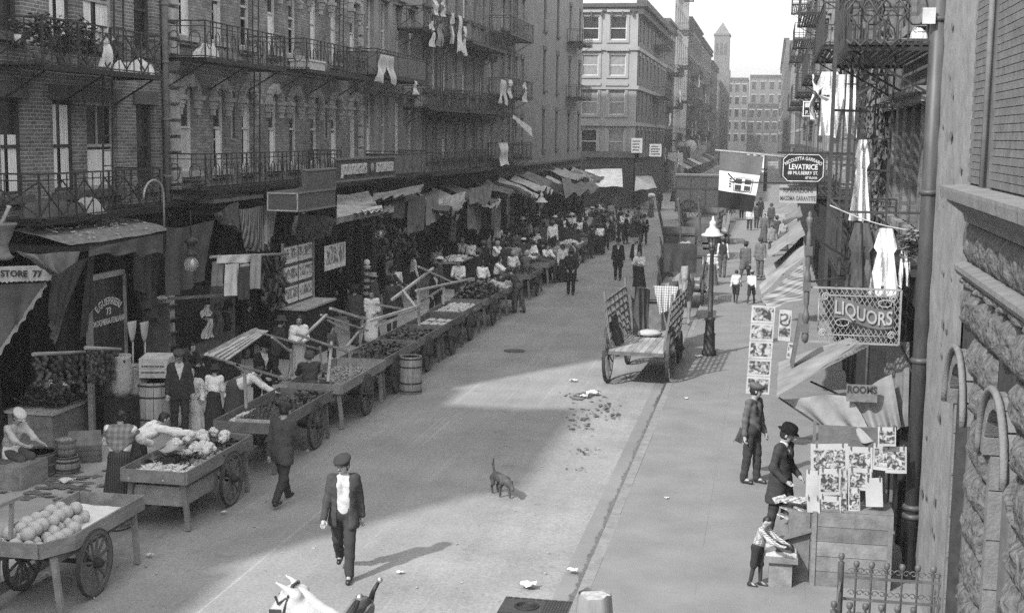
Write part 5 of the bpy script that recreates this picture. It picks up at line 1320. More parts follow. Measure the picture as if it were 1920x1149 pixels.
# frames and canopies over the carts
def frame(label, bars, m=WL, name='canopy_poles', r=.05):
    a = Vector(bars[0][0]); t = thing(name, label, 'frame', a)
    for p, q in bars: MB().bar(Vector(p) - a, Vector(q) - a, r, r * .8).build('pole', m, t)
    return t
def fx(px, py, X): return gx(px, py, X)
xo, xi = CX + .5, CX - .5
frame('pale wooden canopy poles above the canopy cart', [(fx(462, 765, xo), fx(458, 692, xo)), (fx(425, 678, xo), fx(535, 710, xo)), (fx(462, 700, xo), fx(440, 682, xo)), (fx(548, 705, xi + .2), fx(545, 655, xi + .2)), (fx(492, 625, xi), fx(600, 655, xi)), (fx(545, 660, xi + .2), fx(510, 632, xi + .1)), (fx(603, 690, xi), fx(600, 650, xi))])
q = [fx(388, 664, xo), fx(478, 618, xi - .3), fx(498, 620, xi - .3), fx(420, 676, xo)]
t = thing('slat_canopy', 'tilted slatted board canopy on the cart poles', 'canopy', q[0])
for i in range(4):
    a0 = q[0] + (q[3] - q[0]) * (i + .5) / 4; a1 = q[1] + (q[2] - q[1]) * (i + .5) / 4; MB().bar(a0 - q[0], a1 - q[0], (q[3] - q[0]).length / 4 * .92, .025, up=(0, .4, 1)).build('slat', wood(.4), t)
solo('canvas_cover', cloth_mb(q[0] + Vector((0, 0, .04)), q[1] + Vector((0, 0, .04)), q[1] + (q[2] - q[1]) * .5 + Vector((0, 0, .04)), q[0] + (q[3] - q[0]) * .5 + Vector((0, 0, .02)), folds=2, amp=.02), canvas(.25), 'canvas strip thrown over the tilted slat canopy', 'canopy')
frame('crossed pale poles over the flat topped cart', [(fx(602, 590, xi), fx(690, 620, xi)), (fx(552, 625, xo), fx(660, 662, xo)), (fx(560, 640, xi + .2), fx(612, 590, xi + .2)), (fx(615, 600, xi), fx(655, 625, xi)), (fx(660, 720, xo), fx(655, 655, xo)), (fx(615, 715, xo), fx(622, 640, xo)), (fx(650, 650, xi), fx(690, 600, xi))], wood(.36))
frame('long pale pole and rails over the fruit box cart', [(fx(690, 603, xo), fx(787, 573, xo)), (fx(705, 612, xo), fx(792, 578, xo)), (fx(735, 562, xi), fx(812, 503, xi)), (fx(620, 578, xi), fx(690, 600, xi)), (fx(700, 570, xi), fx(760, 580, xi)), (fx(786, 610, xo), fx(784, 545, xo)), (fx(755, 545, xi), fx(790, 590, xo))], wood(.42), r=.07)
frame('long pale pole rail over the cart with papers', [(fx(780, 545, xo), fx(886, 522, xo)), (fx(785, 500, xi), fx(850, 530, xi)), (fx(832, 570, xo), fx(832, 538, xo)), (fx(790, 565, xi), fx(830, 540, xo))], wood(.42), r=.06)
# melon cart shaft of the next cart, seen at the picture edge
frame('square shaft end of the empty pushcart', [(fx(-40, 965, CX + .2), fx(40, 930, CX + .2)), (fx(20, 1010, CX + .2), fx(22, 940, CX + .2))], wood(.2))
# ------------------------------------------------------------------ standing goods on the left pavement
def at(px, py, z=.12): return gz(px, py, z)
p = at(770, 735, 0.0); barrel('lone stained wooden barrel standing in the road by the carts', p.x, p.y, .255, .86, 0, bulge=1.03, m=wood(.26, 'z'))
p = at(293, 806); bb_ = barrel('big pale barrel carrying a lettered box at the shop front', p.x, p.y, .36, 1.0, .12, m=wood(.3, 'z'))
bx_ = crate('pale lettered wooden box on top of the big barrel', (p.x + .03, p.y + .05, 1.22), (.55, .75, .38), .25, m=WPALE, slats=2)
for i in range(2):
    for j in range(9): MB().bx(-.23 + j * .05, -.19 + j * .05 + .01 * (j % 2), -.392, -.385, .22 - .12 * i, .25 - .12 * i).build('print_mark', mat(.1, key='ink'), bx_)
for px, py, r_, lb in ((228, 742, .2, 'open burlap sack beside the lettered door'), (254, 760, .25, 'burlap sack standing in front of the brooms')):
    p = gx(px, py, -12.1); t = thing('burlap_sack', lb, 'sack', (p.x, p.y, p.z)); zs_ = p.z 
    MB().lathe([(r_ * .75, 0), (r_ * 1.05, .15), (r_ * 1.08, .45), (r_ * .95, .72), (r_ * 1.02, .8), (r_ * .9, .78), (r_ * .85, .68), (1e-4, .72)], 16).build('bag', mat(.34, ns=30, na=.3, bump=.6, bs=80, key='burlap'), t)
    heap('dried_goods', 'dark beans showing in the ' + lb, p.x - r_ * .7, p.x + r_ * .7, p.y - r_ * .7, p.y + r_ * .7, zs_ + .7, ('ball', .02, .035), 70, DARKF, .06)
    crate('dark low platform crate under the ' + lb, (p.x, p.y, .12), (.5, .45, max(.1, zs_ - .122)), m=WDK)
for px, lb in ((248, 'broom with spread straw head standing bristles up'), (271, 'second straw broom leaning bristles up by the sacks')):
    p = gx(px, 640, -12.35); t = thing('broom', lb, 'broom', (p.x, p.y, 1.0)); zt = p.z - 1.0
    MB().tube([(0, 0, 0), (0, .02, zt)], .016, 7).build('handle', WPALE, t)
    MB().lathe([(.03, zt - .02), (.08, zt + .06), (.13, zt + .18), (.17, zt + .38), (.165, zt + .4), (1e-4, zt + .39)], 14, sx=.35, sy=1).build('straw_head', mat(.45, ns=40, na=.35, stretch=(6, 6, .4), key='straw'), t)
# lettered door panel of the grocery
p0 = gx(170, 690, -12.6); p1 = gx(233, 640, -12.6)
dp = thing('lettered_door', 'dark glazed grocery door with arched gold lettering, standing open', 'door', (-12.6, (p0.y + p1.y) / 2, .12)); wd_ = (p1.y - p0.y); zt = gx(200, 520, -12.6).z - .12
MB().bx(-.03, .03, -wd_ / 2, wd_ / 2, 0, zt).build('panel', glassmat(.02, .25), dp)
for s in (-1, 1): MB().bx(-.05, .05, s * wd_ / 2 - .05, s * wd_ / 2 + .05, 0, zt).build('stile', wood(.24), dp)
MB().bx(-.05, .05, -wd_ / 2, wd_ / 2, zt, zt + .1).build('top_rail', wood(.3), dp)
zm = gx(200, 572, -12.6).z - .12
def arc(pp): a = pp[0] / .55; return (.04 + pp[2], math.sin(a) * (.5 + pp[1]) * wd_ / 1.0, zm - .42 + math.cos(a) * (.5 + pp[1]) * 1.0)
text_warp('E.GUERRIERI', arc, size=.2, depth=.003, bold=.004, squeeze=.8).build('lettering', mat(.5, key='gilt'), dp)
text_warp('73', lambda pp: (.04 + pp[2], pp[0], zm - .12 + pp[1]), size=.2, depth=.003, bold=.003).build('lettering', mat(.5, key='gilt'), dp)
text_warp('DROGHERIA ITALIANA', lambda pp: (.04 + pp[2], pp[0], gx(200, 602, -12.6).z - .12 + pp[1]), size=.16, depth=.003, bold=.003, squeeze=.85 * wd_ / 1.45).build('lettering', mat(.5, key='gilt'), dp)
# hanging strings of garlic and peppers on rails
def strings(label, pa, pb, n, L, v):
    a, b_ = Vector(pa), Vector(pb); t = thing('hanging_rack', label, 'rack', a); MB().tube([(0, 0, 0), b_ - a], .035, 8).build('rail', WL, t)
    for i in range(n):
        q = (b_ - a) * ((i + .5) / n); ll = L * random.uniform(.7, 1.1); s = MB()
        for j in range(14): s.ball(q + Vector((random.uniform(-.04, .04), random.uniform(-.06, .06), -.06 - ll * j / 14)), random.uniform(.03, .06), 6, 4, .15)
        s.build('string', mat(v * random.uniform(.6, 1.5), ns=15, na=.5, key='str%d' % (i % 3)), t)
    return t
strings('rail of dark hanging garlic and herb strings in the shop mouth', gx(62, 664, -12.3), gx(160, 660, -12.3), 7, .75, .06)
strings('second rail of hanging strings below the lettered door', gx(160, 652, -12.1), gx(226, 655, -12.1), 6, .6, .07)
# fish corner
p = at(20, 905); crate('low plain fish box at the pavement corner', (p.x, p.y, .12), (.9, .8, .38), m=wood(.22), slats=1)
p = at(70, 890); tb2 = barrel('dark round tub used as a fish block', p.x, p.y, .33, .42, .12, straight=True, m=WZD, name='wooden_tub', cat='tub', lid=True)
p = at(125, 885); k1 = barrel('short upturned keg at the fish corner', p.x, p.y, .2, .3, .12, m=WZ, name='keg', cat='keg')
k2 = barrel('bucket of small shellfish standing on the short keg', p.x, p.y, .17, .28, .43, straight=True, m=WZ, name='bucket', cat='bucket', lid=False)
heap('shellfish', 'small dark shellfish in the bucket', p.x - .12, p.x + .12, p.y - .12, p.y + .12, .66, ('ball', .02, .03), 60, MIDF, .06)
p = at(160, 860); cr = crate('slatted crate leaning open near the shawled woman', (p.x, p.y, .12), (.55, .6, .42), .5, m=wood(.14), slats=4); cr.rotation_euler = (R(14), 0, .5)
p = at(95, 822); tbx = thing('market_table', 'wooden display table holding the green vegetables', 'table', (p.x, p.y, .12))
MB().bx(-.5, .5, -.75, .75, .62, .67).build('top', wood(.36), tbx); MB().bx(-.45, .45, -.7, .7, .0, .6).build('base', wood(.2), tbx)
heap('greens', 'dark leafy greens on the display table', p.x - .4, p.x + .4, p.y - .4, p.y + .7, .84, ('leaf', .1, .17), 260, GREEN, .35)
heap('white_radishes', 'long white radishes standing up among the greens', p.x - .2, p.x + .3, p.y - .1, p.y + .4, 1.15, ('long', .12, .17), 12, mat(.62, key='radish'), .1)
p = at(200, 800); tb3 = thing('market_table', 'tall narrow stand beside the display table', 'table', (p.x, p.y, .12)); 
for s in (-1, 1):
    for e in (-1, 1): MB().bar((s * .2, e * .28, 0), (s * .17, e * .24, 1.3), .05).build('leg', WDK, tb3)
MB().bx(-.25, .25, -.33, .33, 1.3, 1.34).build('top', wood(.1), tb3); MB().bx(-.2, .2, -.28, .28, .5, .53).build('shelf', WDK, tb3)
p = at(222, 945); barrel('bushel basket with a paper on its lid behind the melon cart', p.x + .02, p.y + .15, .27, .48, .12 - .1, straight=True, m=wood(.3, 'z'), name='bushel_basket', cat='basket')
solo('paper_bag', MB().lathe([(.08, 0), (.05, .06), (1e-4, .1)], 6, (p.x + .1, p.y + .15, .47)), PAPER, 'crumpled white paper on the bushel lid', 'paper')
p = gz(225, 1000, 0); barrel('second bushel basket under the end of the melon cart', p.x - .25, p.y + .35, .25, .42, 0, straight=True, m=wood(.26, 'z'), name='bushel_basket', cat='basket')
# dry goods stand with shirts
p = at(380, 690); st = thing('display_stand', 'dark dry goods stand with shelves and hanging shirts', 'stand', (-12.9, p.y + .2, .12))
yl = p.y + .2; ya, yb = gx(318, 640, -12.6).y - yl, gx(440, 640, -12.6).y - yl; zt = gx(318, 568, -12.6).z - .12
MB().bx(-.35, -.3, ya, yb, 0, zt).build('back', WDK, st); MB().bx(-.3, .5, ya, yb, .8, .86).build('counter', wood(.1), st); MB().bx(-.3, .45, ya, yb, 0, .795).build('base', WDK, st)
for e in (ya, yb): MB().bx(-.3, .3, e - .05, e + .05, .86, zt).build('post', wood(.12), st)
for i in range(4):
    MB().bx(-.3, .15, ya + .05, ya + .75, 1.15 + i * .3, 1.17 + i * .3).build('shelf', WD, st)
    for j in range(4): MB().bx(-.2, .12, ya + .1 + j * .15, ya + .22 + j * .15, 1.175 + i * .3, 1.33 + i * .3 + random.uniform(0, .06)).build('packet', mat(random.choice((.5, .3, .15)), key='pk'), st)
MB().bar((.3, ya, zt + .1), (.45, yb + .4, zt - .25), .06).build('rail', wood(.3), st)
for i in range(3): laundry(('patterned white waistcoat on the dry goods stand', 'dark shirt on the dry goods stand', 'black vest at the end of the dry goods stand')[i], (-12.25, yl + ya + 1.2 + .55 * i, zt - .05), .6, .75, 'shirt', (.55, .08, .03)[i], seed=i, name='shirt_for_sale', m=wavemat(.2, .65, 12, 'YZ') if i == 0 else None)
# clothes and boots hung on poles
pr = thing('clothes_pole', 'horizontal pole carrying towels and cloths over the stalls', 'pole', gx(395, 482, -12.0)); b_ = gx(540, 476, -12.0) - gx(395, 482, -12.0); MB().tube([(0, 0, 0), b_], .035, 8).build('pole', wood(.3), pr)
for i, (px0, px1, y0, y1, v, lb) in enumerate(((398, 420, 490, 535, .25, 'brown blanket on the clothes pole'), (408, 470, 478, 492, .75, 'pale folded towel on the clothes pole'), (422, 448, 495, 553, .8, 'white long shirt under the folded towel'), (450, 472, 495, 520, .6, 'grey cloth below the folded towel'), (448, 470, 500, 560, .08, 'dark apron hanging below the clothes pole'), (470, 490, 478, 540, .4, 'grey shawl at the end of the clothes pole'))):
    drape(lb, [(px0, y0), (px1, y0 - 1), (px1, y1), (px0, y1 + 2)], -11.95 + .03 * i, v, folds=2, amp=.02, name='hanging_cloth', cat='cloth', nu=14, nv=8)
def cluster(label, px0, px1, py0, py1, X, n, v, kind='boot', name='boots_bunch', cat='boots'):
    c = gx((px0 + px1) / 2, py0, X); t = thing(name, label, cat, c)
    for i in range(n):
        q = gx(random.uniform(px0, px1), random.uniform(py0, py1), X + random.uniform(-.15, .2)) - c; b = MB(); r = random.uniform(0, 6)
        d = Vector((math.cos(r) * .08, math.sin(r) * .12, -.05)); b.tube([q + Vector((0, 0, .12)), q, q + d, q + d * 1.6], [.05, .05, .045, .03], 6); b.build('boot', mat(v * random.uniform(.5, 2), rough=.4, key='boot%d' % (i % 3)), t)
    return t
cluster('bunch of dark boots hanging below the clothes pole', 490, 535, 482, 580, -12.2, 40, .04)
cluster('second bunch of shoes hung along the rag shop front', 705, 790, 425, 480, -12.0, 46, .05)
# magazine stand and posters
q0, q1 = gx(548, 560, -12.0), gx(604, 560, -12.0)
ms = thing('magazine_stand', 'tall magazine stand with prints pinned on its back', 'stand', (-12.0, (q0.y + q1.y) / 2, .12)); w_ = q1.y - q0.y; zt = gx(575, 458, -12.0).z - .12; zc = gx(575, 572, -12.0).z - .12
MB().bx(-.5, .35, -w_ / 2, w_ / 2, 0, zc).build('cabinet', WDK, ms); MB().bx(-.55, .4, -w_ / 2 - .05, w_ / 2 + .05, zc, zc + .05).build('counter', wood(.35), ms); MB().bx(-.3, -.26, -w_ / 2, w_ / 2, zc + .05, zt).build('back', WD, ms)
for e in (-1, 1): MB().bar((-.25, e * w_ / 2, zc), (-.25, e * w_ / 2, zt + .1), .06).build('post', wood(.25), ms)
for i in range(3):
    for j in range(2):
        y0_, y1_ = -w_ / 2 + .06 + j * (w_ - .1) / 2, -w_ / 2 + (j + .95) * (w_ - .06) / 2; z0_, z1_ = zc + .12 + i * (zt - zc) / 3.1, zc + .05 + (i + .95) * (zt - zc) / 3.1
        o = MB().bx(-.25, -.24, y0_, y1_, z0_, z1_).build('print', mat(.75, key='paper'), ms); MB().bx(-.239, -.235, y0_ + .04, y1_ - .04, z0_ + .12, z1_ - .05).build('picture', printmat(.15, .75, 6, 'mag'), o)
p = gx(629, 480, -11.9); t = thing('poster', 'pale illustrated poster hung beside the magazine stand', 'poster', p); hh = gx(629, 457, -11.9).z - p.z; ww = (gx(648, 480, -11.9).y - p.y)
MB().bx(-.01, 0, -ww, ww, -hh, hh).build('sheet', mat(.8, key='paper'), t); MB().bx(.001, .004, -ww * .85, ww * .85, -hh * .55, hh * .85).build('picture', printmat(.2, .8, 4, 'poster'), t)
p = gx(730, 500, -12.2); t = thing('picture_frame', 'framed picture cards stood before the rag shop', 'picture', p); MB().bx(-.03, 0, -.5, .5, -.35, .55).build('frame', WDK, t); MB().bx(.001, .005, -.42, .42, -.28, .2).build('picture', printmat(.05, .3, 5, 'fr'), t)
for i in range(5): MB().bx(.001, .006, -.42 + i * .17, -.29 + i * .17, .27, .47).build('card', mat(.5, key='card'), t)
t = thing('barber_pole', 'striped barber pole post with a white ball', 'pole', (gx(688, 520, -11.8).x, gx(688, 520, -11.8).y, .12)); zt = gx(688, 492, -11.8).z - .12
MB().lathe([(.1, 0), (.1, zt - .15), (.13, zt - .12), (.05, zt - .08)], 12).build('shaft', wavemat(.05, .5, 1.6, 'Z'), t); MB().ball((0, 0, zt), .1, 12, 8).build('ball', mat(.7, key='paint'), t)
# counter stall in the crowd
p = at(865, 535); t = thing('stall_counter', 'dark panelled stall counter among the shoppers', 'counter', (p.x - .3, p.y, .12)); MB().bx(-.4, .4, -1.3, 1.3, 0, .95).build('base', WDK, t); MB().bx(-.47, .47, -1.37, 1.37, .95, 1.0).build('top', wood(.25), t)
heap('stall_goods', 'pale goods laid out on the panelled stall counter', p.x - .65, p.x + .05, p.y - 1.1, p.y + 1.1, 1.15, ('ball', .05, .09), 60, VEG, .1)
# street gas lantern on the left
def lantern(label, x, y, z, h=3.35):
    t = thing('street_lamp', label, 'street lamp', (x, y, z))
    MB().lathe([(.2, 0), (.2, .12), (.16, .15), (.15, .55), (.17, .58), (.13, .62), (.12, .95), (.15, .98), (.15, 1.02), (.07, 1.06), (.065, 1.9), (.05, h - .75), (.07, h - .72), (.1, h - .66), (.04, h - .6)], 14).build('post', IRON2, t)
    MB().bar((-.3, 0, h - .85), (.3, 0, h - .85), .03).build('ladder_bar', IRON2, t)
    g_ = MB()
    for i in range(8): a = 2 * PI * i / 8; g_.bar((.09 * math.cos(a), .09 * math.sin(a), h - .62), (.15 * math.cos(a), .15 * math.sin(a), h - .27), .012)
    g_.build('cage', IRON, t)
    MB().lathe([(.08, h - .6), (.14, h - .28)], 14).build('glass', mat(.35, rough=.1, key='lglass', na=.1), t)
    MB().lathe([(.31, h - .3), (.3, h - .26), (.2, h - .21), (.17, h - .12), (.09, h - .07), (.085, h + .0), (.1, h + .03), (.08, h + .09), (.04, h + .12), (.03, h + .2), (1e-4, h + .25)], 18).build('hood', mat(.5, rough=.4, ns=8, na=.2, spec=.4, key='enamel'), t)
    return t
p = gz(1015, 505, .12); lantern('street lantern with white enamel hood rising out of the market crowd', -10.6, gx(1015, 400, -10.6).y, .12, gx(1015, 370, -10.6).z - .12 + .05)
p = gz(1329, 666, .12); lantern('street lantern with white enamel hood at the wagon side kerb', p.x, p.y, .12, gx(1329, 420, p.x).z - .12 if False else (6 - (420 - 258) * p.y / 2500) - .12)
# litter in the road
def paper(label, px, py, s, z=.0):
    p = gz(px, py, z); b = MB(); b.surf(lambda u, v: (p.x + (u - .5) * s * .9, p.y + (v - .5) * s * .7, z + .015 + s * .3 * (.5 + .5 * nz(u * 5 + px, v * 5, py)) ), 7, 6, False); return solo('paper_scrap', b, PAPER, label, 'litter')
for px, py, s, lb, z in ((990, 1100, .24, 'crumpled white paper in the roadway near the drain cover', 0), (1073, 1072, .16, 'folded white paper by the kerb gutter', 0), (750, 1075, .1, 'small white scrap in the road near the walking man', 0), (1112, 740, .34, 'heap of white refuse on the dark stain', 0), (1095, 745, .2, 'torn white rag beside the refuse heap', 0), (1286, 748, .1, 'white scrap on the sunny pavement', .12), (282, 1042, .1, 'small white fruit by the melon cart', 0), (125, 905, .3, 'crumpled wrapping paper on the wet pavement', .12), (420, 962, .1, 'white scrap below the vegetable cart wheel', 0), (715, 747, .12, 'white scrap near the lone barrel', 0), (1250, 935, .08, 'tiny scrap on the pavement flags', .12), (1075, 715, .2, 'white paper strip above the stains', 0), (95, 1080, .2, 'refuse in the gutter under the melon cart', 0), (1310, 670, .22, 'white refuse at the lantern base', .12)):
    paper(lb, px, py, s, z)

wf = MB()
for i in range(60):
    q = gz(random.gauss(115, 45), random.gauss(905, 18), .124); p = blob(q.x, q.y, random.uniform(.04, .16), random.uniform(.04, .14), j=.6); wf.add([(x, y, .125 + .0004 * i) for x, y in p], [tuple(range(len(p)))])
o = wf.build('spilt_water', mat(.13, rough=.4, ns=8, na=.4, spec=.4, key='wet2')); o['kind'] = 'stuff'
sp = MB()
for i in range(420):
    y = random.uniform(12, 60) ** 1.0; x = random.uniform(KL + .2, KR - .1); s_ = random.uniform(.008, .03); a = random.uniform(0, PI)
    sp.box((x, y, .004), (s_, s_ * random.uniform(.5, 2.5), .008), rz=a)
o = sp.build('street_crumbs', mat(.3, ns=50, na=.9, key='crumb')); o['kind'] = 'stuff'
# ------------------------------------------------------------------ right side: rusticated stone building close by
RST = mat(.105, rough=.95, ns=11, na=.5, bump=1.0, bs=12, key='rust', bd=.07); ASH = mat(.15, rough=.9, ns=9, na=.22, bump=.5, bs=40, key='ash'); LED = mat(.16, rough=.9, ns=4, na=.25, bump=.5, bs=25, key='ledge')
yN1 = gx(1790, 900, XR).y; yN0 = 8.4; TOPR = 4.62
st = thing('stone_building', 'rusticated stone and brick building with arched openings close by', 'building', (XR + .3, 11.5, 0))
arches = []
for px in (1806, 1884): arches.append(gx(px, 720, XR).y - .15)
arches.append(arches[1] - (arches[0] - arches[1]))
aw_, zsp = .52, 3.2
def stone(y0, y1, z0, z1, m=RST, rough=.12, nu=12, nv=9, name='stone'):
    def fn(u, v):
        e = min(u, 1 - u, .2) / .2 * min(v, 1 - v, .28) / .28
        y = y0 + .016 + (y1 - y0 - .032) * u; z = z0 + .016 + (z1 - z0 - .032) * v
        d = .005 + rough * e ** .6 * (.55 + .3 * nz(y * 3.1, z * 3.7, y0 * 3.3 + z0 * 7) + .3 * abs(nz(y * 6.5, z * 7.3, z0 + y0)) + .13 * nz(y * 15, z * 16, y0)) if rough else .03
        return (XR - max(.005, d), y + 0, z)
    b = MB(); b.surf(fn, nu, nv, True); return b.build(name, m, st, True)
zc = .12; row = 0; hs = (.42, .36, .46, .34, .4)
while zc < TOPR - .05:
    h = min(hs[row % 5], TOPR - zc); y = yN0 + (row % 2) * .25; first = True
    while y < yN1 - .02:
        l = random.uniform(.5, .95); y1 = min(y + l, yN1)
        if yN1 - y1 < .2: y1 = yN1
        segs = [(y, y1)]
        for a in arches:
            wz = aw_ + .14 if zc < zsp else (math.sqrt(max(0, (aw_ + .14) ** 2 - (max(0, zc - zsp)) ** 2)) if zc - zsp < aw_ + .14 else 0)
            if wz <= 0: continue
            ns_ = []
            for s0, s1 in segs:
                if s1 <= a - wz or s0 >= a + wz: ns_.append((s0, s1))
                else:
                    if s0 < a - wz - .08: ns_.append((s0, a - wz))
                    if s1 > a + wz + .08: ns_.append((a + wz, s1))
            segs = ns_
        for s0, s1 in segs: stone(s0, s1, zc, zc + h)
        y = y1
    zc += h; row += 1
# backing wall with the arched openings, reveals of smooth ashlar, voussoir rings
bk = MB(); pts = []
def wallx(y0, y1, z0, z1, x=XR): bk.add([(x, y0, z0), (x, y1, z0), (x, y1, z1), (x, y0, z1)], [(0, 1, 2, 3)])
ys = [yN0] + sorted(arches) + [yN1]; prev = yN0
for a in sorted(arches):
    wallx(prev, a - aw_, .1, TOPR); 
    n = 12
    for i in range(n):
        t0, t1 = PI * i / n, PI * (i + 1) / n; q0, q1 = (a - aw_ * math.cos(t0), zsp + aw_ * math.sin(t0)), (a - aw_ * math.cos(t1), zsp + aw_ * math.sin(t1))
        bk.add([(XR, q0[0], q0[1]), (XR, q1[0], q1[1]), (XR, q1[0], TOPR), (XR, q0[0], TOPR)], [(0, 1, 2, 3)])
    prev = a + aw_
wallx(prev, yN1, .1, TOPR)
bk.add([(XR, yN1, .1), (XR + .6, yN1, .1), (XR + .6, yN1, 9.5), (XR, yN1, 9.5)], [(0, 1, 2, 3)])
bk.build('backing_wall', mat(.04, ns=6, na=.4, key='mort'), st, True)
for a in sorted(arches):
    for s in (-1, 1):
        zz = .12
        while zz < zsp:
            hh = min(.46, zsp - zz); m = MB(); m.bx(XR - .02, XR + .55, a + s * aw_, a + s * (aw_ + .13), zz + .006, zz + hh - .006); m.build('jamb_block', ASH, st, True); zz += hh
    for i in range(9):
        t0, t1 = PI * i / 9 + .015, PI * (i + 1) / 9 - .015; v = []
        for x in (XR - .09, XR + .5):
            for t_ in (t0, t1):
                for r_ in (aw_, aw_ + .15): v.append((x, a - r_ * math.cos(t_), zsp + r_ * math.sin(t_)))
        MB().add(v, [(0, 1, 3, 2), (4, 6, 7, 5), (0, 2, 6, 4), (1, 5, 7, 3), (0, 4, 5, 1), (2, 3, 7, 6)]).build('voussoir', ASH, st, True)
    m = MB(); m.tube([(XR - .11, a - (aw_ + .17) * math.cos(PI * i / 16), zsp + (aw_ + .17) * math.sin(PI * i / 16)) for i in range(17)], .035, 6); m.build('hood_mould', ASH, st, True)
    m = MB(); m.add([(XR + .5, a - aw_ - .1, .1), (XR + .5, a + aw_ + .1, .1), (XR + .5, a + aw_ + .1, 4), (XR + .5, a - aw_ - .1, 4)], [(0, 1, 2, 3)]); m.build('window_glass', GLASSD, st, True)
    m = MB(); m.bx(XR + .44, XR + .49, a - .03, a + .03, .1, 3.7)
    for z in (1.2, 2.2, 3.2): m.bx(XR + .44, XR + .488, a - aw_, a + aw_, z, z + .05)
    m.build('window_bars', FRAME_D, st, True)
# string course, frieze stones, cornice ledge
def mould(prof, y0, y1, m, name):
    b = MB(); n = len(prof); b.add([(XR - d, y, z) for y in (y0, y1) for d, z in prof], [(i, i + 1, n + i + 1, n + i) for i in range(n - 1)]); return b.build(name, m, st, True)
yy_ = yN0
while yy_ < yN1:
    l = min(random.uniform(1.0, 1.5), yN1 - yy_ + .001)
    mould([(0, TOPR - .02), (.1, TOPR), (.13, TOPR + .05), (.13, TOPR + .1), (.03, TOPR + .13), (0, TOPR + .13)], yy_ + .004, yy_ + l - .004, LED, 'string_course'); yy_ += l
y = yN0
while y < yN1 - .05:
    l = random.uniform(.45, .7); y1 = min(y + l, yN1)
    stone(y, y1, TOPR + .13, 5.16, rough=.09); y = y1
bk2 = MB(); bk2.add([(XR, yN0, TOPR), (XR, yN1, TOPR), (XR, yN1, 5.3), (XR, yN0, 5.3)], [(0, 1, 2, 3)]); bk2.build('backing_wall', mat(.04, ns=6, na=.4, key='mort'), st, True)
yy_ = yN0
while yy_ < yN1:
    l = min(random.uniform(.7, 1.0), yN1 + .06 - yy_)
    mould([(0, 5.16), (.04, 5.16), (.06, 5.24), (.14, 5.30), (.22, 5.36), (.24, 5.40), (.24, 5.40), (.30, 5.41), (.31, 5.50), (.31, 5.53), (-.3, 5.56)], yy_ + .005, yy_ + l - .005, LED, 'cornice_block'); yy_ += l
# brick upper wall: piers of single bricks with a recess between
BRK = mat(.12, rough=.9, ns=5, na=.35, bump=.5, bs=40, key='brk'); XU = XR - .02
mbr = MB(); mbr.box((0, 0, 0), (.03, .211, .0665), jit=.0015); brm = mbr.mesh('brick', BRK)
yr0, yr1 = gx(1866, 200, XU).y, gx(1846, 200, XU).y       # recess strip between the two piers
cells = []
z = 5.6; r_ = 0
while z < 9.3:
    y = yN0 + (r_ % 2) * .108
    while y < yN1 - .05:
        if not (yr0 + .1 < y < yr1 - .1): cells.append((min(max(y, yr1 + .1), yN1 - .1) if y > (yr0 + yr1) / 2 else min(y, yr0 - .1), z))
        y += .2165
    z += .0725; r_ += 1
def vis(c):
    q_ = Vector((XU, c[0], c[1])) - Vector((0, 0, CAMH)); q_ = CAMM.transposed() @ q_; px = _cx + FPX * q_.x / -q_.z; py = _cy - FPX * q_.y / -q_.z; return -5 < px < 1925 and -5 < py < 1150
inv = [c for c in cells if vis(c)]; inv.sort(key=lambda c: c[0]); near = set(inv[:300]); rest = MB()
for c in cells:
    if c in near:
        o = link('brick', brm, st); o.location = Vector((XU - .005 + random.uniform(-.0015, .0015), c[0], c[1])) - Vector(st.location)
    else: rest.box((XU - .005 + random.uniform(-.0015, .0015), c[0], c[1]), (.03, .211, .0665))
o = rest.build('bricks', BRK, st, True); o['kind'] = 'stuff'
m = MB(); m.add([(XU + .01, yN0, 5.5), (XU + .01, yN1, 5.5), (XU + .01, yN1, 9.4), (XU + .01, yN0, 9.4)], [(0, 1, 2, 3)]); m.build('mortar_bed', mat(.11, ns=8, na=.3, key='mortar'), st, True)
m = MB(); m.tube([(XU - .03, (yr0 + yr1) / 2, 5.55), (XU - .03, (yr0 + yr1) / 2, 9.4)], .03, 8); m.build('conduit', mat(.18, key='pipe'), st, True)
m = MB(); m.bx(XR + .1, 9, yN0, yN1, 0, 9.4); m.build('mass', mat(.12, key='mass'), st, True)
# plastered strip and the tall iron drain pipe
pl = thing('plaster_wall', 'pale stained plaster wall strip between the stone building and the drain pipe', 'wall', (XR + .1, (yN1 + 18.3) / 2, 0))
yP1 = 17.75
def pmat():
    return mat(.2, rough=.95, ns=3.2, na=.28, bump=.6, bs=9, key='plaster')
m = MB(); m.surf(lambda u, v: (XR + .03 + .012 * nz(u * 7, v * 30), yN1 + (yP1 - yN1) * u, .1 + 9.4 * v), 10, 40); m.build('plaster', pmat(), pl, True)
for i in range(26):
    y, z = random.uniform(yN1 + .9, yP1 - .1), random.uniform(1, 8.5); m = MB(); r = random.uniform(.03, .11)
    m.add([(XR + .012, y + r * math.cos(a) * random.uniform(.6, 1.3), z + .6 * r * math.sin(a) * random.uniform(.6, 1.3)) for a in [2 * PI * k / 9 for k in range(9)]], [tuple(range(9))]); m.build('stain', mat(.12, ns=20, key='stain'), pl, True)
pi_ = thing('drain_pipe', 'stout dark iron drain pipe beside the pale plaster strip', 'drain pipe', (XR - .02, 18.02, .12))
PIPEM = mat(.055, rough=.5, ns=7, na=.5, spec=.4, stretch=(1, 1, .25), key='pipe')
MB().tube([(0, 0, 0), (0, 0, 9.5)], .105, 16).build('pipe', PIPEM, pi_)
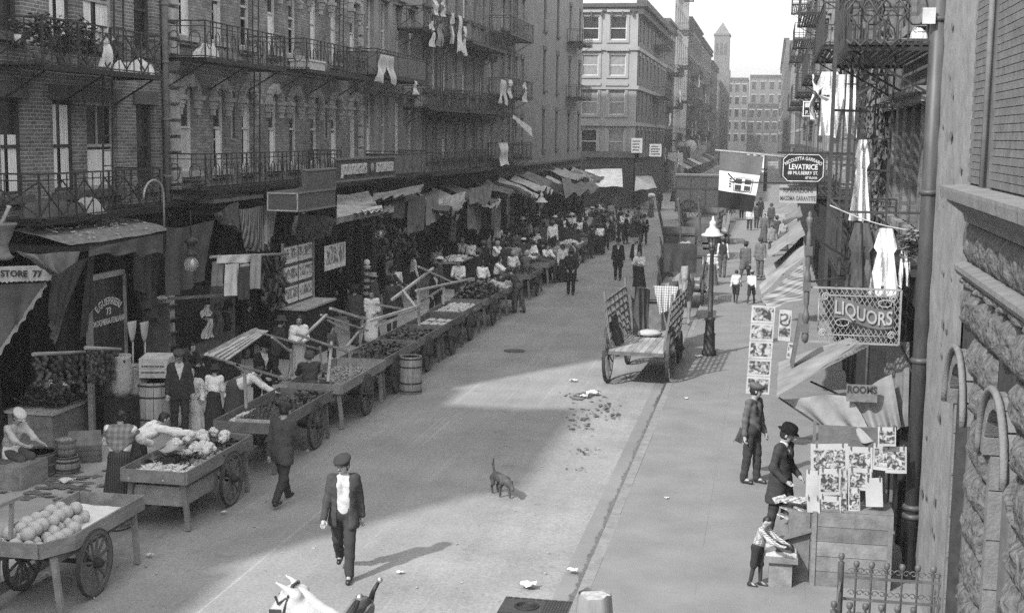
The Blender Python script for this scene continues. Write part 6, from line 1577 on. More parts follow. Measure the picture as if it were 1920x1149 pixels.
for z in (.9, 1.02, 3.0, 5.2, 7.4): MB().lathe([(.105, z - .04), (.135, z - .02), (.135, z + .02), (.105, z + .04)], 16).build('collar', PIPEM, pi_)
t = thing('notice_plate', 'small pale plate fixed to the drain pipe', 'plate', gy(1742, 30, 17.85)); MB().box((0, 0, 0), (.16, .02, .2)).build('plate', mat(.4, key='pl'), t); MB().box((0, .03, .08), (.12, .05, .02)).build('bracket', IRON2, t)
# ------------------------------------------------------------------ right row of tenements
BRJ = brickmat(.13, .17, 'Y', key='j'); rowR = []
wJ = [(y - .38, y + .38, z0, z0 + 1.75) for y in (18.9, 20.1, 21.4, 22.7, 24.0, 25.3) for z0 in (4.75, 7.7, 10.7)]
wJ = [w for w in wJ if w[0] > 18.3]
tJ = building('tenement', 'brick liquor house with moulded window hoods on the sunny row', FR, 18.12, 26.2, 15.5, 9, BRJ, wJ, z0=4.2)
for w in wJ:
    wo = window(FR, tJ, w, frame=FRAME_D, curtain=rcurt(.3), opened=random.choice((0, .5)), sill=.14, sillm=STONE_M)
    m = MB(); FR.box(m, w[0] - .18, w[1] + .18, w[3] + .12, w[3] + .2, -.02, .24); FR.box(m, w[0] - .14, w[1] + .14, w[3], w[3] + .119, -.02, .14); m.build('hood', STONE_M, wo, True)
def shopR(t, y0, y1, zt=4.2):
    n = max(1, round((y1 - y0) / 1.6)); sp = (y1 - y0) / n; F = FR
    for i in range(n + 1):
        y = y0 + sp * i; b = MB(); F.box(b, max(y0, y - .09), min(y1, y + .09), .12, zt - .4, -.1, .05); b.build('pilaster', WDK, t, True)
    for i in range(n):
        a, c = y0 + sp * i + .09, y0 + sp * (i + 1) - .09; b = MB(); F.box(b, a, c, .12, .8, -.12, .0); b.build('bulkhead', WDK, t, True)
        b = MB(); b.add([F(a, .8, -.08), F(c, .8, -.08), F(c, zt - .45, -.08), F(a, zt - .45, -.08)], [(0, 1, 2, 3)]); b.build('shop_pane', GLASSD, t, True)
        b = MB(); F.box(b, a, c, 2.7, 2.78, -.1, -.02); b.build('transom_bar', WDK, t, True)
    b = MB(); F.box(b, y0, y1, zt - .4, zt, -.02, .12); F.box(b, y0, y1, zt + .002, zt + .1, -.02, .3); b.build('shop_cornice', WDK, t, True)
shopR(tJ, 18.14, 26.18)
yv = 26.2
for i, (l, lb, wm, z0, fh) in enumerate(((12.0, 'ivy clad brick tenement on the sunny row', BRJ, 4.9, 3.1), (14.0, 'brick tenement of the sign with white figures on the sunny row', BRICKB, 5.0, 3.15), (15.0, 'grey tenement stacked with fire escapes on the sunny row', PLAIN, 4.8, 3.0), (15.5, 'brick tenement in the middle of the sunny row', BRJ, 5.0, 3.2), (15.2, 'last brick tenement of the sunny row at the side street', BRICKD, 4.9, 3.1))):
    y1 = yv + l if i < 4 else 98.0; n = int((y1 - yv) / 1.9); sp = (y1 - yv) / n
    ww = [(yv + sp * (k + .5) - .4, yv + sp * (k + .5) + .4, z0 + fh * f, z0 + fh * f + 1.85) for k in range(n) for f in range(4)]
    t = building('tenement', lb, FR, yv, y1, 17.5 + (i % 3) * .8, 9, wm, ww, z0=4.2)
    for w in ww: window(FR, t, w, frame=FRAME_M, curtain=rcurt(.4), lintel=.22, lintm=STONE_M, sill=.12, sillm=STONE_M, detail=False)
    shopR(t, yv + .02, y1 - .02); yv = y1
feR = 'iron balconies on the sunny row'
def bal(lb, a0, a1, z, dep, style, lad, **k): return balcony(lb, FR, a0, a1, z, dep=dep, style=style, ladder=lad, group=feR, **k)
z1 = gy(1655, 84, 17.9).z
b1 = bal('ornate scroll work balcony on the liquor house beside the drain pipe', 18.0, 22.6, z1, 1.1, 'scroll', (21.6, .55, z1 + 3), hr=.9)
# bold cast ornaments on its near end
orn = MB()
for j, px in enumerate((1615, 1672)):
    c = gy(px, 45, 17.93)
    for s in (-1, 1):
        orn.tube([c + Vector((s * .05, 0, .35)), c + Vector((s * .2, 0, .15)), c + Vector((s * .08, 0, .02)), c + Vector((s * .08, 0, -.2)), c + Vector((s * .12, 0, -.26)), c + Vector((s * .18, 0, -.2))], .018, 6)
        orn.tube([c + Vector((s * .12 + .1 * math.cos(a), 0, .2 + .1 * math.sin(a))) for a in [k * .6 for k in range(11)]], .012, 5)
    orn.tube([c + Vector((-.08, 0, -.2)), c + Vector((0, 0, -.28)), c + Vector((.08, 0, -.2))], .018, 6)
orn.build('cast_ornament', IRON2, b1, True)
z2 = gy(1640, 398, 18.4).z - .85
b2 = bal('lower balcony of the liquor house hung with washed dresses', 18.35, 22.4, z2, 1.1, 'scroll', (20.8, .9, z1), hr=.85, near=False)
pst = thing('fire_escape_post', 'long iron post rising from the lower balcony to the scroll work balcony', 'post', (gy(1553, 405, 18.9).x, 18.9, z2)); MB().bar((0, 0, -.5), (0.0, 0, 6), .07, .05).build('bar', IRON2, pst); MB().bar((.0, .0, 2.2), (.5, .4, 2.2), .03).build('brace', IRON2, pst)
for y, lb in ((23.2, 'thin ladder rails beside the hanging white combinations'), (19.9, 'thin ladder standing behind the white hanging dress')):
    ld = thing('ladder', lb, 'ladder', (1.15, y, 3.9)); 
    for s in (0, .5): MB().bar((s, 0, 0), (s + .05, .1, 4.2), .03).build('rail', IRON2, ld)
    for k in range(9): MB().bar((.01, .02, .3 + k * .45), (.52, .02, .3 + k * .45), .022).build('rung', IRON2, ld)
def L2(lb, a0, a1, z, dep=1.1, lad=True): return bal(lb, a0, a1, z, dep, 'x' if z < 9 else '', ((a0 + a1) / 2, .6, z + 2.9) if lad else None, detail=False)
L2('first level balcony on the ivy clad tenement', 28, 33.5, 4.75); L2('second level balcony on the ivy clad tenement', 28, 33.5, 7.85); L2('third level balcony on the ivy clad tenement', 28, 33.5, 10.95)
for y0, nm in ((40.5, 'tenement of the white figures'), (55, 'grey fire escape tenement'), (70, 'middle brick tenement'), (84, 'last brick tenement')):
    for k, z in enumerate((4.7, 7.8, 10.9, 14.0)): L2(('first', 'second', 'third', 'fourth')[k] + ' level balcony on the ' + nm, y0, y0 + 6.5, z)
# ivy on the second house
iv = thing('ivy_plant', 'ivy climbing the brick front between the window bays', 'ivy', (XR - .1, 26.0, 3.6)); b = MB()
for i in range(1500):
    y, z = random.gauss(0, 1.1), random.uniform(0, 4.6); x = random.uniform(-.14, .05); a = random.uniform(0, 6.3); u = Vector((random.uniform(-.5, .5), math.cos(a), math.sin(a))) * .08; w = Vector((random.uniform(-.5, .5), -math.sin(a), math.cos(a))) * .06
    p = Vector((x, y * (1 - .1 * z), z)); b.add([p - u, p + w, p + u, p - w], [(0, 1, 2, 3)])
o = b.build('foliage', LEAF2, iv); o['kind'] = 'stuff'; MB().tube([(0, 0, -3.4), (.02, .2, 0), (0, -.1, 2), (.02, .1, 4.5)], .03, 6).build('stem', WD, iv)
# washing on the right
laundry('white wool combinations hanging long beside the iron ladder', gy(1582, 140, 24.2), .55, 1.1, 'drawers', axis='X', seed=4)
laundry('white nightgown hanging next to the long combinations', gy(1556, 135, 25.2), .5, 1.15, 'shirt', axis='X', seed=5)
laundry('pointed white dress hung by its neck over the lower balcony', gy(1618, 262, 19.6), .3, 1.15, 'dress', axis='X', seed=6)
laundry('dark pleated dress on the clothes line of the lower balcony', gy(1616, 418, 18.2), .46, 1.08, 'dress', .07, axis='X', seed=7)
laundry('white child frock on the clothes line of the lower balcony', gy(1662, 428, 18.15), .42, .9, 'dress', axis='X', seed=8)
laundry('grey striped skirt at the end of the clothes line', gy(1640, 425, 18.28), .34, 1.0, 'dress', .12, axis='X', seed=9)
laundry('white stocking pair by the potted plant on the line', gy(1698, 470, 18.12), .16, .5, 'drawers', axis='X', seed=10)
laundry('small white cloth far up the sunny row balcony', gx(1528, 140, .9), .9, 1.0, 'shirt', seed=11)
ln = MB(); a, b_ = gy(1556, 385, 18.2), gy(1728, 435, 18.2); ln.tube([a + (b_ - a) * (i / 10) + Vector((0, 0, -.06 * math.sin(PI * i / 10))) for i in range(11)], .008, 5); solo('clothes_line', ln, mat(.4, key='rope'), 'clothes line with pegs strung across the lower balcony', 'clothes line')
bush('potted_plant', 'trailing leafy plant hanging at the end of the lower balcony', gy(1706, 490, 18.15), (.2, .2, .24), 420, LEAF2, None, .035)
bundle('rolled white bedding in the scroll work balcony corner', gy(1722, 74, 18.2), (.12, .15, .14), .5)
# ------------------------------------------------------------------ LIQUORS panel
YQ = 17.98; a, b_ = gy(1512, 541, YQ), gy(1690, 545, YQ); z1q, z0q = gy(1600, 541, YQ).z, gy(1600, 643, YQ).z
lq = thing('liquor_sign', 'wrought iron lattice panel with a curling LIQUORS ribbon sign', 'sign', (a.x, YQ, z0q)); w_ = b_.x - a.x; h_ = z1q - z0q
fr = MB()
for z in (0, h_): fr.bar((0, 0, z), (w_, 0, z), .025)
for x in (w_,): fr.bar((x, 0, 0), (x, 0, h_), .025)
x0_ = w_ * .14
for z in (.1, h_ - .1): fr.tube([(x0_ + .05, 0, z), (w_ - .12, 0, z)], .011, 6)
for x in (x0_ + .0, w_ - .08): fr.tube([(x, 0, .14), (x, 0, h_ - .14)], .011, 6)
fr.build('frame', mat(.22, rough=.5, key='iron'), lq)
lt = MB(); n = 16
for i in range(-6, n + 6):
    for s in (1, -1):
        x_a = x0_ + (w_ - x0_) * i / n; x_b = x_a + s * h_ * .62
        p, q = [x_a, 0.0], [x_b, h_]
        def clip(pp, qq):
            (xa, za), (xb, zb) = pp, qq; lo, hi = x0_, w_
            if max(xa, xb) < lo or min(xa, xb) > hi: return None
            f = lambda X: za + (zb - za) * (X - xa) / (xb - xa)
            if xa < lo: za_, xa_ = f(lo), lo
            elif xa > hi: za_, xa_ = f(hi), hi
            else: za_, xa_ = za, xa
            if xb < lo: zb_, xb_ = f(lo), lo
            elif xb > hi: zb_, xb_ = f(hi), hi
            else: zb_, xb_ = zb, xb
            return (xa_, za_), (xb_, zb_)
        r_ = clip(p, q)
        if r_: lt.bar((r_[0][0], .012 * s, r_[0][1]), (r_[1][0], .012 * s, r_[1][1]), .009)
lt.build('lattice', mat(.2, rough=.5, key='iron'), lq)
for x, z in ((x0_ + .06, .12), (x0_ + .08, h_ - .12), (w_ - .1, .12), (w_ - .1, h_ - .12)):
    MB().tube([(x + .055 * (1 - k / 26) * math.cos(k * .55), -.01, z + .055 * (1 - k / 26) * math.sin(k * .55)) for k in range(22)], .011, 5).build('scroll', mat(.25, rough=.5, key='iron'), lq)
for x in (w_ * .32, w_ * .58, w_ * .8): MB().ball((x, 0, h_ + .03), .022, 8, 6).build('ball', IRON2, lq)
def rib(x): return h_ * .56 + .07 * math.sin((x - .55 * w_) / w_ * 2 * PI * -1.0)
rx0, rx1 = w_ * .30, w_ * .92
MB().surf(lambda u, v: ((rx0 + (rx1 - rx0) * u), -.05 - .02 * math.sin(u * 6), rib(rx0 + (rx1 - rx0) * u) + (v - .5) * .27), 30, 3).build('ribbon', mat(.11, ns=4, na=.2, key='sign'), lq)
for x, z, s in ((rx0 + .12, rib(rx0) - .2, 1), (rx1 - .1, rib(rx1) + .19, -1)):
    b = MB(); b.surf(lambda u, v: (x + .11 * math.cos(u * 2 * PI) * (1 - .3 * u), -.06 - .02 * v, z + .045 * math.sin(u * 2 * PI)), 20, 1); b.tube([(x + .11 * math.cos(k * .35) * (1 - k / 60), -.07, z + .045 * math.sin(k * .35)) for k in range(20)], .008, 5); b.build('curl', mat(.3, key='sign'), lq)
text_warp('LIQUORS', lambda p: ((rx0 + rx1) / 2 + p[0], -.075 - .02 * math.sin(((p[0]) / (rx1 - rx0) + .5) * 6) - p[2], rib((rx0 + rx1) / 2 + p[0]) + p[1]), size=.25, depth=.004, bold=.004, squeeze=.72).build('lettering', mat(.28, key='gilt'), lq)
# turned newel post at its street end
np_ = thing('newel_post', 'turned wooden newel post with balls at the street end of the sign', 'post', (gy(1509, 640, YQ).x, YQ, gy(1509, 640, YQ).z)); H_ = gy(1511, 408, YQ).z - gy(1509, 640, YQ).z
prof = []; 
for k in range(40):
    u = k / 39; r_ = .035 + .014 * math.sin(u * 40) * (1 if (u < .3 or .42 < u < .6 or u > .85) else .1); prof.append((r_, u * H_))
MB().lathe([(1e-4, -.03)] + prof + [(.02, H_ + .02), (.035, H_ + .05), (1e-4, H_ + .09)], 10).build('spindle', mat(.09, rough=.5, ns=8, na=.3, key='turn'), np_)
for z in (.12, .68, H_ - .5): MB().bx(-.05, .05, -.05, .05, z, z + .12).build('block', mat(.09, rough=.5, key='turn'), np_)
for dz in (.8, 1.4): MB().bar((.03, 0, dz), (.6, .4, dz - .35 if dz > 1 else dz + .05), .025).build('stay', IRON2, np_)
# ------------------------------------------------------------------ hanging signs and flags
YS = 27.55; a, b_, c_ = gy(1468, 289, YS), gy(1545, 343, YS), gy(1506, 315, YS)
ls = thing('hanging_sign', 'black eight sided midwife sign with white lettering hung over the pavement', 'sign', c_); w_, h_ = (b_.x - a.x), (a.z - b_.z); k_ = .1
o8 = [(-w_ / 2 + k_, -h_ / 2), (w_ / 2 - k_, -h_ / 2), (w_ / 2, -h_ / 2 + k_), (w_ / 2, h_ / 2 - k_), (w_ / 2 - k_, h_ / 2), (-w_ / 2 + k_, h_ / 2), (-w_ / 2, h_ / 2 - k_), (-w_ / 2, -h_ / 2 + k_)]
b = MB(); b.add([(x, y, z) for y in (-.025, .025) for x, z in o8], [tuple(range(8)), tuple(range(15, 7, -1))] + [(i, (i + 1) % 8, 8 + (i + 1) % 8, 8 + i) for i in range(8)]); b.build('board', mat(.012, rough=.5, key='black'), ls)
b = MB()
for i in range(8):
    p, q = o8[i], o8[(i + 1) % 8]; b.bar((p[0] * .95, -.03, p[1] * .94), (q[0] * .95, -.03, q[1] * .94), .012)
b.build('border', mat(.6, key='wh'), ls)
WHT = mat(.5, key='wh')
text_warp('NICOLETTA GARRARO', lambda p: (math.sin(p[0] / .62) * (.62 + p[1]), -.028 - p[2], h_ * .10 - .49 + math.cos(p[0] / .62) * (.62 + p[1])), size=.095, depth=.003, bold=.002, squeeze=.78).build('lettering', WHT, ls)
text_warp('LEVATRICE', lambda p: (p[0], -.028 - p[2], p[1] + .015), size=.145, depth=.003, bold=.004, squeeze=.8).build('lettering', WHT, ls)
text_warp('88 MULBERRY ST.', lambda p: (p[0], -.028 - p[2], p[1] - .105), size=.095, depth=.003, bold=.002, squeeze=.82).build('lettering', WHT, ls)
text_warp('1ST FLOOR', lambda p: (p[0] + .16, -.028 - p[2], p[1] - .2), size=.06, depth=.003, bold=.002, squeeze=.8).build('lettering', WHT, ls)
MB().bar((-w_ / 2 - .1, 0, h_ / 2 + .02), (XR - c_.x, 0, h_ / 2 + .02), .035).build('arm', IRON, ls); MB().bar((-w_ / 2 - 1.0, 0, -h_ / 2 - .03), (XR - c_.x, 0, -h_ / 2 - .03), .03).build('arm', IRON, ls)
MB().tube([(-w_ / 2 - 1.0 + .1 * math.cos(k * .5) * (1 - k / 30), 0, -h_ / 2 + .07 - .1 * math.sin(k * .5 + 1.57) * (1 - k / 30)) for k in range(20)], .014, 5).build('scroll', IRON, ls)
YS2 = 27.7; a, b_, c_ = gy(1462, 346, YS2), gy(1530, 381, YS2), gy(1496, 364, YS2); w_, h_ = b_.x - a.x, a.z - b_.z
rs = thing('hanging_sign', 'grey repair shop board with dark lettering under the midwife sign', 'sign', c_)
MB().bx(-w_ / 2, w_ / 2, -.02, .02, -h_ / 2, h_ / 2).build('board', mat(.3, ns=4, na=.2, key='sg'), rs)
for tx, z in (('RIPARAZIONI', .07), ('MASSIMA GARANTITE', -.09)): text_warp(tx, lambda p: (p[0], -.024 - p[2], p[1] + z), size=.125, depth=.003, bold=.002, squeeze=.78 if 'R' in tx[:1] else .58).build('lettering', mat(.08, key='ink'), rs)
MB().bar((w_ / 2, 0, 0), (XR - c_.x, 0, 0), .03).build('arm', IRON, rs)
# white figured sign up the row
a, b_ = gy(1506, 190, 46), gy(1541, 219, 46); ps = thing('hanging_sign', 'black shop sign with white hand, figures and lettering up the sunny row', 'sign', ((a.x + b_.x) / 2, 46, (a.z + b_.z) / 2)); w_, h_ = b_.x - a.x, a.z - b_.z
MB().bx(-w_ / 2, w_ / 2, -.03, .03, -h_ / 2, h_ / 2).build('board', mat(.7, key='wh'), ps); MB().bx(-w_ / 2 + .03, w_ / 2 - .03, -.036, -.031, -h_ / 2 + .03, h_ / 2 - .03).build('field', mat(.015, key='black'), ps)
text_warp('P. MAR', lambda p: (p[0], -.04 - p[2], p[1] - .13), size=.19, depth=.003, bold=.006, squeeze=.8).build('lettering', WHT, ps); text_warp('6', lambda p: (p[0] + .2, -.04 - p[2], p[1] + .12), size=.26, depth=.003, bold=.006).build('lettering', WHT, ps); MB().bx(-.25, -.1, -.045, -.04, .05, .2).build('hand_mark', WHT, ps)
MB().bar((w_ / 2, 0, .1), (XR - ps.location.x, 0, .1), .04).build('arm', IRON, ps)
# flags on poles
YFg = 40.0; A, B = gy(1350, 284, YFg), gy(1432, 294, YFg); C_, D = gy(1411, 398, YFg), gy(1346, 388, YFg)
fg = thing('tricolour_flag', 'Italian tricolour with royal shield hanging over the street', 'flag', (A.x, YFg, C_.z))
def ff(u, v): p = (A * (1 - u) + B * u) * (1 - v) + (D * (1 - u) + C_ * u) * v; return p + Vector((0, .05 * math.sin(u * 9 + v * 2) * (.3 + v), 0))
for v0, v1, val, nm in ((0, .34, .13, 'upper_band'), (.34, .70, .75, 'white_band'), (.70, 1, .02, 'lower_band')):
    b = MB(); b.surf(lambda u, v: ff(u, v0 + (v1 - v0) * v), 16, 6); b.build(nm, cloth(val) if val < .7 else WHITE, fg, True)
def dec(u0, u1, v0, v1, m, nm, off=-.03): b = MB(); b.surf(lambda u, v: ff(u0 + (u1 - u0) * u, v0 + (v1 - v0) * v) + Vector((0, off, 0)), 5, 4); b.build(nm, m, fg, True)
dec(.38, .86, .42, .66, mat(.18, key='flag'), 'shield', -.02)
dec(.40, .84, .43, .65, mat(.7, key='wh'), 'shield_field', -.03)
for u0 in (.42, .66):
    for v0 in (.44, .555): dec(u0, u0 + .16, v0, v0 + .085, mat(.05, key='flag'), 'shield_quarter', -.04)
for i in range(4): dec(.26, .32, .45 + .045 * i, .47 + .045 * i, mat(.05, key='flag'), 'crown_mark', -.03)
MB().tube([A + Vector((-.15, 0, .03)), B + Vector((.9, .1, -.02)), Vector((XR, YFg + .3, B.z - .08))], .022, 7).build('pole', wood(.25), fg, True)
A2, B2 = gy(1392, 285, YFg + .5), gy(1440, 292, YFg + .5); us = thing('striped_flag', 'striped flag with a starred corner furled behind the tricolour', 'flag', (A2.x, YFg + .5, A2.z - .6))
for i in range(7):
    b = MB(); b.surf(lambda u, v: (A2 * (1 - (i + u) / 7) + B2 * ((i + u) / 7)) + Vector((0, .03 * math.sin(u * 4 + i), -v * (.22 + .14 * i))), 4, 6); b.build('stripe', cloth(.08) if i % 2 == 0 else WHITE, us, True)
MB().tube([A2 + Vector((-.8, 0, .05)), B2 + Vector((.1, 0, .03)), Vector((XR, YFg + .6, B2.z))], .02, 7).build('pole', wood(.2), us, True)
# ------------------------------------------------------------------ awnings and stalls, right pavement
def rq(label, pts, Ys, v, name='canvas_awning', cat='awning', m=None, **kw):
    P = [gy(p[0], p[1], y) for p, y in zip(pts, Ys)]; return solo(name, cloth_mb(*P, **kw), m or canvas(v), label, cat)
rq('long grey canvas awning strip slanting down from the liquor house', [(1630, 648), (1592, 632), (1460, 680), (1456, 744)], (18.2, 20.8, 20.9, 18.2), .2, folds=2, amp=.015, grow=False)
rq('slack grey awning canvas fallen across the newspaper stand', [(1464, 748), (1596, 742), (1640, 830), (1560, 812)], (18.5, 18.1, 18.0, 18.3), .24, folds=2, amp=.05, sag=-.02)
rq('grey canvas side sheet hanging down to the newspaper prints', [(1600, 742), (1672, 700), (1690, 800), (1640, 828)], (18.2, 18.2, 18.1, 18.1), .2, folds=3, amp=.04)
rq('broad grey canvas curtain hanging beside the drain pipe', [(1652, 648), (1706, 640), (1700, 800), (1662, 790)], (18.6, 18.3, 18.3, 18.6), .16, folds=3, amp=.05)
frame('thin iron awning rods of the fallen canvas', [(gy(1460, 745, 18.5), gy(1600, 840, 18.3)), (gy(1478, 820, 18.6), gy(1545, 822, 18.4)), (gy(1520, 715, 18.9), gy(1585, 745, 18.5)), (gy(1690, 648, 18.3), gy(1712, 700, 18.2))], IRON2, 'awning_rods', .025)
t = thing('rooms_sign', 'faded ROOMS board resting on the fallen canvas', 'sign', gy(1616, 735, 18.0)); MB().bx(-.2, .2, -.01, .01, -.13, .1).build('board', mat(.13, ns=10, na=.4, key='sg'), t); text_warp('ROOMS', lambda p: (p[0], -.014 - p[2], p[1] + .03), size=.13, depth=.003, bold=.004, squeeze=.85).build('lettering', mat(.03, key='ink'), t)
for i, (pts, Ys, v, lb, mm) in enumerate((([(1500, 412), (1510, 440), (1438, 478), (1452, 455)], (37, 31, 31, 37), .2, 'grey awning sloping down beside the newel post', None), ([(1506, 440), (1508, 480), (1424, 548), (1440, 500)], (33, 29, 29, 33), .24, 'wide grey awning over the pavement walkers', None), ([(1506, 490), (1505, 560), (1440, 575), (1425, 560)], (29, 27.5, 27.5, 28.5), .2, 'checked cloth awning below the wide grey awning', wavemat(.07, .24, 2.3, 'YZ')), ([(1500, 385), (1505, 405), (1468, 420), (1475, 402)], (46, 42, 42, 46), .16, 'small far awning below the repair shop board', None), ([(1490, 372), (1496, 385), (1452, 395), (1462, 382)], (58, 52, 52, 58), .18, 'distant awning in the middle of the sunny row', None))):
    rq(lb, pts, Ys, v, m=mm, folds=2, amp=.05, sag=.03, nu=14, nv=12)
def prints(label, pts, Y, cols, rows, key, gap=.02):
    a, b_, c_ = [gy(p[0], p[1], Y) for p in pts]; t = thing('print_sheet', label, 'print', a); u, v = (b_ - a), (c_ - a)
    for i in range(cols):
        for j in range(rows):
            o = u * (i / cols) + v * (j / rows); w_, h_ = u / cols * .96, v / rows * .97; MB().add([o, o + w_, o + w_ + h_, o + h_], [(0, 1, 2, 3)]).build('sheet', mat(.38, key='paper'), t)
            e = Vector((0, -.006, 0)); MB().add([o + w_ * .07 + h_ * .12 + e, o + w_ * .93 + h_ * .12 + e, o + w_ * .93 + h_ * .85 + e, o + w_ * .07 + h_ * .85 + e], [(0, 1, 2, 3)]).build('picture', printmat(.03, .38, 9, key), t)
    return t
prints('column of five battle prints hanging over the pavement', [(1410, 572), (1456, 574), (1398, 738)], 24.6, 1, 5, 'b')
prints('pair of framed pale prints behind the newel post', [(1462, 580), (1486, 582), (1458, 640)], 22.0, 1, 1, 'c'); prints('hanging pale print edge behind the awning strip', [(1478, 642), (1496, 644), (1474, 672)], 21.5, 1, 1, 'd')
cup = thing('shutter_board', 'narrow tilted shutter board behind the newel post', 'board', gy(1492, 668, 20.0)); MB().box((0, 0, .25), (.05, .5, .75), m=Matrix.Rotation(R(8), 3, 'Y')).build('board', WD, cup)
# newspaper stand
YN = 17.55; bx0, bx1 = gy(1522, 1000, YN).x, gy(1674, 1000, YN).x; zb_, zt_ = .12, gy(1600, 962, YN).z
ns_ = thing('news_stand', 'weathered plank newspaper stand box with prints pinned above', 'stand', ((bx0 + bx1) / 2, YN, .12)); W2 = (bx1 - bx0) / 2; Hn = zt_ - .12; n = 5
for i in range(n):
    MB().bx(-W2, W2, -.012, .012, Hn * i / n + .004, Hn * (i + 1) / n - .004).build('board', wood(.13 + .03 * (i % 3)), ns_)
    MB().bx(-W2 - .012, -W2 + .012, .02, 1.1, Hn * i / n + .004, Hn * (i + 1) / n - .004).build('board', wood(.12), ns_)
for x in (-W2 + .03, W2 - .03): MB().bx(x - .03, x + .03, -.035, -.014, 0, Hn).build('batten', wood(.16), ns_)
MB().bx(-W2 - .02, W2, 0.0, 1.1, Hn, Hn + .03).build('top', wood(.15), ns_); MB().bx(-W2 - .3, -W2 - .02, .1, .7, 0, Hn - .1).build('side_box', wood(.14), ns_)
MB().bx(-W2 + .05, W2 - .05, .5, .53, Hn + .03, Hn + 1.05).build('backboard', wood(.1), ns_)
for x in (-W2 - .0, W2): MB().bar((x, .5, Hn), (x, .5, Hn + 1.1), .04).build('post', wood(.12), ns_)
PR = [(1520, 832, 1590, 890, 'war'), (1588, 836, 1636, 892, 'map'), (1638, 830, 1668, 880, 'sheet'), (1660, 836, 1700, 886, 'field'), (1512, 880, 1538, 930, 'pale'), (1536, 878, 1576, 928, 'hill'), (1576, 882, 1590, 925, 'dark'), (1590, 876, 1634, 918, 'letter'), (1622, 896, 1654, 950, 'plain'), (1536, 928, 1576, 982, 'lion'), (1590, 916, 1612, 960, 'tiny'), (1576, 925, 1588, 970, 'narrow'), (1646, 800, 1680, 836, 'curl'), (1512, 930, 1536, 960, 'blank')]
for i, (x0, y0, x1, y1, nm) in enumerate(PR):
    yq = YN + .15 - .013 * i; a, b_, c_ = gy(x0, y0, yq), gy(x1, y0 + random.uniform(-2, 3), yq), gy(x0 + random.uniform(-2, 2), y1, yq); t = thing('news_print', 'illustrated ' + nm + ' print pinned on the newspaper stand' if nm not in ('pale', 'blank', 'plain') else nm + ' pale news sheet pinned on the newspaper stand', 'print', a); u, v = b_ - a, c_ - a
    b = MB(); b.surf(lambda s, q: u * s + v * q + Vector((0, .015 * math.sin(s * 3 + i) * q, 0)), 6, 6); b.build('sheet', mat(.36, ns=3, na=.12, key='paper'), t)
    if nm not in ('pale', 'blank', 'plain'):
        b = MB(); b.surf(lambda s, q: u * (.08 + .84 * s) + v * (.2 + .65 * q) + Vector((0, .015 * math.sin((.08 + .84 * s) * 3 + i) * (.2 + .65 * q) - .006, 0)), 6, 6); b.build('picture', printmat(.03, .38, 16, nm), t)
    for s in (.15, .85): MB().bar(u * s + Vector((0, -.02, .03)), u * s + Vector((0, -.02, -.04)), .012).build('peg', WD, t)
for i in range(9):
    p = gy(1470 + i * 5 + random.uniform(-8, 8), 935 + (i * 17) % 50, 18.0); o = solo('newspaper', MB().box((p.x, p.y, p.z), (.18, .28, .02), m=Matrix.Rotation(R(random.uniform(-25, 25)), 3, 'Y') @ Matrix.Rotation(random.uniform(-1, 1), 3, 'Z')), printmat(.15, .5, 14, 'np'), 'folded newspaper lying on the sloping stand shelf', 'newspaper', 'newspapers on the stand shelf')
sh = thing('stand_shelf', 'sloping shelf under the folded newspapers', 'shelf', gy(1490, 990, 18.0)); MB().box((0, 0, .03), (.5, .9, .03), m=Matrix.Rotation(R(-20), 3, 'Y')).build('board', wood(.13), sh); MB().bx(-.2, .2, -.3, .3, -.75, -.1).build('cabinet', wood(.07), sh)
p = gz(1462, 1098, .12); bn = thing('shoe_box_bench', 'small wooden shoeshine box with a light plank top', 'box', (p.x, p.y + .15, .12)); MB().bx(-.15, .15, -.2, .2, 0, .34).build('box', wood(.2), bn); MB().bx(-.22, .22, -.26, .26, .34, .42).build('drawer', wood(.17), bn); MB().bx(-.2, .2, -.22, .24, .42, .45).build('top', wood(.42), bn)
bundle('dark rags and brushes on the small shoeshine box', (p.x + .05, p.y + .2, .56), (.15, .2, .12), .06, 'rag_pile', 'rags')
# iron areaway railing in the corner
rl = thing('iron_railing', 'wrought iron area railing with ball finials and scrolls by the stone building', 'railing', (.8, 15.2, .12)); RI = mat(.09, rough=.5, ns=12, na=.4, key='rail')
def picket(x, y, h, big=False):
    m = MB(); m.lathe([(.012 if not big else .035, 0), (.012 if not big else .035, h - .1), (.018 if not big else .04, h - .08), (.012, h - .05), (.03, h - .03), (.036, h), (.03, h + .03), (1e-4, h + .04)], 8, (x, y, 0)); m.build('picket' if not big else 'post', RI, rl)
za = gy(1578, 1042, 15.3).z - .12; xa = gy(1578, 1042, 15.3).x - .8
picket(xa, .1, za, True)
for i in range(7):
    x = xa + .17 * (i + 1); picket(x, .1 + .0 * i, za - .08)
    for dz in (.16, .42, .68):
        for s in (-1, 1): MB().tube([(x + s * (.045 + .04 * math.cos(k * .6) * (1 - k / 16)), .1, za - dz + .04 * math.sin(k * .6) * (1 - k / 16)) for k in range(11)], .007, 4).build('scroll', RI, rl)
for dz in (.24, .5): MB().bar((xa, .1, za - dz), (xa + 1.25, .1, za - dz), .022, .03).build('rail', RI, rl)
for i in range(6):
    x = xa - .1 + .17 * i; picket(x, -.55, za - .35, i == 0)
    MB().tube([(x + .08 + .05 * math.cos(k * .6) * (1 - k / 16), -.55, za - .62 + .05 * math.sin(k * .6) * (1 - k / 16)) for k in range(11)], .008, 4).build('scroll', RI, rl)
MB().bar((xa - .1, -.55, za - .5), (xa + .95, -.55, za - .5), .025).build('rail', RI, rl)
MB().bar((xa, .1, za - .3), (xa - .1, -.55, za - .55), .025).build('rail', RI, rl)
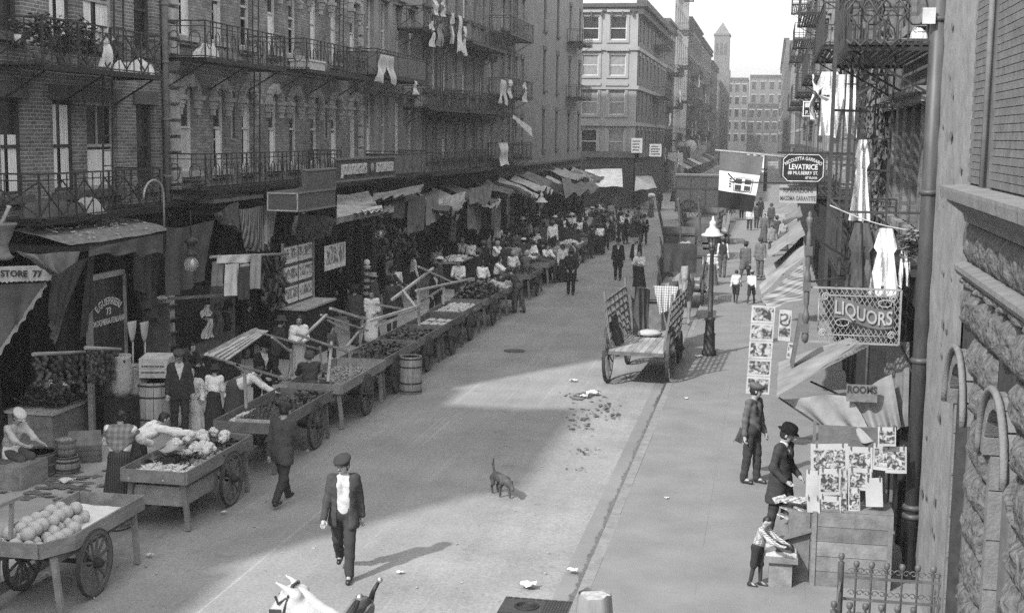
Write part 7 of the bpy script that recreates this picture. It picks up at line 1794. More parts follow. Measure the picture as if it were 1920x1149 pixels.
# tall dark door leaf behind the prints
# stump shaped barrel at the kerb
p = gy(1115, 1112, 14.6); zt = p.z
kb = thing('wooden_post', 'broken topped wooden hitching stump at the kerb', 'post', (p.x, p.y, 0)); 
b = MB(); n = 20
V = []
for z, r_ in ((0, .26), (zt * .5, .23), (zt - .08, .2), (zt, .185)):
    for j in range(n): a_ = 2 * PI * j / n; V.append((r_ * math.cos(a_) * (1 + .02 * math.sin(5 * a_)), r_ * math.sin(a_), z + (.03 * nz(j * 1.3, 2) if z == zt else 0)))
b.add(V, [(i * n + j, i * n + (j + 1) % n, (i + 1) * n + (j + 1) % n, (i + 1) * n + j) for i in range(3) for j in range(n)], True); b.build('trunk', wood(.2, 'z'), kb)
MB().add([(V[3 * n + j][0] * .98, V[3 * n + j][1] * .98, zt - .03 + .012 * nz(j)) for j in range(n)], [tuple(range(n))]).build('cut_face', mat(.34, ns=14, na=.4, key='cut'), kb)
# ------------------------------------------------------------------ animals
def animal(label, name, cat, pos, rz, prims, m, res, k=.04, group=None, post=None):
    t = thing(name, label, cat, pos, rz, group); V_, F_ = mesh_sdf(prims, res, k, post); link('body', np_mesh('body', V_, F_, m), t); return t
def horse_prims(s=1.0, neck=(.75, 1.9), headd=(1.05, 1.75), hd2=(1.35, 1.35), legs=True):
    # local: nose towards -Y, up Z; withers ~1.5
    n1, n2 = neck; P = [C((0, .75, 1.2), (0, -.35, 1.18), .33 * s, .31 * s), C((0, .8, 1.22), (0, .55, 1.2), .34, .32), C((0, -.35, 1.2), (0, -.55, 1.15), .31, .26),
         C((0, -.45, 1.25), (0, -n1, n2 - .15), .24, .15), C((0, -n1, n2 - .15), (0, -n1 - .12, n2), .15, .12), C((0, -n1 - .12, n2 - .02), (0, -hd2[0], hd2[1]), .125, .075), C((0, -n1 - .2, n2 - .12), (0, -n1 - .32, n2 - .26), .12, .1)]
    for x in (-.085, .085): P += [C((x, -n1 - .04, n2 + .06), (x * 1.25, -n1 - .24, n2 + .17), .04, .014)]
    if legs:
        for x in (-.17, .17):
            P += [C((x, -.42, 1.05), (x, -.45, .55), .12, .065), C((x, -.45, .55), (x, -.45, .12), .055, .045), C((x, -.45, .1), (x, -.48, .05), .06, .065),
                  C((x, .8, 1.1), (x, .68, .72), .17, .1), C((x, .68, .72), (x, .9, .55), .09, .06), C((x, .9, .55), (x, .86, .12), .052, .045), C((x, .86, .1), (x, .83, .05), .06, .065)]
        P += [C((0, 1.05, 1.3), (0, 1.2, .75), .06, .09)]
    return P
HW = mat(.36, rough=.8, ns=14, na=.12, bump=.3, bs=60, key='horse'); HD = mat(.035, rough=.6, ns=9, na=.4, key='horse'); LTH = mat(.03, rough=.4, ns=12, na=.4, spec=.5, key='leather'); BRS = mat(.45, rough=.3, metal=.8, key='brass')
# white draught horse, passing below the camera window: its poll, about 1.85 m up, fixes the distance
hq = gz(552, 1096, 1.86)
wh = animal('white draught horse in black bridle and brass knobbed collar', 'horse', 'horse', (hq.x + .95, hq.y - .1, 0), R(-95), horse_prims(1.0, (.84, 1.74), None, (1.3, 1.12)), HW, .018, .05)
hb = MB()
for x in (-1, 1):
    hb.tube([(x * .05, -.93, 1.89), (x * .12, -.95, 1.8), (x * .135, -1.0, 1.62), (x * .11, -1.1, 1.42), (x * .085, -1.24, 1.22)], .014, 6)
    hb.tube([(x * .12, -.97, 1.78), (x * .13, -1.05, 1.72), (x * .04, -1.12, 1.75)], .012, 6)
hb.tube([(-.13, -.95, 1.79), (-.06, -.94, 1.88), (.06, -.94, 1.88), (.13, -.95, 1.79)], .014, 6); hb.build('bridle', LTH, wh)
for x in (-1, 1): MB().box((x * .14, -1.08, 1.6), (.018, .12, .13), jit=.006).build('blinker', LTH, wh)
cc_ = Vector((0, -.47, 1.32)); rot_ = Matrix.Rotation(R(-24), 3, 'X')
ring = [cc_ + rot_ @ Vector((.28 * math.cos(a), 0, .44 * math.sin(a) + .02)) for a in [2 * PI * i / 28 for i in range(29)]]
MB().tube(ring, .085, 10).build('collar', LTH, wh)
for j in range(3):
    MB().tube([cc_ + rot_ @ Vector(((.33 - .02 * j) * math.cos(a), -.07 + .07 * j, (.5 - .01 * j) * math.sin(a) + .02)) for a in [PI * .08 + PI * .84 * i / 16 for i in range(17)]], .017, 6).build('hame_strap', mat(.12, rough=.4, key='leather2'), wh)
for s in (-1, 1):
    MB().tube([cc_ + rot_ @ Vector((s * .31, 0, .2)), cc_ + rot_ @ Vector((s * .26, 0, .42)), cc_ + rot_ @ Vector((s * .2, 0, .54)), cc_ + rot_ @ Vector((s * .24, 0, .63))], [.03, .03, .022, .016], 8).build('hame', IRON, wh)
    MB().ball(cc_ + rot_ @ Vector((s * .245, 0, .65)), .03, 10, 8).build('brass_knob', BRS, wh)
    MB().tube([cc_ + rot_ @ Vector((s * .37 + .05 * math.cos(a), -.02, .32 + .05 * math.sin(a))) for a in [2 * PI * i / 14 for i in range(15)]], .011, 6).build('terret_ring', BRS, wh)
    MB().tube([(s * .3, -.45, 1.1), (s * .33, .2, 1.05), (s * .35, .95, 1.0)], .02, 6).build('trace', LTH, wh)
MB().tube([(0, -.42 - .5 * u, 1.53 + .30 * u + .012 * math.sin(u * 9)) for u in [i / 12 for i in range(13)]], [.03, .045, .05, .055, .055, .055, .055, .055, .05, .05, .045, .04, .02], 9).build('mane', HW, wh)
MB().lathe([(.30, 0), (.345, .02), (.30, .05)], 24, (0, .1, 1.18), Matrix.Rotation(PI / 2, 3, 'X')).build('back_strap', LTH, wh)
# dog trotting across the road
q = gz(938, 928); dg = [C((0, .16, .30), (0, -.16, .29), .075, .085), C((0, -.18, .31), (0, -.30, .27), .06, .05), C((0, -.30, .27), (0, -.43, .2), .055, .03), C((0, .2, .32), (0, .27, .48), .022, .018), C((0, .27, .48), (0, .24, .58), .018, .012)]
for x in (-.05, .05):
    dg += [C((x, .18, .28), (x, .15, .17), .05, .03), C((x, .15, .17), (x, .21, .12), .024, .02), C((x, .21, .12), (x, .18, .02), .018, .02), C((x, -.15, .26), (x, -.14 - x, .14), .035, .022), C((x, -.14 - x, .14), (x, -.16 - x * 1.5, .02), .02, .02), C((x, -.3, .3), (x * 1.3, -.28, .24), .02, .015)]
animal('grey dog with raised tail trotting over the roadway', 'dog', 'dog', (q.x, q.y, 0), R(40), dg, mat(.07, ns=6, na=.7, key='dog'), .014, .02).scale = (1.05, 1.0, 1.0)
# ------------------------------------------------------------------ wagons
def dray(label, pos, rz, L=3.6, Wd=1.35, rh=1.25, big=.7, small=.46, m=None, racks=True, group='wagons at the sunny kerb', seat=True):
    # local: tail at y=0, front towards +Y
    m = m or WM; t = thing('dray_wagon', label, 'wagon', pos, rz, group); zb = .86; w = Wd / 2
    n = 9
    for i in range(n): plank(t, (-w + (i + .5) * Wd / n, 0, zb), (-w + (i + .5) * Wd / n, L, zb), Wd / n - .008, .035, wood(.2 + .04 * (i % 3)), 'floor_board')
    plank(t, (-w - .02, .02, zb - .06), (w + .02, .02, zb - .06), .1, .08, WD, 'tail_sill')
    for s in (-1, 1): plank(t, (s * (w - .2), .05, zb - .09), (s * (w - .2), L, zb - .09), .09, .12, WD, 'frame_beam')
    for s in (-1, 1):
        wheel(t, (s * (w + .1), .55, big), big, 14, wm=WD, tw=.07); wheel(t, (s * (w + .02), L - .35, small), small, 12, wm=WD, tw=.065)
        if racks:
            for k in range(6):
                y = .15 + (L - .4) * k / 5; plank(t, (s * (w - .02), y, zb), (s * (w + .16), y, zb + rh + (.2 if k in (0, 5) else 0)), .05, .06, m, 'stake', up=(0, 1, 0))
            for k in range(6):
                z = .2 + (rh - .25) * k / 5; plank(t, (s * (w + .02 + .13 * z / rh), .1, zb + z), (s * (w + .02 + .13 * z / rh), L - .25, zb + z), .025, .06, m, 'rack_slat')
            for k in range(9):
                y = .2 + (L - .8) * k / 8; plank(t, (s * (w + .05), y, zb + .12), (s * (w + .13), y + .45, zb + rh - .1), .02, .04, m, 'rack_lath')
    MB().bar((-w - .12, .55, big), (w + .12, .55, big), .07).build('axle', IRON, t); MB().bar((-w, L - .35, small), (w, L - .35, small), .07).build('axle', IRON, t); MB().bx(-.25, .25, L - .7, L, small + .05, zb - .14).build('turntable', WD, t)
    plank(t, (-w, L, zb + .4), (w, L, zb + .4), .04, .8, m, 'head_board')
    if seat:
        MB().bx(-w, w, L - .1, L + .35, zb + .78, zb + .84).build('seat', WD, t); MB().bx(-w, w, L - .13, L - .09, zb + .84, zb + 1.15).build('seat_back', WD, t)
    for s in (-1, 1): plank(t, (s * .42, L + .1, .75), (s * .36, L + 2.6, 1.0), .06, .07, WD, 'shaft')
    return t
ql, qr = gz(1138, 713), gz(1253, 722); wc = (ql + qr) / 2
d1 = dray('big open dray wagon with slatted rack sides and bare plank bed', (wc.x, wc.y - .55, 0), R(-2.5), 3.7, abs(qr.x - ql.x) - .2, 1.2, .71, .46, wood(.13))
V_ = lambda x, y, z: (wc.x + x + .04 * y, wc.y - .55 + y, z)
solo('sack_cloth', cloth_mb(V_(-.42, 2.6, 2.15), V_(-.1, 3.2, 2.0), V_(-.05, 2.7, .95), V_(-.35, 2.3, .92), folds=3, amp=.06), canvas(.06), 'dark tarpaulin thrown over the left rack of the dray', 'tarpaulin')
solo('sack_cloth', cloth_mb(V_(-.72, .6, 1.6), V_(-.66, 1.2, 1.6), V_(-.5, 1.2, .9), V_(-.52, .6, .9), folds=2, amp=.05), canvas(.05), 'dark coat hanging on the left rack stakes of the dray', 'coat')
solo('patterned_blanket', cloth_mb(V_(-.05, 3.45, 2.1), V_(.6, 3.45, 2.08), V_(.5, 3.3, 1.5), V_(.15, 3.3, 1.35), folds=3, amp=.05), wavemat(.12, .5, 5, 'XZ'), 'patterned blanket hung over the head board of the dray', 'blanket')
solo('sack_cloth', MB().ball(V_(.0, 2.4, .97), (.35, .22, .09), 10, 6, .15), cloth(.35), 'crumpled sack lying on the dray bed', 'sack')
horse2 = animal('dark harnessed horse standing in the shafts of the dray', 'horse', 'horse', (wc.x + .35, wc.y + 5.2, 0), R(176), horse_prims(1.0, (.8, 1.75), None, (1.2, 1.2)), HD, .035, .05)
# horse facing us behind the dray
q = gz(1281, 497, 1.95); animal('pale eared horse facing down the street behind the dray', 'horse', 'horse', (q.x, q.y + .9, 0), R(4), horse_prims(1.0, (.8, 1.8), None, (1.22, 1.15)), mat(.2, ns=9, na=.3, key='horse'), .035, .05)
d2 = dray('box cart with a dark canvas end parked ahead of the dray', (-2.95, 46.5, 0), R(1), 2.6, 1.35, .8, .6, .42, wood(.08), group='wagons at the sunny kerb')
solo('canvas_cover', cloth_mb((-3.55, 46.6, 2.3), (-2.4, 46.6, 2.3), (-2.4, 46.5, 1.3), (-3.55, 46.5, 1.3), folds=3, amp=.04), canvas(.04), 'black canvas end sheet on the box cart', 'tarpaulin')
d3 = dray('small open wagon with raised shafts in the far middle street', (-3.6, 57, 0), R(6), 2.8, 1.4, .5, .6, .45, wood(.09), racks=True)
d4 = dray('tall framed wagon loaded beyond the street lantern', (-3.3, 64, 0), R(-3), 3.2, 1.6, 1.6, .65, .5, wood(.08))
d5 = dray('pale sided cart near the far sunny kerb', (-2.9, 74, 0), R(4), 3.0, 1.4, .8, .6, .45, wood(.2))
MBt = MB(); MBt.bx(-3.9, -2.7, 64.2, 67, 1.0, 1.9); solo('cart_load', MBt, canvas(.09), 'canvas covered load on the tall framed wagon', 'load')
bundle('pale sacks heaped on the small open wagon', (-3.6, 58.2, .95), (.5, .8, .5), .3, 'sack_pile', 'sacks')
for i in range(2): frame(('tilted pair of shafts pointing up from the small open wagon', 'second pair of tilted shafts by the tall wagon')[i], [((-4.3 + .7 * i, 58.8 + 3 * i, .8), (-4.75 + .7 * i, 57.8 + 3 * i, 3.2)), ((-3.7 + .7 * i, 58.8 + 3 * i, .8), (-3.85 + .7 * i, 57.9 + 3 * i, 3.3))], WD, 'wagon_shafts', .09)
# the large covered van crossing at the side street
p0, p1 = gy(1268, 330, 96), gy(1378, 400, 96); vn = thing('covered_van', 'large covered delivery van crossing at the side street', 'van', ((p0.x + p1.x) / 2, 97, 0)); w_ = (p1.x - p0.x) / 2
zb = p1.z; zt = p0.z; VN = mat(.2, ns=2, na=.2, key='van')
MB().bx(-w_, w_, -1, 1, zb, zt).build('body', VN, vn); MB().bx(-w_ - .1, w_ + .15, -1.1, 1.1, zt, zt + .12).build('roof', mat(.3, key='van'), vn)
for i in range(5): MB().bx(-w_ + i * w_ * .5 - .04, -w_ + i * w_ * .5 + .04, -1.04, -1.002, zb, zt).build('rib', mat(.12, key='van'), vn)
for z in (zb + .3, zt - .9): MB().bx(-w_, w_, -1.05, -1.002, z, z + .1).build('moulding', mat(.14, key='van'), vn)
for x, r in ((-w_ * .55, .75), (w_ * .6, .6)):
    h_ = wheel(vn, (x, -1.1, r), r); h_.rotation_euler = (0, 0, PI / 2)
    h_ = wheel(vn, (x, 1.1, r), r); h_.rotation_euler = (0, 0, PI / 2)
MB().bx(-w_ * .8, w_ * .8, -.9, .9, .75, zb).build('chassis', WDK, vn)

# ------------------------------------------------------------------ clutter of the far block
FGL = Fac(XG, 'L'); random.seed(9)
FARN = ('corner house', 'narrow four storey house', 'tall white walled tenement', 'dark far tenement', 'light ended far tenement')
for k, (y0, zs) in enumerate(((124, (5.2, 9.6, 14.2)), (141, (5.5, 9.0, 12.5)), (156, (6, 10, 14, 18, 22)), (182, (6, 10, 14)), (212, (6, 10, 14)))):
    for j, z in enumerate(zs): balcony(('first', 'second', 'third', 'fourth', 'fifth')[j] + ' balcony on the street side of the ' + FARN[k], FGL, y0, y0 + 8, z, dep=1.2, style='', detail=False, group='balconies of the far block')
for i in range(14):
    y = random.uniform(122, 230); z = random.uniform(4, 15); laundry('pale washing hung from the far block balconies', (XG + 1.4, y, z), random.uniform(1.2, 2.2), random.uniform(1.2, 2.0), random.choice(('shirt', 'sheet', 'drawers')), random.choice((.72, .4)), seed=i)['group'] = 'washing on the far block'
for i in range(6):
    y = 142 + i * 13; t = thing('shop_sign', ('pale', 'dark', 'round', 'long', 'square', 'narrow')[i] + ' shop sign sticking out in the far block', 'sign', (XG + 1.0, y, 3.8 + .5 * (i % 3)))
    if i == 2: MB().lathe([(.8, -.05), (.8, .05), (1e-4, .06)], 16, m=Matrix.Rotation(PI / 2, 3, 'X')).build('board', mat(.5, key='sg'), t)
    else: MB().bx(-.8, .8, -.05, .05, -.5 - .3 * (i % 2), .5).build('board', mat((.5, .06, .5, .3, .4, .2)[i], key='sg'), t)
    MB().bar((-1.0, 0, .55), (.8, 0, .55), .06).build('arm', IRON, t)
for i in range(7):
    y = 140 + i * 11; solo('canvas_awning', cloth_mb((XG + .1, y, 3.8), (XG + .1, y + 6, 3.8), (XG + 2.6, y + 6, 2.7), (XG + 2.6, y, 2.7), folds=2, amp=.08, sag=.1), canvas((.3, .1, .45, .15, .3, .08, .2)[i]), ('first', 'second', 'third', 'fourth', 'fifth', 'sixth', 'seventh')[i] + ' far shop awning beyond the pale grey corner building', 'awning')
for i in range(4): barrel_ = thing('water_tank', ('squat', 'tall', 'small', 'wide')[i] + ' roof water tank on the far tenements', 'water tank', (XG - 4, 182 + i * 18, (21.3, 20.8, 20.8, 19.3)[i])); MB().lathe([(1.2, .8), (1.15, 3.2 + .3 * i), (1e-3, 4.2 + .3 * i)], 14).build('tank', GREY3, barrel_); [MB().bar((a, b, 0), (a, b, .9), .15).build('leg', GREY3, barrel_) for a in (-.7, .7) for b in (-.7, .7)]
# ------------------------------------------------------------------ people
def feet(px, py, z=0.0):
    p = gz(px, py, z); return (p.x, p.y, z)
def headp(px, py, h=1.7, z=0.0):
    p = gz(px, py, z + h); return (p.x, p.y, z)
SW = .12
def P(*a, **k):
    return person(*a, **k)
# men walking in the roadway
P('man in dark suit and white shirt striding down the open road in a cap', feet(645, 1078), 12, 1.73, legs=((20, 6), (-14, 26)), arms=((-14, 8, 14, 0), (10, 9, 12, 0)), head=(-25, 8), top=('coat', .05), shirt=.42, open_=(.075, .085, -.6), bottom=('trousers', .035), hat=('cap', .04), res=.014)
P('man seen from behind in grey suit walking along beside the vegetable carts', feet(530, 942), 170, 1.72, lean=6, head=(0, 14), top=('coat', .06), bottom=('trousers', .035), hat=('cap', .05), res=.015, **WALK1)
P('stout man in dark suit strolling with hands clasped behind his back', feet(1070, 552), 185, 1.74, top=('coat', .03), bottom=('trousers', .03), hat=('felt', .06), fat=1.15, **BEHIND)
P('man in rolled trousers stooping over the turnip cart from the road', feet(972, 586), 250, 1.68, lean=38, arms=((40, 8, 40, 10), (45, 8, 35, 10)), legs=((12, 14), (-10, 4)), head=(0, 30), top=('shirt', .05), bottom=('trousers', .09), hat=('cap', .1))
P('man in long black coat with beard walking down the middle of the road', feet(1158, 525), 5, 1.74, top=('longcoat', .02), shirt=.5, bottom=('trousers', .03), hat=('bowler', .02))
P('man in waistcoat and white shirt front behind the dray', feet(1192, 520), -10, 1.68, top=('coat', .03), shirt=.55, open_=(.06, .07, -.4), bottom=('trousers', .04), hat=('felt', .2))
P('woman in white blouse with folded arms standing beside the dray', feet(1198, 545), -20, 1.6, top=('blouse', .56), bottom=('skirt', .025), hat=None, hair='bun', fat=1.15, **FOLD)
P('man in black suit walking at the far end of the carts', feet(1207, 458), 10, 1.72, top=('coat', .02), shirt=.4, bottom=('trousers', .03), hat=('felt', .02), res=.03, **WALK1)
P('woman balancing a big white bundle on her head at the far corner', feet(1220, 408), 150, 1.6, top=('blouse', .15), bottom=('skirt', .08), hat=('bundle', .6), res=.03, arms=((150, 12, 20, 0), (5, 8, 10, 0)))
P('figure in black stepping along by the far corner shop', feet(1236, 396), 0, 1.7, top=('coat', .03), bottom=('trousers', .03), hat=('felt', .03), res=.03)
# right pavement
P('man in cap and pullover standing with a jacket over his arm near the hanging prints', (feet(1408, 905, SW)), 60, 1.76, legs=((5, 3), (-4, 4)), arms=((4, 6, 14, 0), (-6, 6, 8, 0)), head=(30, 2), top=('shirt', .10), bottom=('trousers', .035), hat=('cap', .1), res=.014)
jk = feet(1385, 830, .9); solo('folded_jacket', cloth_mb(Vector(gz(1388, 800, 1.0)), Vector(gz(1392, 806, .98)) + Vector((.12, 0, 0)), gz(1390, 830, .75) + Vector((.1, 0, 0)), gz(1372, 828, .75), folds=2, amp=.03), cloth(.05), 'dark jacket carried over the arm of the man in the pullover', 'jacket')
P('man in bowler hat and long dark jacket reading at the newspaper stand', headp(1468, 792, 1.74, SW), 62, 1.72, head=(20, 22), lean=4, top=('longcoat', .035), shirt=.55, bottom=('trousers', .04), hat=('bowler', .012), res=.014, stache=True, **POCKET)
P('small boy in checked shirt and knee trousers leaning at the shoeshine box', feet(1418, 1098, SW), 70, 1.0, lean=16, head=(0, 30), arms=((38, 6, 25, 8), (44, 6, 20, 8)), top=('shirt', .4, wavemat(.1, .5, 14, 'XZ')), bottom=('shorts', .03), hat=None, res=.013)
P('boy in white shirt and short trousers walking away hatless', feet(1379, 568, SW), 175, 1.25, top=('shirt', .52), bottom=('shorts', .03), hat=None, **WALK1)
P('boy in white shirt and cap walking beside the hatless boy', feet(1408, 570, SW), 170, 1.25, top=('shirt', .55), bottom=('shorts', .03), hat=('cap', .3), **WALK2)
P('man in striped grey coat and dark hat walking up the sunny pavement', feet(1396, 528, SW), 165, 1.7, top=('longcoat', .09), bottom=('trousers', .06), hat=('felt', .04), **WALK2)
P('man in grey suit and flat cap facing down the sunny pavement', feet(1424, 520, SW), -15, 1.7, top=('coat', .12), bottom=('trousers', .1), hat=('cap', .05))
P('man in waistcoat and white sleeves standing at the kerb box', feet(1354, 520, SW), 175, 1.7, top=('sleeves', .56), vest=.03, bottom=('trousers', .09), hat=('cap', .12), legs=((4, 2), (-4, 2)))
P('woman in white blouse partly hidden behind the kerb lantern', feet(1334, 540, 0), 170, 1.6, top=('blouse', .5), bottom=('skirt', .12), hat=None, hair='bun', res=.026)
P('woman in white blouse sitting up on the cart by the lantern', (gz(1310, 470, 1.5).x, gz(1310, 470, 1.5).y, 0), 160, 1.55, top=('blouse', .54), bottom=('skirt', .05), hat=('scarf', .05), res=.026)
for i, (px, py, r, tv, bv, hv, w, lb) in enumerate(((1446, 480, 20, .2, .1, .1, 0, 'person in pale coat by the far awnings'), (1455, 462, 190, .05, .04, .05, 0, 'man in black beyond the pale coat'), (1405, 432, 10, .5, .04, .04, 0, 'man in white shirt near the distant cart'), (1418, 428, 170, .04, .04, .04, 0, 'dark figure near the distant cart'), (1432, 455, 0, .1, .08, .05, 1, 'woman in grey shawl under the far awnings'), (1468, 470, 200, .3, .1, .2, 1, 'woman in pale blouse under the far awnings'), (1445, 430, 0, .06, .05, .05, 0, 'man in brown jacket on the distant pavement'), (1425, 415, 0, .03, .03, .03, 0, 'black clad man on the distant pavement'), (1390, 410, 0, .04, .03, .05, 0, 'man in dark clothes in the far roadway'), (1300, 385, 0, .05, .03, .05, 0, 'man beside the covered van'), (1350, 378, 0, .3, .03, .3, 1, 'woman beyond the covered van'), (1262, 380, 60, .1, .03, .05, 1, 'woman at the far kerb corner'))):
    P(lb, feet(px, py, SW if px > 1400 else 0), r, 1.66, top=('blouse' if w else 'coat', tv), bottom=('skirt' if w else 'trousers', bv), hat=None if w else ('felt', hv), hair='bun' if w else 'short', res=.032)
# left pavement, near
P('fish seller in white shirt and cap sitting with a pan on his knees', (feet(25, 898, SW)[0] - .05, feet(25, 898, SW)[1], SW), 70, 1.7, lean=22, head=(0, 30), sit=.5, top=('shirt', .42, None or wavemat(.32, .5, 30, 'X'), .6), bottom=('trousers', .08), hat=('cap', .5), extra=('apron',), res=.016, **{**SITP, 'arms': ((38, 6, 30, 12), (42, 6, 28, 12))})
pc = feet(12, 905, SW); solo('seat_crate', MB().bx(pc[0] - .35, pc[0] + .15, pc[1] - .25, pc[1] + .3, SW, .52), wood(.1), 'plain box seat under the fish seller', 'seat')
SHW = wavemat(.12, .22, 3.5, 'XZ'); PLE = wavemat(.02, .05, 9, 'X')
P('woman in grey checked shawl and dark skirt seen from behind by the cart', headp(222, 768, 1.6, SW), 195, 1.6, lean=10, head=(10, 18), top=('blouse', .45), bottom=('skirt', .03, PLE), hat=None, hair='bun', extra=('shawl',), scarf=SHW, res=.015, fat=1.15, arms=((25, 12, 45, 15), (30, 25, 30, 0)))
P('woman in black skirt and pale blouse bending over the vegetable cart', (headp(252, 800, 1.1, SW)[0], headp(252, 800, 1.1, SW)[1], SW), 130, 1.58, lean=58, top=('blouse', .5), bottom=('skirt', .018, PLE), hat=None, hair='short', res=.016, fat=1.2, arms=((40, 6, 20, 5), (50, 6, 15, 5)), legs=((6, 10), (-4, 6)), head=(0, 30))
P('old grey haired woman in white shawl and apron sitting by the big barrel', (feet(357, 800, SW)[0], feet(357, 800, SW)[1], SW), 40, 1.62, fat=1.25, sit=.48, lean=4, head=(20, 5), top=('blouse', .5), bottom=('skirt', .42), hat=None, hair='bun', hairm=HAIRG, extra=('shawl',), scarf=mat(.5, rough=.95, ns=12, na=.25, key='wshawl'), res=.015, **SITP)
pc = feet(352, 800, SW); solo('stool', MB().lathe([(.17, 0), (.15, .42), (.2, .44), (.2, .47), (1e-4, .47)], 12, (pc[0], pc[1] + .1, SW)), WD, 'low stool under the old woman in white', 'stool')
P('man in peaked cap and dark pullover standing behind the old woman', headp(335, 652, 1.72, SW), 30, 1.7, top=('coat', .035), shirt=.5, bottom=('trousers', .04), hat=('cap', .06), res=.018, stache=True)
P('boy in dark jacket leaning on the dry goods counter', headp(350, 632, 1.5, SW), 60, 1.45, lean=20, top=('coat', .025), bottom=('trousers', .03), hat=None, res=.02, arms=WORK['arms'])
P('child in white blouse turning away beside the old woman', headp(400, 680, 1.35, SW), 190, 1.3, lean=10, top=('blouse', .5), bottom=('skirt', .04), hat=('felt', .05), res=.02)
P('woman in pale blouse and dark skirt bending below the slat canopy', (headp(440, 705, 1.05, SW)[0], headp(440, 705, 1.05, SW)[1], SW), 110, 1.55, top=('blouse', .5), bottom=('skirt', .07), hat=None, hair='bun', res=.02, fat=1.1, **BENDD)
P('moustached man in black bowler and dark suit serving behind the canopy cart', headp(490, 634, 1.72, SW), 60, 1.7, lean=6, head=(0, 18), top=('coat', .02), shirt=.55, bottom=('trousers', .03), hat=('bowler', .012), res=.017, stache=True, arms=((18, 10, 40, 20), (18, 10, 40, 20)), fat=1.1)
P('young woman in white blouse and long apron standing between carts', headp(560, 588, 1.6, SW), 25, 1.58, top=('blouse', .52), bottom=('skirt', .4), hat=None, hair='bun', res=.018, arms=((8, 8, 70, 40), (8, 8, 70, 40)))
P('woman in long grey ruffled dress and headscarf at the road side of the carts', feet(582, 795), 210, 1.55, lean=8, top=('blouse', .06), bottom=('skirt', .08), hat=('scarf', .08), res=.017, fat=1.1, arms=REACH['arms'])
P('woman in white blouse and apron standing at the crossed poles', headp(697, 540, 1.6, SW), 10, 1.56, top=('blouse', .55, None or WHITE, .6), bottom=('skirt', .05), hat=None, hair='bun', res=.02, extra=('apron',), arms=((5, 8, 60, 30), (5, 8, 20, 0)))
P('man in grey jacket seen from behind near the magazine stand', headp(665, 535, 1.68, SW), 175, 1.68, top=('coat', .06), bottom=('trousers', .05), hat=('felt', .03), res=.022)
P('man in black standing inside the doorway by the poster', headp(637, 492, 1.72, SW), 60, 1.7, top=('coat', .015), bottom=('trousers', .02), hat=('felt', .1), res=.022)
P('man in brown suit with back turned behind the long pale pole', headp(735, 520, 1.66, SW), 190, 1.68, top=('coat', .05), bottom=('trousers', .05), hat=None, res=.022)
P('man in straw hat looking into the rag shop', headp(698, 512, 1.68, SW), 150, 1.68, top=('coat', .08), bottom=('trousers', .05), hat=('felt', .3), res=.022)
P('woman in white blouse bent at the rag shop pictures', headp(742, 500, 1.5, SW), 200, 1.58, lean=18, top=('blouse', .5), bottom=('skirt', .05), hat=None, hair='bun', res=.022)
P('seated man in black with white shirt behind the long pole rail', headp(815, 520, 1.35, SW), 60, 1.6, top=('coat', .02), shirt=.5, bottom=('trousers', .03), hat=('felt', .05), res=.022)
P('child with dark hair peering over the flat topped cart', headp(622, 610, 1.1, SW), 60, 1.1, top=('shirt', .1), bottom=('shorts', .05), hat=None, res=.022)
P('vendor in dark coat sitting low behind the dry goods stand', headp(465, 572, 1.4, SW), 80, 1.5, top=('coat', .03), bottom=('trousers', .03), hat=('cap', .03), res=.022)
P('vendor in felt hat stooped behind the canopy cart frame', headp(515, 600, 1.5, SW), 140, 1.6, lean=15, top=('coat', .04), bottom=('trousers', .03), hat=('felt', .06), res=.022)
P('small girl in dark frock near the pale poles', headp(608, 700, .95, SW), 70, 1.0, top=('blouse', .06), bottom=('skirt', .06), hat=None, hair='long', res=.022)
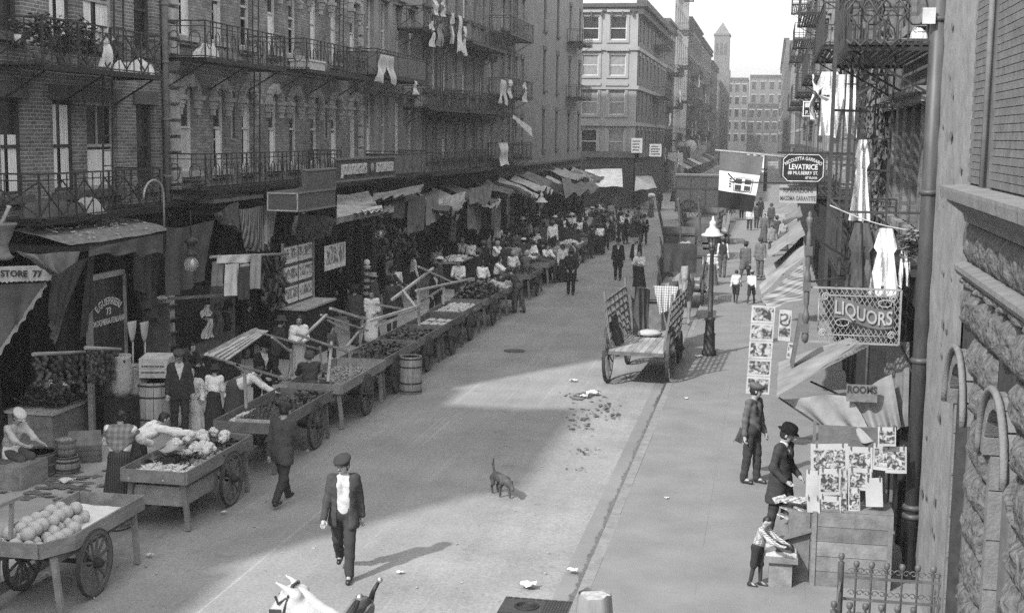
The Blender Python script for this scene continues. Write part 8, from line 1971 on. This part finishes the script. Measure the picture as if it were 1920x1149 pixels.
# market crowd: head place in the photograph, look
Z4 = lambda zx, zy: (860 + zx / 4.255, 330 + zy / 4.255)
CR = [((20, 510), 'w', .5, 'bareheaded woman in pale blouse at the panelled counter'), ((100, 525), 'w', .55, 'woman in white blouse at the panelled counter'), ((200, 535), 'm', .03, 'man in black behind the panelled counter'), ((290, 530), 'w', .58, 'woman in bright white blouse and dark headscarf in the crowd'), ((185, 690), 'w', .58, 'woman in white blouse seen from behind at the turnip cart'), ((295, 655), 'w', .57, 'woman in white leaning over the cabbage cart'), ((430, 612), 'w', .5, 'woman in pale blouse behind the cabbages'), ((455, 545), 'w', .3, 'woman in grey shawl and headscarf in the crowd'), ((520, 510), 'm', .06, 'man in straw hat deep in the crowd'), ((582, 525), 'w', .55, 'woman with white collar near the lantern post'), ((700, 555), 'w', .5, 'woman in white bending by the cabbage cart end'), ((620, 600), 'c', .3, 'child in grey smock at the cart edge'), ((545, 615), 'w', .12, 'woman in brown headscarf behind the cabbages'), ((748, 375), 'm', .55, 'man in white shirt and dark trousers standing on a box'), ((862, 390), 'm', .04, 'big man in black leaning over the sacks cart'), ((610, 430), 'm', .5, 'man in white sleeves by the lantern post'), ((340, 480), 'm', .03, 'man in black jacket with white collar in the crowd'), ((240, 480), 'w', .2, 'woman with a pale hat under the torn awning'), ((470, 450), 'm', .08, 'man in cap under the torn awning'), ((960, 355), 'w', .5, 'woman in white behind the white sheet cart'), ((800, 330), 'm', .03, 'man in black hat near the shop window'), ((850, 320), 'm', .02, 'man in black coat beside the shop window'), ((1040, 310), 'm', .35, 'man with white collar beyond the sheet cart'), ((1055, 400), 'm', .04, 'man in black bent over the far cart'), ((1132, 400), 'w', .58, 'woman with a white shawl round her shoulders'), ((1210, 300), 'm', .07, 'tall man in grey coat among the far crowd'), ((1280, 270), 'm', .04, 'dark suited man among the far crowd'), ((1160, 290), 'm', .03, 'man in black felt hat among the far crowd'), ((1100, 310), 'm', .05, 'bareheaded dark man among the far crowd'), ((1355, 290), 'w', .5, 'woman in pale shawl at the far carts'), ((1300, 300), 'm', .5, 'man in white shirt at the far carts'), ((1435, 270), 'm', .12, 'man in brown at the last cart'), ((1400, 300), 'w', .1, 'woman in dark dress at the last cart'), ((1250, 165), 'm', .1, 'shopkeeper standing at the far corner shop'), ((912, 190), 'm', .05, 'man standing on the steps under the far tarpaulin'), ((1340, 320), 'm', .03, 'man in black stooping at the last carts'), ((830, 560), 'w', .4, 'woman in straw hat beyond the cabbage cart'), ((915, 530), 'm', .06, 'man in straw boater turning by the carts'), ((660, 470), 'm', .04, 'man in black behind the lantern post'), ((540, 560), 'w', .45, 'pale bloused girl behind the cabbages'), ((380, 545), 'm', .05, 'man in dark cap behind the white blouses'), ((150, 600), 'm', .04, 'dark coated man behind the turnip cart'), ((1010, 345), 'm', .04, 'man with a moustache by the sheet cart'), ((1180, 350), 'm', .03, 'black coated buyer at the far cart'), ((930, 400), 'm', .05, 'man in felt hat reaching over the sacks'), ((690, 330), 'w', .2, 'woman in grey near the lettered shop'), ((560, 470), 'm', .05, 'porter under the ladder boards'), ((1440, 330), 'm', .04, 'tall man in black at the carts end')]
random.seed(21)
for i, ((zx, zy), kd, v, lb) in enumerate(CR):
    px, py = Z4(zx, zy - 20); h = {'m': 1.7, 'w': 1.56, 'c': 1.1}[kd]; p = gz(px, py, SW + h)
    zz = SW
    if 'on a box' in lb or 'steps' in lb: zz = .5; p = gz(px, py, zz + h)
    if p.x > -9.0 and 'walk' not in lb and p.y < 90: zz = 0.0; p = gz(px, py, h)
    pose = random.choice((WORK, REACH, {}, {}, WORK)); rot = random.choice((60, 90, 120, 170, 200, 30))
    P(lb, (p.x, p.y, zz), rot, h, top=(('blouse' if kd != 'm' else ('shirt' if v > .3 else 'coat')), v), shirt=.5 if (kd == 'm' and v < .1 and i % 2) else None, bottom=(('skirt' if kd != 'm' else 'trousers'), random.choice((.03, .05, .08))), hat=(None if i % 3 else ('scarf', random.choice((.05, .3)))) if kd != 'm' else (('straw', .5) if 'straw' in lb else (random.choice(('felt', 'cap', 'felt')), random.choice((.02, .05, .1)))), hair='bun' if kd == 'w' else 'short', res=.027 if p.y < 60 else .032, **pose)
# supports for the two who stand high

random.seed(33)
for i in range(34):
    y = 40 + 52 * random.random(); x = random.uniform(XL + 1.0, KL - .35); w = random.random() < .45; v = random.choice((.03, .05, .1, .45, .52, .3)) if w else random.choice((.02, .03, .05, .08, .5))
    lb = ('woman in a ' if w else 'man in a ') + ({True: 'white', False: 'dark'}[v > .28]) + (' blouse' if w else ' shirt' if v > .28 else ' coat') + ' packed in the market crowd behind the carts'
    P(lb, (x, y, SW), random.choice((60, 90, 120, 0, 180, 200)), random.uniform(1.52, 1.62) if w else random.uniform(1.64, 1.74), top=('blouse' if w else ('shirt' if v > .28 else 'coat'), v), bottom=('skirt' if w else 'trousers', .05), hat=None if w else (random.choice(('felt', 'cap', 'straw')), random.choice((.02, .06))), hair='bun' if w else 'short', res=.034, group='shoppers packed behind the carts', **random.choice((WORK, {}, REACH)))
# ------------------------------------------------------------------ the hazy air of the street
hz = MB(); hz.bx(-150, 150, -60, 480, -1.0, 40)
ho = hz.build('haze', None); ho['kind'] = 'stuff'
hm = bpy.data.materials.new('haze'); hm.use_nodes = True; hn = hm.node_tree.nodes; hn.clear()
hv = hn.new('ShaderNodeVolumePrincipled'); ho_ = hn.new('ShaderNodeOutputMaterial')
hv.inputs['Color'].default_value = (1, 1, 1, 1); hv.inputs['Density'].default_value = .0009; hv.inputs['Anisotropy'].default_value = .3
hm.node_tree.links.new(hv.outputs[0], ho_.inputs['Volume'])
ho.data.materials.append(hm)
